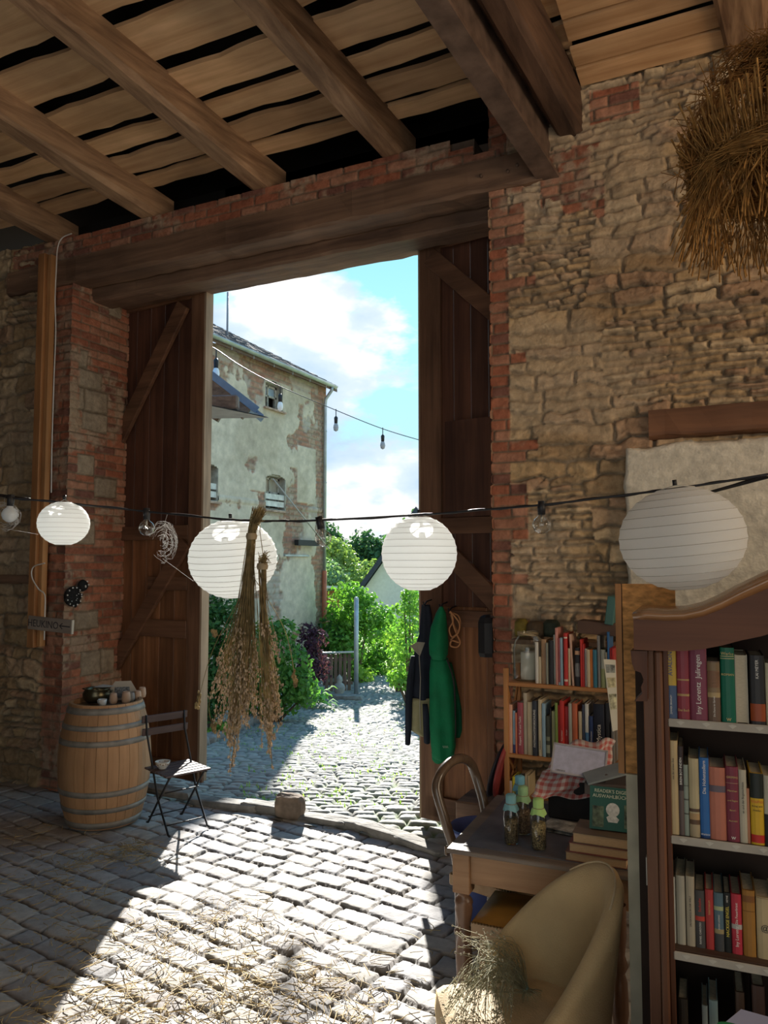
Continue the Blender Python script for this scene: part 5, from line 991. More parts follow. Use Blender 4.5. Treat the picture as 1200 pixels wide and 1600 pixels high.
def seatp(u, v, zt):
    x = (u - .5)*2; y = (v - .5)*2; k = 1.0
    X_ = x*.272*(1 - .10*max(0, -y)**2); Y_ = y*.275*(1 - .06*x*x) + .03
    return (X_, Y_, zt)
b = MB(); n = 21
def sf(u, v):
    x = (u - .5)*2; y = (v - .5)*2; e = max(abs(x), abs(y)); q = seatp(u, v, 0); return (q[0], q[1], SH - .035*max(0, (e - .80)/.20)**2.4 + .008*(1 - x*x)*(1 - y*y))
b.grid(sf, n, n); b.build('seat_cushion', M_velp, ar)
b = MB(); rim = [sf(i/(n - 1), 1) for i in range(n)] + [sf(1, 1 - i/(n - 1)) for i in range(1, n)] + [sf(1 - i/(n - 1), 0) for i in range(1, n)] + [sf(0, i/(n - 1)) for i in range(1, n - 1)]
m_ = len(rim); vs = [(p[0]*1.0, p[1]*1.0, p[2] + .001) for p in rim] + [(p[0]*1.03, p[1]*1.02, .34) for p in rim] + [(p[0]*.98, p[1]*.98, .22) for p in rim]
b.add(vs, [(r_*m_ + i, r_*m_ + (i + 1) % m_, (r_ + 1)*m_ + (i + 1) % m_, (r_ + 1)*m_ + i) for r_ in range(2) for i in range(m_)] + [tuple(2*m_ + i for i in range(m_))], True); b.build('seat_base', M_vel, ar)
for x, y in ((-.2, .25), (.2, .25), (-.17, -.18), (.17, -.18)): b = MB(); b.tube([(x, y, .24), (x*1.12, y*1.12, 0)], [.022, .013], 10); b.build('leg', M_tabl, ar)
# dried bundle on the armchair seat
M_gg = mat('grey_green_stem', (.30, .285, .18), .8, var=.3, vs=30); M_gseed = mat('grey_seed', (.46, .41, .30), .85, var=.3, vs=40)
H0 = aZ(822, 1552, .475); r2 = random.Random(13); db = thing('dried_herb_bundle', 'grey-green dried herb bundle lying across the tan armchair seat', 'dried herbs', H0); st = MB(); sd2 = MB()
for k in range(110):
    tx, ty = r2.uniform(690, 800), r2.uniform(1545, 1612); e = aZ(tx, ty, .47 + r2.uniform(0, .03)) - H0
    m1 = aZ(r2.uniform(745, 815), r2.uniform(1490, 1540), .55) - H0 + Vector((0, 0, r2.uniform(-.04, .10)))
    pts = smooth_path([Vector((r2.uniform(-.012, .012), r2.uniform(-.012, .012), r2.uniform(0, .02))), m1*r2.uniform(.6, 1.0), (m1 + e)*.5 + Vector((0, 0, r2.uniform(.02, .07))), e], 5); strand(st, pts, [.0011]*len(pts))
    if k % 2 == 0:
        for j in range(len(pts) - 4, len(pts)):
            for _ in range(2): sd2.ball(pts[j] + Vector((r2.uniform(-.008, .008), r2.uniform(-.008, .008), r2.uniform(-.003, .008))), r2.uniform(.002, .004), 5, 3)
for k in range(34):
    tx, ty = r2.uniform(705, 790), r2.uniform(1445, 1500); e = aZ(tx, ty, .62) - H0; m1 = aZ(r2.uniform(780, 812), r2.uniform(1470, 1530), .58) - H0
    pts = smooth_path([Vector((0, 0, .01)), m1, e], 6); strand(st, pts, [.0011]*len(pts))
    for j in range(len(pts) - 2, len(pts)): sd2.ball(pts[j], .0045, 5, 3)
for k in range(40): e = Vector((r2.uniform(-.01, .06), r2.uniform(-.06, .03), r2.uniform(-.01, .02))); strand(st, [Vector((0, 0, .01)), e*.6 + Vector((0, 0, .01)), e], [.0015]*3)
st.build('stems', M_gg, db)['kind'] = 'stuff'; sd2.build('seed_heads', M_gseed, db)['kind'] = 'stuff'
q1 = aZ(806, 1520, .53) - H0; b = MB(); b.tube([(0, 0, .012), tuple(q1*.5 + Vector((0, 0, .02))), tuple(q1)], [.013, .010, .006], 8); b.build('teal_thread', mat('teal_thread', (.14, .28, .26), .8, var=.2), db)
# ---------------------------------------------------------------- books
random.seed(5); M_page = mat('book_pages', (.50, .43, .31), .85, var=.12, vs=90, stretch=(1, 1, 20)); BM = {}
def cov(c, gloss=.45):
    k = 'cover_%d_%d_%d' % tuple(int(x*255) for x in c)
    return mat(k, c, gloss, var=.08, vs=8)
def book(x0, x1, z0, z1, yf, dp, c, lab, group, parentM, bands=(), txt=None, lean=0, name='book', pages_front=False, tilt=0, shapes=()):
    w_ = x1 - x0; h = z1 - z0; M_ = parentM @ Matrix.Translation(((x0 + x1)/2, yf, z0)) @ Matrix.Rotation(lean, 4, 'Y')
    r_ = bpy.data.objects.new(name, None); COL.objects.link(r_); r_.matrix_world = M_; r_.empty_display_size = .05; tag(r_, lab, 'book', group)
    t = min(.003, w_*.16); b = MB(); n = 5; 
    if not pages_front:
        bul = min(.006, w_*.18); pr = [(-w_/2, dp)] + [(-w_/2 + 0*i, 0) for i in range(0)] + [(-w_/2*math.cos(PI*i/n), -bul*math.sin(PI*i/n)) for i in range(n + 1)] + [(w_/2, dp), (w_/2 - t, dp), (w_/2 - t, t*1.5), (-w_/2 + t, t*1.5), (-w_/2 + t, dp)]
        b.prism(pr, 0, h, 'z')
    else:
        b.box((-w_/2 + t/2, dp/2, h/2), (t, dp, h)); b.box((w_/2 - t/2, dp/2, h/2), (t, dp, h)); b.box((0, dp - t/2, h/2), (w_, t, h))
    b.build('cover', cov(c), r_)
    b = MB(); e = .004 if not pages_front else .002; b.box((0, dp/2 + (0 if not pages_front else -.001), h/2), (w_ - 2*t - .0005, dp - .010 if not pages_front else dp - .006, h - 2*e)); b.build('pages', M_page, r_)
    for (a, e2, cc) in bands:
        b = MB(); hh = h*(e2 - a); zc_ = h*(a + e2)/2; bul = min(.006, w_*.18) + .0006; vs = []
        for zz in (h*a, h*e2): vs += [(-w_/2*1.003*math.cos(PI*i/n), -bul*math.sin(PI*i/n) - .0002, zz) for i in range(n + 1)]
        b.add(vs, [(i, i + 1, n + 2 + i, n + 1 + i) for i in range(n)], True); b.build('spine_band', cov(cc), r_)
    if txt:
        for (s, col, z_, frac, up) in txt:
            bul = min(.006, w_*.18); sz = w_*frac
            if up: 
                o = text(r_, s, mat('ink_%s' % col, {'w': (.75, .72, .65), 'k': (.03, .03, .03), 'y': (.75, .60, .08), 'g': (.55, .42, .16), 'r': (.55, .06, .04), 'n': (.05, .07, .2)}[col], .6, var=0), sz, (0, -bul - .001, h*z_), (PI/2, -PI/2, 0), ext=.0003)
            else: o = text(r_, s, mat('ink_%s' % col, {'w': (.75, .72, .65), 'k': (.03, .03, .03), 'y': (.75, .60, .08), 'g': (.55, .42, .16), 'r': (.55, .06, .04), 'n': (.05, .07, .2)}[col], .6, var=0), sz, (0, -bul - .001, h*z_), (PI/2, 0, 0), ext=.0003)
            lim = h*.9 if up else w_*.9; wd = o.dimensions.x if o.dimensions.x > 0 else 1
            xs_ = [v.co.x for v in o.data.vertices]
            if xs_:
                ww = max(xs_) - min(xs_)
                if ww > lim: o.scale = (lim/ww, 1, 1)
    return r_
# -- the small rack of books against the wall
RY = 4.72; RM = Matrix.Translation((0, 0, 0)); M_rack = wood('orange_pine', (.34, .14, .045), (.55, .27, .10), 0, 1, bump=.2); M_rackv = wood('orange_pine_upright', (.34, .14, .045), (.55, .27, .10), 2, 1, bump=.2)
def RP(px, py): q = aY(px, py, RY); return q.x, q.z
rx0, rs1 = RP(793, 1066); rx1 = RP(990, 1066)[0]; rs2 = RP(797, 1178)[1]; rs3 = RP(793, 1241)[1]; rtop = RP(790, 1044)[1]
rk = thing('book_rack', 'open orange pine book rack standing against the brick and stone wall', 'shelf', ((rx0 + rx1)/2, RY + .15, 0)); ox, oy = (rx0 + rx1)/2, RY + .15
for x in (rx0 - .012, rx1 + .012):
    for y in (RY + .01, RY + .29): b = MB(); b.box((x - ox, y - oy, (rtop if y < RY + .1 else rtop)/2), (.028, .03, rtop), bev=.002); b.build('upright', M_rackv, rk)
for z in (rs1, rs2, rs3, .12): b = MB(); b.box((0, 0, z - .011), (rx1 - rx0, .30, .022), bev=.002); b.build('shelf_board', M_rack, rk)
for z0, z1 in ((rs2, rs1 - .02), (rs3, rs2 - .02), (.12, rs3 - .02)):
    for s in (0, 1): b = MB(); a, e = ((-.13, z0), (.13, z1)) if s else ((.13, z0), (-.13, z1)); b.bar((rx0 - ox - .01, a[0], a[1]), (rx0 - ox - .01, e[0], e[1]), .01, .025); b.build('side_brace', M_rackv, rk)
cR = (.50, .035, .03); cDR = (.22, .04, .05); cB = (.03, .12, .30); cLB = (.25, .38, .48); cK = (.025, .025, .03); cC = (.55, .46, .31); cT = (.36, .22, .12); cG = (.24, .26, .22); cP = (.58, .26, .22); cO = (.65, .20, .04); cTe = (.04, .17, .25); cGr = (.20, .28, .07)
S1 = [(834.5, 839.5, 1004, (.6, .58, .52), 'narrow white paperback right beside the candle jar', 0, None), (839.7, 844, 1027, cC, 'short cream book between the white paperback and the brown one', 0, [('x x x', 'k', .5, .4, 1)][:0]), (844.3, 851.8, 1000, cT, 'wide plain brown book', 0, None), (852.3, 855, 1005, cG, 'thin grey book right of the brown one', 0, None), (855.3, 863, 1002, cK, 'thick black book left of the pink one', 0, None), (863.3, 866.3, 993, (.33, .36, .32), 'tall thin grey-green book', 0, None), (866.6, 870.8, 982, cP, 'tallest pink book', 0, None), (871, 874.4, 998, (.52, .12, .12), 'coral red book right of the tallest pink one', 0, None), (874.6, 878.5, 997, cLB, 'slim light blue book', 0, None), (880, 885.8, 990, cR, 'tall bright red book with white spine lettering', 0, [('RRRRRRRRRR', 'w', .5, .5, 1)][:0]), (886, 889.6, 1014, cC, 'short cream paperback right of the bright red book', 0, None), (892, 895.5, 992, (.55, .36, .27), 'thin beige booklet leaning left', -.05, None), (897, 905, 1013, cK, 'black book with pale flower on the spine', 0, None), (906, 909, 1000, cR, 'taller of the two thin red books', 0, None), (909.2, 911.8, 1007, (.42, .03, .03), 'shorter of the two thin red books', 0, None), (912, 915.6, 1015, (.5, .5, .46), 'pale grey paperback right of the thin red pair', 0, None), (915.8, 921, 1016, cC, 'cream paperback left of the orange one', 0, None), (921.2, 925.6, 1016, cO, 'bright orange paperback', 0, None), (925.9, 931.6, 1016, cTe, 'dark teal paperback right of the orange one', 0, None), (932.3, 936.6, 994, (.20, .20, .20), 'tall dark grey book', 0, None), (937.3, 945.4, 1016, (.30, .34, .16), 'olive green and grey paperback', 0, None), (945.8, 948.2, 1020, cC, 'thinnest cream book before the blue one', 0, None), (948.6, 952, 988, cB, 'tall narrow blue book near the chipboard edge', 0, None), (952.4, 955.4, 1014, cR, 'short red book right of the tall blue one', 0, None), (955.6, 959, 1014, (.45, .03, .03), 'last red book partly behind the hanging leaflet', 0, None)]
for (a, e, top, c, lab, ln, tx) in S1:
    x0 = RP(a, 1070)[0]; x1 = RP(e, 1070)[0]; z1 = RP((a + e)/2, top)[1]; bd = []
    if 'flower' in lab: bd = [(.82, .92, (.6, .35, .2)), (.25, .6, (.2, .2, .2))]
    if 'olive' in lab: bd = [(.5, 1, (.36, .38, .33))]
    if 'bright red' in lab and 'tall' in lab: tx = [('Das rote Buch', 'w', .5, .55, 1)]; tx = None; bd = [(.08, .12, (.7, .6, .5)), (.9, .93, (.7, .6, .5))]
    if 'coral' in lab: bd = [(0, .06, (.5, .6, .6))]
    book(x0 + .0004, x1, rs1 + .0005, z1, RY + .02 + random.uniform(0, .02), random.uniform(.14, .19), c, lab + " on the rack's top shelf", 'books on the top shelf of the rack', RM, bd, tx, lean=ln)
S2 = [(793, 799, 1102, (.60, .33, .22), 'peach-coloured first book', None), (799.3, 803.4, 1112, cLB, 'short light blue book with a navy foot', None), (803.8, 806.5, 1115, (.55, .17, .10), 'thin orange-red book', None), (807, 816, 1099, (.32, .07, .09), 'maroon book with white spine title', [('Kasperl, Tod und Teufel', 'w', .45, .5, 1)]), (816.3, 822, 1084, (.42, .36, .27), 'tallest grey-beige book', None), (822.3, 830.5, 1098, (.52, .42, .27), 'wide beige book right of the tallest one', None), (831, 838.7, 1096, (.03, .035, .05), 'black book titled in white capitals', [('FASTNACHTSFORSCHUNG', 'w', .5, .62, 1)]), (840, 846, 1094, cC, 'cream book with small dark title', [('Volkskunde', 'k', .2, .5, 1)]), (846.3, 851.6, 1100, cLB, 'medium light blue book beside the cream one', None), (852, 858.2, 1120, (.05, .055, .04), 'short dark book with a floral pattern', None), (858.4, 860.2, 1108, cK, 'very thin black book', None), (860.6, 866, 1113, (.34, .33, .18), 'beige and green book left of the lime one', None), (866.3, 870.8, 1099, cGr, 'slim lime green book', None), (871, 873.8, 1103, (.45, .02, .02), 'first and thinnest of the three red books', None), (874, 881, 1096, cR, 'widest of the three red books', [('Puppentheater', 'w', .4, .4, 1)]), (881.3, 887.4, 1105, (.42, .03, .03), 'shortest of the three red books', [('Das Spiel', 'w', .5, .4, 1)]), (888, 893.2, 1100, (.38, .38, .33), 'grey book right of the red books', None), (893.6, 901.6, 1100, (.50, .13, .06), 'wide brick-red book', None), (903, 909, 1113, cC, 'short cream book right of the brick-red one', None), (909.3, 912.8, 1102, (.05, .06, .10), 'dark navy book with small white title', None), (913.4, 919.3, 1101, (.60, .60, .57), 'half white half blue book', None), (920, 926.6, 1120, (.03, .05, .14), 'short dark blue book with white lettering', [('Gesang Heute Sommer', 'w', .5, .4, 1)]), (927, 944.4, 1101, (.015, .017, .03), 'broadest black volume with a large grey title', [('Mystica', 'w', .5, .55, 1)]), (945, 953, 1100, cK, 'plain black book right of the broadest volume', None), (954.5, 959, 1130, (.22, .22, .22), 'short grey book at the right end', None)]
for (a, e, top, c, lab, tx) in S2:
    x0 = RP(a, 1185)[0]; x1 = RP(e, 1185)[0]; z1 = RP((a + e)/2, top)[1]; bd = []
    if 'navy foot' in lab: bd = [(0, .2, (.04, .06, .2))]
    if 'half white' in lab: bd = [(0, .5, (.08, .2, .38))]
    if 'floral' in lab: bd = [(.1, .3, (.25, .27, .2)), (.4, .5, (.2, .22, .15))]
    book(x0 + .0004, x1, rs2 + .0005, z1, RY + .02 + random.uniform(0, .015), random.uniform(.16, .20), c, lab + " on the rack's second shelf", 'books on the second shelf of the rack', RM, bd, tx)
S3 = [(793.3, 798.6, 1221, (.55, .45, .42), 'short pinkish white book'), (799.2, 803.4, 1215, (.62, .55, .04), 'narrow yellow book'), (803.8, 808.6, 1218, (.12, .35, .50), 'small sky blue book'), (809, 813.6, 1219, (.42, .26, .12), 'first tan paperback'), (814, 818.6, 1221, (.46, .29, .14), 'second, slightly lower tan paperback'), (819.2, 821.8, 1211, cC, 'thin tall cream booklet'), (822.3, 826, 1213, (.50, .42, .26), 'cream booklet nearest the checked cloth')]
for (a, e, top, c, lab) in S3:
    x0 = RP(a, 1235)[0]; x1 = RP(e, 1235)[0]; z1 = RP((a + e)/2, top)[1]; book(x0 + .0004, x1, rs3 + .0005, z1, RY + .02, .14, c, lab + " on the rack's lower shelf", 'books on the lower shelf of the rack', RM)
b = MB(); b.box((0, 0, 0), (.24, .16, .075), (0, R(3), 0), bev=.002); q = RP(931, 980); tag(b.build('flat_box', mat('brown_box', (.10, .06, .045), .8, var=.1), None, (q[0], RY + .13, RP(930, 983)[1])), 'flat dark brown box lying on top of the upright books on the rack', 'box')
b = MB(); b.box((0, 0, 0), (.05, .20, .17), (0, R(8), 0), bev=.004); q = RP(952, 952); tag(b.build('teal_folder', mat('teal_card', (.06, .15, .14), .7, var=.1), None, (q[0], RY + .13, q[1] - .01)), 'dark teal folder standing behind the chipboard edge above the rack', 'folder')
b = MB()
for k in range(40): a = random.uniform(-.28, .1); b.tube([(q[0] - .35 + a, RY + .10 + random.uniform(-.04, .08), rs1 + .30), (q[0] - .35 + a + random.uniform(-.08, .08), RY + .1, rs1 + .36 + random.random()*.06)], .002, 3)
# candle in a big glass jar
q = RP(817, 1062); cj = thing('candle_jar', 'big clear glass jar with raffia on its neck at the rack top, left end', 'jar', (q[0], RY + .13, rs1)); b = MB()
b.lathe([(0, .003), (.088, .003), (.095, .012), (.095, .20), (.085, .25), (.062, .28), (.058, .30), (.064, .305), (.061, .31)], n=36); b.build('glass_jar', glass('jar_glass', (.95, .97, .96), thin=1.3), cj)
b = MB()
for k in range(5): b.tube([(.066*math.cos(a), .066*math.sin(a), .288 + .004*k + .003*math.sin(3*a + k)) for a in np.linspace(0, 2*PI, 30)], .002, 4, cap=False)
r2 = random.Random(1)
for k in range(18): b.tube([(.06, -.02, .29), (.08 + r2.random()*.03, -.03, .26), (.09 + r2.uniform(-.02, .03), -.04, .12 + r2.random()*.08)], .0012, 3, cap=False)
b.build('raffia', mat('raffia', (.40, .31, .18), .8, var=.1), cj)
b = MB(); b.lathe([(0, 0), (.046, 0), (.048, .005), (.047, .165), (.042, .17), (.015, .163), (0, .163)], n=28); b.tube([(0, 0, .163), (.002, 0, .176)], .0015, 5); tag(b.build('candle', mat('wax', (.66, .64, .54), .45, var=.04), None, (q[0], RY + .13, rs1 + .0095)), 'thick cream pillar candle inside the glass jar', 'candle')
# dim things on the ledge behind the rack
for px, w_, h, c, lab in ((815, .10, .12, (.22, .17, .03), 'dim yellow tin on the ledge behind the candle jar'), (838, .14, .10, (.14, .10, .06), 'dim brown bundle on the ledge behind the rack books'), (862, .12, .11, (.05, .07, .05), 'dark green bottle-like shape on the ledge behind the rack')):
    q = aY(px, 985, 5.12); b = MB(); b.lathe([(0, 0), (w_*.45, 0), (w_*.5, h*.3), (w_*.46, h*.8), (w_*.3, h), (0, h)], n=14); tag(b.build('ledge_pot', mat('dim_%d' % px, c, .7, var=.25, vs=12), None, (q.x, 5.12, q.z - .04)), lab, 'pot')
q0 = aY(805, 992, 5.14); q1 = aY(960, 985, 5.14); b = MB(); b.box(((q0.x + q1.x)/2, 5.13, q0.z - .035), (q1.x - q0.x, .20, .03)); tag(b.build('trim_8', M_beamx), kind='structure')
# leaning pictures between the rack and the leaf
for (px, py, lean, c, lab, nm) in ((772, 1246, .30, (.02, .02, .03), 'black-rimmed round tray leaning against the rack, nearest the gate leaf', 'tray'), (783, 1250, .22, (.30, .05, .05), 'red and white patterned tray leaning against the side of the rack', 'tray')):
    q = aY(px, py, RY - .0); r_ = thing(nm, lab, nm, (q.x - .04, RY + .10, .62), rot=(0, lean, 0)); b = MB()
    b.lathe([(0, -.008), (.17, -.008), (.19, .012), (.185, .014), (.167, -.003), (0, -.003)], (0, 0, .18), n=36, axis=(-1, 0, 0)); b.build('disc', mat('tray_%d' % px, c, .4, var=.2, vs=10), r_); b = MB(); r2 = random.Random(px)
    for k in range(22): a = r2.random()*6.28; rr = r2.random()*.15; b.lathe([(0, .002), (r2.uniform(.006, .02), .0), ], (-.006, rr*math.cos(a), .18 + rr*math.sin(a)), n=7, axis=(-1, 0, 0))
    tag(b.build('painted_dots', mat('white_dots', (.55, .50, .46), .6, var=.3, vs=40), r_), kind='stuff')
b = MB(); b.box((-1.60, RY + .16, .30), (.36, .30, .56), bev=.01); tag(b.build('wooden_crate', M_beamx), 'dark wooden crate under the leaning trays', 'crate')
# ---------------------------------------------------------------- things on the table
def TP(px, py, z=TZ + .003): return aZ(px, py, z)
M_bgl = glass('bottle_glass', (.90, .94, .92), thin=1.5); 
for (px, py, cc, fl_, lab) in ((799, 1318, (.20, .42, .46), (.16, .11, .06), 'seed bottle with teal cloth cap, front left on the table'), (813, 1283, (.16, .40, .52), (.14, .10, .06), 'seed bottle with blue cloth cap standing behind the others'), (818, 1303, (.32, .52, .26), (.20, .12, .07), 'seed bottle with green cloth cap between the teal and lime ones'), (842, 1326, (.42, .66, .22), (.34, .24, .12), 'seed bottle with lime cloth cap and dark mark, nearest to the viewer')):
    p = TP(px, py); r_ = thing('seed_bottle', lab, 'bottle', p, 0, 'cloth-capped seed bottles on the table'); S_ = 1.0 if py > 1300 else .98
    b = MB(); b.lathe([(0, .003), (.033, .003), (.0365, .010), (.0365, .13), (.030, .165), (.024, .180), (.023, .20), ], n=24); b.build('glass_body', M_bgl, r_)
    b = MB(); b.lathe([(0, .008), (.033, .010), (.0335, .11), (.030, .122), (0, .116)], n=20); sdd = b.build('seed_filling', mat('seeds_%d' % px, fl_, .8, var=.9, vs=160, bump=.8, bs=200), r_); sdd['kind'] = 'stuff'
    b = MB(); n = 24; ring_ = lambda r_, z, a_: [(r_*(1 + a_*math.sin(8*2*PI*k/n + z*40))*math.cos(2*PI*k/n), r_*(1 + a_*math.sin(8*2*PI*k/n + z*40))*math.sin(2*PI*k/n), z + a_*.05*math.sin(3*2*PI*k/n)) for k in range(n)]
    vs = [(0, 0, .234)] + ring_(.020, .233, 0) + ring_(.0255, .228, .01) + ring_(.0255, .198, .03) + ring_(.0245, .190, .02) + ring_(.031, .180, .08) + ring_(.036, .160, .12)
    b.add(vs, [(0, 1 + k, 1 + (k + 1) % n) for k in range(n)] + [(1 + r_i*n + k, 1 + (r_i + 1)*n + k, 1 + (r_i + 1)*n + (k + 1) % n, 1 + r_i*n + (k + 1) % n) for r_i in range(5) for k in range(n)], True); b.build('cloth_cap', mat('cap_%d' % px, cc, .85, var=.08), r_)
    b = MB(); b.tube([(.0265*math.cos(a), .0265*math.sin(a), .190) for a in np.linspace(0, 2*PI, 24)], .0018, 5, cap=False); b.build('string', MATS['twine'], r_)
    if px == 842:
        b = MB()
        for a, e in (((-.008, .06), (.008, .075)), ((.008, .075), (.0, .045)), ((-.01, .045), (.01, .055))): b.bar((a[0] + .008, -.037, a[1]), (e[0] + .008, -.037, e[1]), .003, .001, up=(0, 1, 0))
        b.build('dark_mark', M_ink, r_)
# stack of three thick books, fore edges to the viewer
SM = Matrix.Translation(TP(935, 1352)) @ Matrix.Rotation(R(2), 4, 'Z')
zz = 0
for (w_, h, c, dx, lab) in ((.27, .040, (.20, .09, .06), -.012, 'lowest and widest of the three books stacked at the table front'), (.26, .042, (.22, .06, .05), .0, 'middle red-brown book of the stack at the table front'), (.25, .046, (.14, .10, .07), .012, 'top book of the stack at the table front, under the upright green book')):
    r_ = bpy.data.objects.new('book', None); COL.objects.link(r_); r_.matrix_world = SM @ Matrix.Translation((dx + .0, .10, zz)); tag(r_, lab, 'book', 'stacked books on the table front')
    b = MB(); b.box((0, 0, .0015), (w_, .20, .003)); b.box((0, 0, h - .0015), (w_, .20, .003)); b.box((0, .0985, h/2), (w_, .003, h)); b.build('cover', cov(c), r_)
    b = MB(); b.box((0, -.002, h/2), (w_ - .008, .188, h - .0065)); b.build('pages', mat('warm_pages', (.50, .34, .19), .8, var=.1, vs=60, stretch=(1, 1, 30)), r_); zz += h + .0006
q = SM @ Vector((.055, .085, zz + .002)); rd = thing('condensed_book', 'green hardback with an eagle cover standing on the stacked books', 'book', q, rot=(R(-14), 0, R(4)))
W_, H_2 = .205, .185; b = MB(); b.box((0, .0145, H_2/2), (W_, .003, H_2)); b.box((0, -.0145, H_2/2), (W_, .003, H_2)); b.box((W_/2 - .001, 0, H_2/2), (.003, .03, H_2)); b.build('cover', cov((.012, .085, .055)), rd)
b = MB(); b.box((-.003, 0, H_2/2), (W_ - .008, .025, H_2 - .006)); b.build('pages', M_page, rd)
text(rd, "READER'S DIGEST", mat('ink_pale', (.62, .62, .45), .6, var=0), .021, (-.0, -.0165, H_2*.90), (PI/2, 0, 0), name='title', ext=.0002); text(rd, "AUSWAHLBÜCHER", MATS['ink_pale'], .021, (-.0, -.0165, H_2*.78), (PI/2, 0, 0), name='title', ext=.0002)
b = MB(); b.lathe([(0, .001), (.030, 0)], (.0, -.0165, H_2*.48), n=16, axis=(0, -1, 0)); b.prism([(-.028, .055), (.0, .075), (.028, .05), (.02, .035), (-.02, .035)], -.0172, -.0165, 'y'); b.build('white_bird_picture', mat('bird_white', (.60, .60, .55), .6, var=.2, vs=60), rd)
b = MB(); b.box((.075, -.0166, H_2*.35), (.05, .0006, .10)); b.build('brown_foliage_picture', mat('cover_art', (.10, .13, .08), .6, var=.6, vs=40), rd); b = MB(); b.box((-.065, -.0166, H_2*.3), (.05, .0006, .09)); b.build('dark_foliage_picture', mat('cover_art', (.10, .13, .08), .6, var=.6, vs=40), rd)
b = MB(); r2 = random.Random(3)
for k in range(6): b.box((r2.uniform(-.01, .01), r2.uniform(-.01, .01), .002 + k*.0035), (.21, .15, .002), (0, R(r2.uniform(-1, 1)), R(r2.uniform(-9, 9))))
q = TP(880, 1300); tag(b.build('loose_papers', mat('grey_print', (.24, .23, .21), .8, var=.5, vs=25), None, q + Vector((.0, .04, 0)), (0, 0, R(-12))), 'untidy pile of grey printed papers behind the stacked books', 'papers')
# dark boxes at the back with checked cloth and a framed print
q = TP(925, 1262); b = MB(); b.box((0, 0, 0), (.46, .26, .20), bev=.006); tag(b.build('dark_box', mat('black_box', (.018, .016, .016), .8, var=.2), None, (-.80, 4.26, TZ + .105)), 'big black box at the back of the table under the checked cloth', 'box')
cg = mat('gingham', (.5, .4, .4), .85, var=0); t = cg.node_tree; bs_ = t.nodes['Principled BSDF']; tc_ = N(t, 'ShaderNodeTexCoord'); uvn = N(t, 'ShaderNodeUVMap'); se = N(t, 'ShaderNodeSeparateXYZ'); t.links.new(uvn.outputs[0], se.inputs[0]); outs = []
for ax in (0, 1):
    m1 = N(t, 'ShaderNodeMath', operation='MULTIPLY'); t.links.new(se.outputs[ax], m1.inputs[0]); m1.inputs[1].default_value = 9; m2 = N(t, 'ShaderNodeMath', operation='FRACT'); t.links.new(m1.outputs[0], m2.inputs[0]); m3 = N(t, 'ShaderNodeMath', operation='GREATER_THAN'); t.links.new(m2.outputs[0], m3.inputs[0]); m3.inputs[1].default_value = .5; outs.append(m3.outputs[0])
ad = N(t, 'ShaderNodeMath', operation='ADD'); t.links.new(outs[0], ad.inputs[0]); t.links.new(outs[1], ad.inputs[1]); dv = N(t, 'ShaderNodeMath', operation='MULTIPLY'); t.links.new(ad.outputs[0], dv.inputs[0]); dv.inputs[1].default_value = .5
t.links.new(ramp(t, dv.outputs[0], [(0, (.55, .50, .48)), (.5, (.50, .27, .25)), (1, (.44, .11, .10))]), bs_.inputs['Base Color'])
def cloth(name, lab, corners, t0, seed, nx=26, ny=20):
    """corners: px positions TL TR BR BL of a crumpled cloth at axial depth t0 (per corner)"""
    r2 = random.Random(seed); ph = [r2.uniform(0, 6) for _ in range(6)]; TL, TR, BR, BL = [aD(*c) for c in corners]; vs = []; uvs = []
    for j in range(ny):
        for i in range(nx):
            u = i/(nx - 1); v = j/(ny - 1); p = (TL*(1 - u) + TR*u)*(1 - v) + (BL*(1 - u) + BR*u)*v
            bl_ = 1 + 0*u; ed = math.sin(PI*u)*math.sin(PI*v)
            f = .018*math.sin(9*u + 5*v + ph[0]) + .012*math.sin(16*u - 9*v + ph[1]) + .010*math.sin(5*u + 21*v + ph[2])
            p = p - _F*(f + .06*ed) + _U*(.012*math.sin(12*u + ph[3])*(1) + .03*math.sin(PI*u)*(1 - v)*1.4) - _U*(.03*math.sin(PI*u))*v
            vs.append(p); uvs.append((u*1.15, v*.9))
    b = MB(); fs = [(j*nx + i, j*nx + i + 1, (j + 1)*nx + i + 1, (j + 1)*nx + i) for j in range(ny - 1) for i in range(nx - 1)]; b.add(vs, fs, True); o = b.build(name, cg); ul = o.data.uv_layers.new(name='UVMap')
    for l in o.data.loops: ul.data[l.index].uv = uvs[l.vertex_index]
    thicken(o, .004); return tag(o, lab, 'cloth')
cloth('checked_cloth', 'crumpled red and white checked cloth draped over the black box', [(862, 1182, 4.22), (962, 1158, 4.22), (948, 1236, 3.98), (830, 1242, 3.98)], 0, 3)
q = aD(905, 1190, 4.02); pf = thing('framed_print', 'silver framed print with a small red picture resting on the checked cloth', 'picture', q, rot=(R(-38), R(5), R(8)))
b = MB()
for c, d in (((0, 0, .078), (.275, .012, .010)), ((0, 0, -.078), (.275, .012, .010)), ((-.135, 0, 0), (.010, .012, .165)), ((.135, 0, 0), (.010, .012, .165))): b.box(c, d)
b.box((0, .004, 0), (.27, .004, .16)); b.build('frame', mat('silver_frame', (.42, .42, .46), .4, metal=.3, var=.05), pf)
b = MB(); b.box((0, -.001, 0), (.262, .003, .148)); b.build('print_sheet', mat('lilac_paper', (.42, .43, .56), .35, var=.08, vs=30), pf)
b = MB(); b.box((.085, -.003, -.048), (.055, .001, .022)); b.build('red_picture', mat('red_picture', (.32, .10, .09), .5, var=.5, vs=50), pf); b = MB(); b.box((-.09, -.003, -.065), (.05, .001, .008)); b.build('small_caption', mat('caption_grey', (.25, .25, .28), .5, var=.3, vs=90), pf)
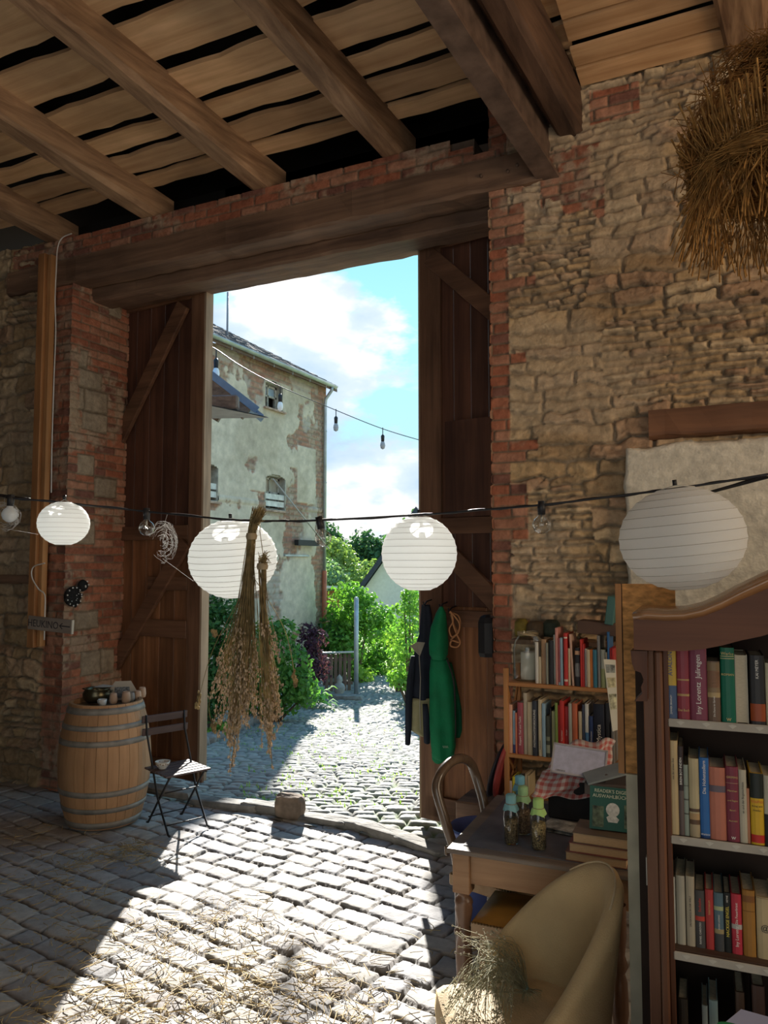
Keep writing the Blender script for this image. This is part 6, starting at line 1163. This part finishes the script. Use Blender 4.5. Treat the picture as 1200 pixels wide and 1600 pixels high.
for k, (px, py, d, c, rz_, lab) in enumerate(((947, 1228, (.20, .16, .055), (.10, .085, .08), 6, 'dark grey box at the right back of the table'), (950, 1207, (.24, .16, .010), (.24, .28, .29), 20, 'pale blue-grey flat book lying tilted on the dark grey box'), (968, 1215, (.12, .14, .05), (.09, .07, .06), 0, 'small dark box beside the chipboard lower edge'))):
    q = aD(px, py, 3.9); b = MB(); b.box((0, 0, 0), d, bev=.002); tag(b.build('flat_box' if k != 1 else 'thin_book', mat('tb_%d' % k, c, .7, var=.1), None, q, (R(0 if k != 1 else 6), R(0 if k != 1 else -16), R(rz_))), lab, 'box' if k != 1 else 'book')
q = aD(965, 1243, 3.9); zz = 0
for k in range(5): b = MB(); b.box((0, 0, 0), (.16, .2, .014)); tag(b.build('magazine', mat('mag_%d' % k, ((.14, .12, .10), (.22, .18, .13), (.10, .10, .09), (.25, .2, .15), (.12, .1, .09))[k], .7, var=.1), None, q + Vector((0, 0, -.055 + k*.0148)), (0, 0, R(k*2))), ('bottom', 'second', 'third', 'fourth', 'topmost')[k] + ' magazine of the dark pile below the grey box', 'magazine', 'magazines piled at the right back of the table')
# leaflet hanging at the rack's right end
vs = [aD(943, 1030, 3.9), aD(962, 1031, 3.9), aD(966, 1140, 3.9), aD(957, 1143, 3.9)]; lf = thing('leaflet', 'pale printed leaflet hanging askew beside the chipboard edge', 'leaflet', vs[0]); b = MB(); b.add([v - vs[0] for v in vs], [(0, 1, 2, 3)]); thicken(b.build('sheet', mat('leaflet_paper', (.62, .60, .50), .6, var=.05), lf), .002)
for (y0, y1, c) in ((1036, 1052, (.25, .27, .25)), (1056, 1075, (.48, .44, .27)), (1080, 1110, (.46, .45, .30))):
    b = MB(); f0 = (y0 - 1030)/110; f1 = (y1 - 1030)/110; P4 = [vs[0].lerp(vs[3], f0), vs[1].lerp(vs[2], f0), vs[1].lerp(vs[2], f1), vs[0].lerp(vs[3], f1)]; c_ = sum(P4, Vector())/4
    b.add([(c_ + (p - c_)*.8 - _F*.003) - vs[0] for p in P4], [(0, 1, 2, 3)]); b.build('printed_picture', mat('leaf_%d' % y0, c, .6, var=.5, vs=40), lf)
# ---------------------------------------------------------------- big bookcase at the right
e_ = ray(-2350, 880); ux = -Vector((e_.x, e_.y, 0)).normalized(); CD = aD(1052, 1300, 2.40); CO = Vector((CD.x, CD.y, 0)); crz = math.atan2(ux.y, ux.x); nrm = Vector((ux.y, -ux.x, 0))
CM = Matrix.Translation(CO) @ Matrix.Rotation(crz, 4, 'Z'); CI = CM.inverted()
def CP(px, py, y=0.0):
    p = aP(px, py, CO + Vector((-ux.y, ux.x, 0))*y, nrm); q = CI @ p; return q.x, q.z
cb_ = thing('bookcase', 'large dark wooden bookcase with curved cornice and pale shelves at the right', 'bookcase', CO, crz)
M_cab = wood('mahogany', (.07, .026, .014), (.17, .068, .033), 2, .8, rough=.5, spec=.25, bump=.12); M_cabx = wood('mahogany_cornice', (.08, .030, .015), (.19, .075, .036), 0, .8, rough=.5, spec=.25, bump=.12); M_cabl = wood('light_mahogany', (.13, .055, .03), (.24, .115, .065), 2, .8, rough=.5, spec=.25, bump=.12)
M_shelf = mat('pale_shelf', (.40, .36, .30), .6, var=.12, vs=12); M_cabd = mat('cabinet_dark', (.035, .02, .014), .8, var=.2)
xl = CP(1010, 1300)[0]; xi = CP(1046, 1300)[0]; xr = .95; zt = CP(1000, 1015)[1]; DP = .36
b = MB(); b.box((xl + .008, DP/2 + .02, zt/2), (.016, DP, zt)); b.build('side_panel', M_cab, cb_); b = MB(); b.box((xr + .05, DP/2, zt/2), (.02, DP, zt)); b.build('side_panel', M_cab, cb_)
b = MB(); b.box(((xl + xr)/2, DP, (zt + .1)/2), (xr - xl + .1, .014, zt + .1)); b.build('back_panel', M_cabd, cb_)
xa = CP(1015, 1300)[0]; xb = CP(1028, 1300)[0]; xc = CP(1042, 1300)[0]
b = MB(); b.box(((xl + xb)/2, .012, zt/2), (xb - xl, .03, zt), bev=.003); b.build('stile', M_cabl, cb_); b = MB(); b.box(((xb + xc)/2, .004, zt/2), (xc - xb - .004, .045, zt), bev=.006); b.build('front_moulding', M_cabl, cb_); b = MB(); b.box(((xc + xi)/2 + .003, .03, zt/2), (xi - xc + .008, .03, zt), bev=.002); b.build('inner_stile', M_cab, cb_)
b = MB(); b.box((xr + .02, .01, zt/2), (.08, .04, zt), bev=.004); b.build('stile', M_cabl, cb_)
# cornice with rising curve
top = [CP(px, py, -.09) for px, py in ((990, 957), (1010, 957), (1040, 959), (1070, 958), (1100, 951), (1130, 938), (1160, 922), (1190, 908))]; bot = [CP(px, py, -.09) for px, py in ((990, 1016), (1010, 1017), (1040, 1018), (1070, 1018), (1100, 1015), (1130, 1009), (1160, 1001), (1190, 995))]
cxm = (xl + xr)/2 + .02
top += [(cxm - .10, top[-1][1] + .05), (cxm, top[-1][1] + .06)]; bot += [(cxm - .10, bot[-1][1] + .035), (cxm, bot[-1][1] + .04)]
top = [(x, z) for x, z in top if x <= cxm]; bot = [(x, z) for x, z in bot if x <= cxm]
mir = lambda L: L + [(2*cxm - x, z) for x, z in L[::-1][1:]]
top = mir(top); bot = mir(bot); n = len(top); 
def strip(b, lo, hi2, y0, y1): vs = [(x, y0, z) for x, z in lo] + [(x, y0, z) for x, z in hi2] + [(x, y1, z) for x, z in lo] + [(x, y1, z) for x, z in hi2]; m_ = len(lo); b.add(vs, [(i, i + 1, m_ + i + 1, m_ + i) for i in range(m_ - 1)] + [(2*m_ + i, 3*m_ + i, 3*m_ + i + 1, 2*m_ + i + 1) for i in range(m_ - 1)] + [(m_ + i, m_ + i + 1, 3*m_ + i + 1, 3*m_ + i) for i in range(m_ - 1)] + [(i, 2*m_ + i, 2*m_ + i + 1, i + 1) for i in range(m_ - 1)] + [(0, m_, 3*m_, 2*m_), (m_ - 1, 3*m_ - 1, 4*m_ - 1, 2*m_ - 1)], False)
mid = [(a[0], lerp(a[1], t_[1], .80)) for a, t_ in zip(bot, top)]
b = MB(); strip(b, bot, mid, -.075, DP); b.build('cornice', M_cabx, cb_)
b = MB(); vs = []; prof = [(-.075, 0), (-.085, .1), (-.10, .45), (-.105, .8), (-.095, 1.0)]
for (m_, t2) in zip(mid, top): vs += [(m_[0], y, lerp(m_[1], t2[1], f)) for y, f in prof] + [(m_[0], DP, t2[1])]
b.add(vs, [(i*6 + k, (i + 1)*6 + k, (i + 1)*6 + k + 1, i*6 + k + 1) for i in range(n - 1) for k in range(5)] + [(0, 1, 2, 3, 4, 5)], True); b.build('crown_moulding', wood('lit_mahogany', (.22, .10, .04), (.42, .22, .10), 0, .8, rough=.25, spec=.6, bump=.1), cb_)  # lighter mahogany copy, light on the crown is put into its colour
# scroll bracket under the cornice corner
sc = [CP(px, py, -.04) for px, py in ((986, 1016), (988, 1035), (992, 1046), (1002, 1050), (1007, 1062), (1002, 1072), (1004, 1082), (992, 1094), (1012, 1094), (1012, 1016))]
b = MB(); b.prism(sc, -.06, .02, 'y'); b.build('scroll_bracket', M_cab, cb_)
b = MB(); q = CP(1005, 1360, .02); b.box((xl - .003, .03, q[1]), (.003, .03, .085)); b.build('hinge', mat('nickel', (.45, .42, .36), .4, metal=.5, var=.1), cb_)
zs_ = [CP(1100, y)[1] for y in (1128, 1314, 1498)] ; zs_.append(zs_[-1] - (zs_[1] - zs_[2])*1.08)
M_heart = mat('shelf_heart', (.50, .47, .40), .6, var=0)
for i, z in enumerate(zs_):
    b = MB(); b.box(((xi + xr)/2, .02 + DP/2, z - .013), (xr - xi, DP - .03, .022), bev=.003); sb_ = b.build('shelf', wood('shelf_top', (.06, .035, .025), (.15, .09, .06), 0, 1) , cb_)
    b = MB(); b.box(((xi + xr)/2, .018, z - .013), (xr - xi, .006, .026), bev=.002); eb = b.build('shelf_edging', M_shelf, sb_)
    b = MB()
    for k in range(12): x = xi + .04 + k*.075; b.prism([(x - .012, z - .008), (x, z - .005), (x + .012, z - .008), (x, z - .018)], .0135, .0148, 'y')
    b.build('printed_hearts', M_heart, eb)['kind'] = 'stuff'
b = MB(); b.box(((xl + xr)/2, .02, .04), (xr - xl + .06, .03, .08)); b.build('plinth', M_cab, cb_)
C1 = [(1040, 1058, 1000, (.50, .33, .05), 'yellow and blue hardback, first from the left', [('AVALON', 'n', .70, .55, 1), ('ZIMMER BRADLEY', 'w', .18, .22, 1)], [(0, .42, (.06, .10, .19))]), (1058.6, 1078, 1003, (.25, .035, .05), 'dark red hardback with small gold ornaments', [('Das Buch', 'g', .12, .3, 0)], [(.30, .33, (.4, .25, .1)), (.5, .52, (.4, .25, .1))]), (1078.6, 1106, 1008, (.20, .04, .07), 'wide maroon hardback with white title', [('Iny Lorentz  Juliregen', 'w', .48, .42, 1)], []), (1107, 1127, 1033, (.15, .09, .055), 'paperback with a lady portrait on the spine', [('Die Dame im Garten', 'w', .25, .2, 1)], [(.48, .98, (.24, .16, .08)), (.56, .84, (.52, .27, .16)), (.40, .48, (.42, .30, .14))]), (1127.6, 1149.6, 1012, (.0, .12, .065), 'tall dark green hardback with gold spine print', [('Werke', 'g', .92, .35, 0), ('ROMAN', 'g', .64, .25, 0), ('w', 'g', .05, .5, 0)], [(.85, .86, (.5, .45, .2)), (.88, .89, (.5, .45, .2))]), (1150.4, 1170, 1023, (.42, .38, .28), 'book turned with its cream page edges outward', None, []), (1173, 1197, 1024, (.02, .018, .018), 'black book with an orange glow at its foot', [('KAI MEYER', 'w', .80, .28, 1)], [(.05, .3, (.30, .06, .015))]), (1198, 1216, 1036, (.5, .45, .3), 'cream book at the picture edge beside the black one', None, [])]
C2 = [(1046, 1060.6, 1157, (.48, .36, .19), 'tall plain tan book, first from the left', [('von der ersten Zeit', 'k', .7, .3, 1)], []), (1061, 1069.4, 1166, (.035, .022, .02), 'narrow black book with white title', [('BIREN BOY-INDIEN', 'w', .72, .62, 1)], [(0, .5, (.12, .09, .08))]), (1069.8, 1077.4, 1195, (.27, .31, .25), 'pale green patterned book', None, [(.3, .32, (.1, .1, .08)), (.5, .52, (.1, .1, .08)), (.7, .71, (.1, .1, .08))]), (1077.8, 1094, 1185, (.46, .38, .22), 'wide cream book with a landscape picture at its foot', None, [(.0, .16, (.38, .30, .18)), (.16, .22, (.12, .07, .04)), (.22, .3, (.42, .27, .13)), (.32, .36, (.1, .06, .04))]), (1094.4, 1109.6, 1184, (.03, .13, .36), 'bright blue book with bold white title', [('Die Hohenzollern', 'w', .76, .50, 1), ('Weltbild', 'w', .05, .28, 0)], [(0, .03, (.02, .05, .15))]), (1110, 1135.6, 1199, (.46, .16, .10), 'broad salmon pink book with a grey label', None, [(.66, .75, (.14, .11, .13))]), (1136, 1156, 1198, (.20, .035, .055), 'maroon book with rows of gold print', [('GRIMMS', 'g', .86, .26, 0), ('Märchen', 'g', .68, .22, 0), ('und Sagen', 'g', .55, .2, 0), ('Band I', 'g', .42, .2, 0), ('Auswahl', 'g', .28, .2, 0), ('w', 'w', .06, .5, 0)], [(.78, .785, (.5, .35, .2))]), (1156.4, 1168.6, 1203, (.48, .43, .32), 'slim cream book with tiny vertical title', [('en und der Bogenschütze', 'k', .62, .42, 1)], []), (1169, 1173.6, 1232, (.48, .20, .10), 'low thin orange-brown book', None, []), (1174, 1195, 1208, (.62, .38, .02), 'black-topped yellow book with a red foot', [('TOLSTOI', 'r', .60, .26, 0), ('Krieg und', 'k', .54, .2, 0), ('Frieden', 'k', .48, .2, 0)], [(.65, 1, (.02, .025, .02)), (.03, .14, (.50, .03, .02))]), (1195.6, 1213, 1212, (.48, .45, .34), 'half cream half black book at the picture edge', None, [(0, .45, (.03, .03, .03))])]
C3 = [(1049, 1057, 1370, (.58, .55, .47), 'thin white book, first from the left', None, []), (1058, 1072, 1368, (.42, .38, .29), 'thick cream-grey linen book, second from the left', None, []), (1073.4, 1087, 1369, (.44, .37, .26), 'cream book with faded vertical title', [('UNTERWEGS IN DER WELT', 'k', .5, .3, 1)], []), (1088, 1103, 1391, (.075, .07, .065), 'dark grey paperback with a narrow red band', [('RAFAEL CARDOSO', 'w', .26, .28, 1), ('Sechzehn', 'r', .75, .4, 1)], [(.47, .55, (.50, .06, .04))]), (1104, 1116.8, 1390, (.45, .05, .045), 'plain red paperback', [('TERRITORIUM', 'g', .7, .3, 1)], []), (1117.6, 1132.6, 1395, (.10, .16, .19), 'teal paperback with hilly landscape', [('DORIS LESSING', 'w', .5, .24, 1)], [(.0, .3, (.07, .07, .07)), (.3, .38, (.36, .28, .14)), (.70, .77, (.38, .42, .22))]), (1133.2, 1144, 1395, (.02, .022, .02), 'black paperback with yellow title', [('NACKIGE ENGEL', 'y', .52, .62, 1), ('HEYNE', 'w', .90, .35, 1)], []), (1144.6, 1161, 1397, (.50, .04, .06), 'red and pink paperback', [('Iny Lorentz', 'w', .3, .45, 1), ('Die Feuerbraut', 'w', .68, .35, 1)], [(.42, .5, (.45, .42, .38))]), (1162, 1182, 1391, (.36, .17, .035), 'ochre brown book', None, [(.68, .69, (.2, .08, .02)), (.82, .92, (.24, .10, .03))]), (1184, 1210, 1402, (.52, .40, .22), 'wide sand-coloured book with a dark sun drawing', [('@', 'k', .5, .55, 0)], [(.98, .99, (.3, .2, .1))])]
for (row, zi, lab_, yb) in ((C1, 0, "upper shelf", .03), (C2, 1, "middle shelf", .035), (C3, 2, "lower shelf", .075)):
    for (a, e, tp_, c, lab, tx, bd) in row:
        by = CP((a + e)/2, 1300, yb); x0 = CP(a, (tp_ + 100), yb)[0]; x1 = CP(e, (tp_ + 100), yb)[0]; z1 = CP((a + e)/2, tp_, yb)[1]
        book(x0, x1, zs_[zi] - .0015, z1, yb, random.uniform(.14, .17), c, lab + ' on the bookcase ' + lab_, 'books on the bookcase ' + lab_, CM, bd, tx, pages_front=('page edges' in lab))
# low dim books behind the round table
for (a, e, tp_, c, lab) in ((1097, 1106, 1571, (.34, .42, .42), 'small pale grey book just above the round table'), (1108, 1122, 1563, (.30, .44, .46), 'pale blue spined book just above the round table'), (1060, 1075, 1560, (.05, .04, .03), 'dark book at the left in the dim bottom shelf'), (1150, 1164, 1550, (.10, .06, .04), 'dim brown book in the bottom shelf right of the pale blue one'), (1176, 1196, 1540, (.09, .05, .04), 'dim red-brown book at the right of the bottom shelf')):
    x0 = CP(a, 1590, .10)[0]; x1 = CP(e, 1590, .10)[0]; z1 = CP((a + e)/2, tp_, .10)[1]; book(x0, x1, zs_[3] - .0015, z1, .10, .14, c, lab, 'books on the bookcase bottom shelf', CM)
# chipboard panel and pale board behind the bookcase
M_osb = mat('chipboard', (.55, .27, .085), .75, var=.3, vs=26, bump=.3, bs=40, stretch=(1, 1, 2.2)); y_ = DP + .09
a = CP(961, 912, y_); e = CP(1062, 1208, y_); a2 = CP(970, 912, y_); ob = thing('chipboard_panel', 'orange chipboard panel standing behind the bookcase left edge', 'board', CM @ Vector((a[0], y_, CP(985, 1208, y_)[1])), crz)
hgt = a[1] - CP(985, 1208, y_)[1]; b = MB(); b.box(((e[0] - a[0])/2, 0, hgt/2), (e[0] - a[0], .02, hgt)); b.build('chip_face', M_osb, ob); b = MB(); b.box((.012, -.002, hgt/2), (.022, .03, hgt), bev=.001); b.build('pine_edge', M_rackv, ob); b = MB(); b.box((.0245, -.011, hgt/2), (.003, .004, hgt)); b.build('dark_joint', M_dark, ob)
y2 = DP + .05; a = CP(985, 1209, y2); e = CP(1012, 1209, y2); z0 = 0; b = MB(); b.box(((e[0] - a[0])/2, 0, a[1]/2), (e[0] - a[0] + .03, .02, a[1])); tag(b.build('pale_board', mat('pale_board', (.46, .42, .31), .8, var=.15, vs=6), None, CM @ Vector((a[0], y2, 0)), (0, 0, crz)), 'tall narrow pale board standing between the tan armchair and the bookcase', 'board')
# brown chair leg-like turned stand in the dark behind the armchair
q = aD(968, 1500, 3.1); b = MB(); b.lathe([(.02, 0), (.028, .1), (.02, .2), (.034, .3), (.03, .42), (.02, .45), (.035, .48), (.022, .52), (.03, .6), (.03, .72)], (q.x, q.y, 0), n=14); tag(b.build('turned_stand', M_tabl), 'dark turned wooden post between the table and the pale board', 'post')
# ---------------------------------------------------------------- round table in the foreground
t_ = 1.86; q = aD(1118, 1100, t_); TH = .80; rt = thing('round_table', 'round table under a grey cloth cut off at the bottom right', 'table', (q.x, q.y, 0)); M_tc = mat('grey_cloth', (.22, .22, .22), .8, var=.2, vs=9, bump=.3, bs=80)
b = MB(); n = 60; vs = [(0, 0, TH)] + [(.30*math.cos(2*PI*k/n), .30*math.sin(2*PI*k/n), TH) for k in range(n)] + [(.335*math.cos(2*PI*k/n), .335*math.sin(2*PI*k/n), TH - .006) for k in range(n)] + [(.345*math.cos(2*PI*k/n), .345*math.sin(2*PI*k/n), TH - .03) for k in range(n)] + [((.35 + .012*math.sin(9*2*PI*k/n))*math.cos(2*PI*k/n), (.35 + .012*math.sin(9*2*PI*k/n))*math.sin(2*PI*k/n), TH - .22) for k in range(n)]
b.add(vs, [(0, 1 + k, 1 + (k + 1) % n) for k in range(n)] + [(1 + r_i*n + k, 1 + (r_i + 1)*n + k, 1 + (r_i + 1)*n + (k + 1) % n, 1 + r_i*n + (k + 1) % n) for r_i in range(3) for k in range(n)], True)
tag(b.build('tablecloth', M_tc, None, (q.x, q.y, .001)), 'grey faded tablecloth on the round foreground table', 'tablecloth'); b = MB(); b.lathe([(0, TH - .02), (.33, TH - .02), (.33, TH - .002), (0, TH - .002)], n=40); b.build('tabletop', M_tabw, rt); b = MB(); b.lathe([(.03, TH - .02), (.03, .1), (.2, .03), (.2, 0), (0, 0)], n=20); b.build('pedestal', M_tabl, rt)
c_ = [aZ(1158, 1577, TH + .004), aZ(1240, 1600, TH + .004), aZ(1225, 1660, TH + .004), aZ(1112, 1615, TH + .004)]; b = MB(); b.add(c_, [(3, 2, 1, 0)]); o = thicken(b.build('printed_sheet', mat('lilac_sheet', (.40, .44, .66), .6, var=.03)), .001); tag(o, 'pale lilac printed sheet lying on the round foreground table', 'paper')
c0_ = aZ(1142, 1604, TH + .0055); b = MB(); b.add([c0_ + Vector((.035*math.cos(a), .02*math.sin(a), 0)) for a in np.linspace(0, 2*PI, 20)[:-1]], [tuple(range(19))]); o2 = b.build('green_mark', mat('green_print', (.02, .22, .08), .6, var=0)); o2.parent = o
# ---------------------------------------------------------------- straw strewn over the floor
def strawmesh(name, mt, lab, spots, seed, ln=.11, r=.0021):
    r2 = random.Random(seed); b = MB()
    for (cx, cy, sx, sy, n) in spots:
        for _ in range(int(n*.42)):
            x = cx + r2.gauss(0, sx); y = cy + r2.gauss(0, sy)
            if y > 5.35: continue
            a = r2.random()*6.28; L_ = ln*r2.uniform(.3, 1.3); z = .004 + r2.random()**3*.035; dx, dy = math.cos(a)*L_/2, math.sin(a)*L_/2; k = r2.uniform(-.012, .012); rr = r*r2.uniform(.6, 1.3)
            b.tube([(x - dx, y - dy, max(.001, z + r2.uniform(-.01, .01))), (x + k, y + k, z + .004), (x + dx, y + dy, max(.001, z + r2.uniform(-.01, .012)))], rr, 3, cap=False)
    return tag(b.build(name, mt), lab, 'straw', kind='stuff')
M_fs = mat('floor_straw', (.48, .36, .17), .7, var=.35, vs=18)
Zp = lambda px, py: (aZ(px, py, 0).x, aZ(px, py, 0).y)
spots = [(*Zp(px, py), s*1.3, s, n) for px, py, s, n in ((330, 1440, .14, 130), (270, 1465, .12, 90), (230, 1480, .10, 60), (350, 1430, .10, 60), (430, 1480, .18, 150), (400, 1510, .2, 170), (330, 1560, .22, 230), (250, 1560, .16, 170), (480, 1560, .2, 170), (560, 1580, .18, 130), (420, 1590, .2, 180), (180, 1590, .15, 110), (370, 1410, .10, 50), (540, 1530, .12, 60), (390, 1545, .12, 90), (690, 1480, .1, 30), (300, 1600, .2, 200), (530, 1600, .2, 120))]
strawmesh('floor_straw', M_fs, 'loose yellow straw scattered over the sunlit cobbles in the foreground', spots, 1)
spots = [(*Zp(px, py), s*1.3, s, n) for px, py, s, n in ((210, 1330, .08, 160), (170, 1335, .10, 130), (120, 1345, .12, 110), (90, 1395, .12, 100), (50, 1360, .2, 110), (150, 1420, .2, 90), (60, 1450, .25, 120), (30, 1530, .3, 260), (80, 1560, .2, 130), (120, 1500, .2, 80), (20, 1400, .3, 90), (230, 1345, .08, 60), (70, 1310, .2, 60), (10, 1590, .2, 200))]
strawmesh('floor_straw', MATS['floor_straw'], 'dim straw strewn over the shaded cobbles in front of the barrel', spots, 2)
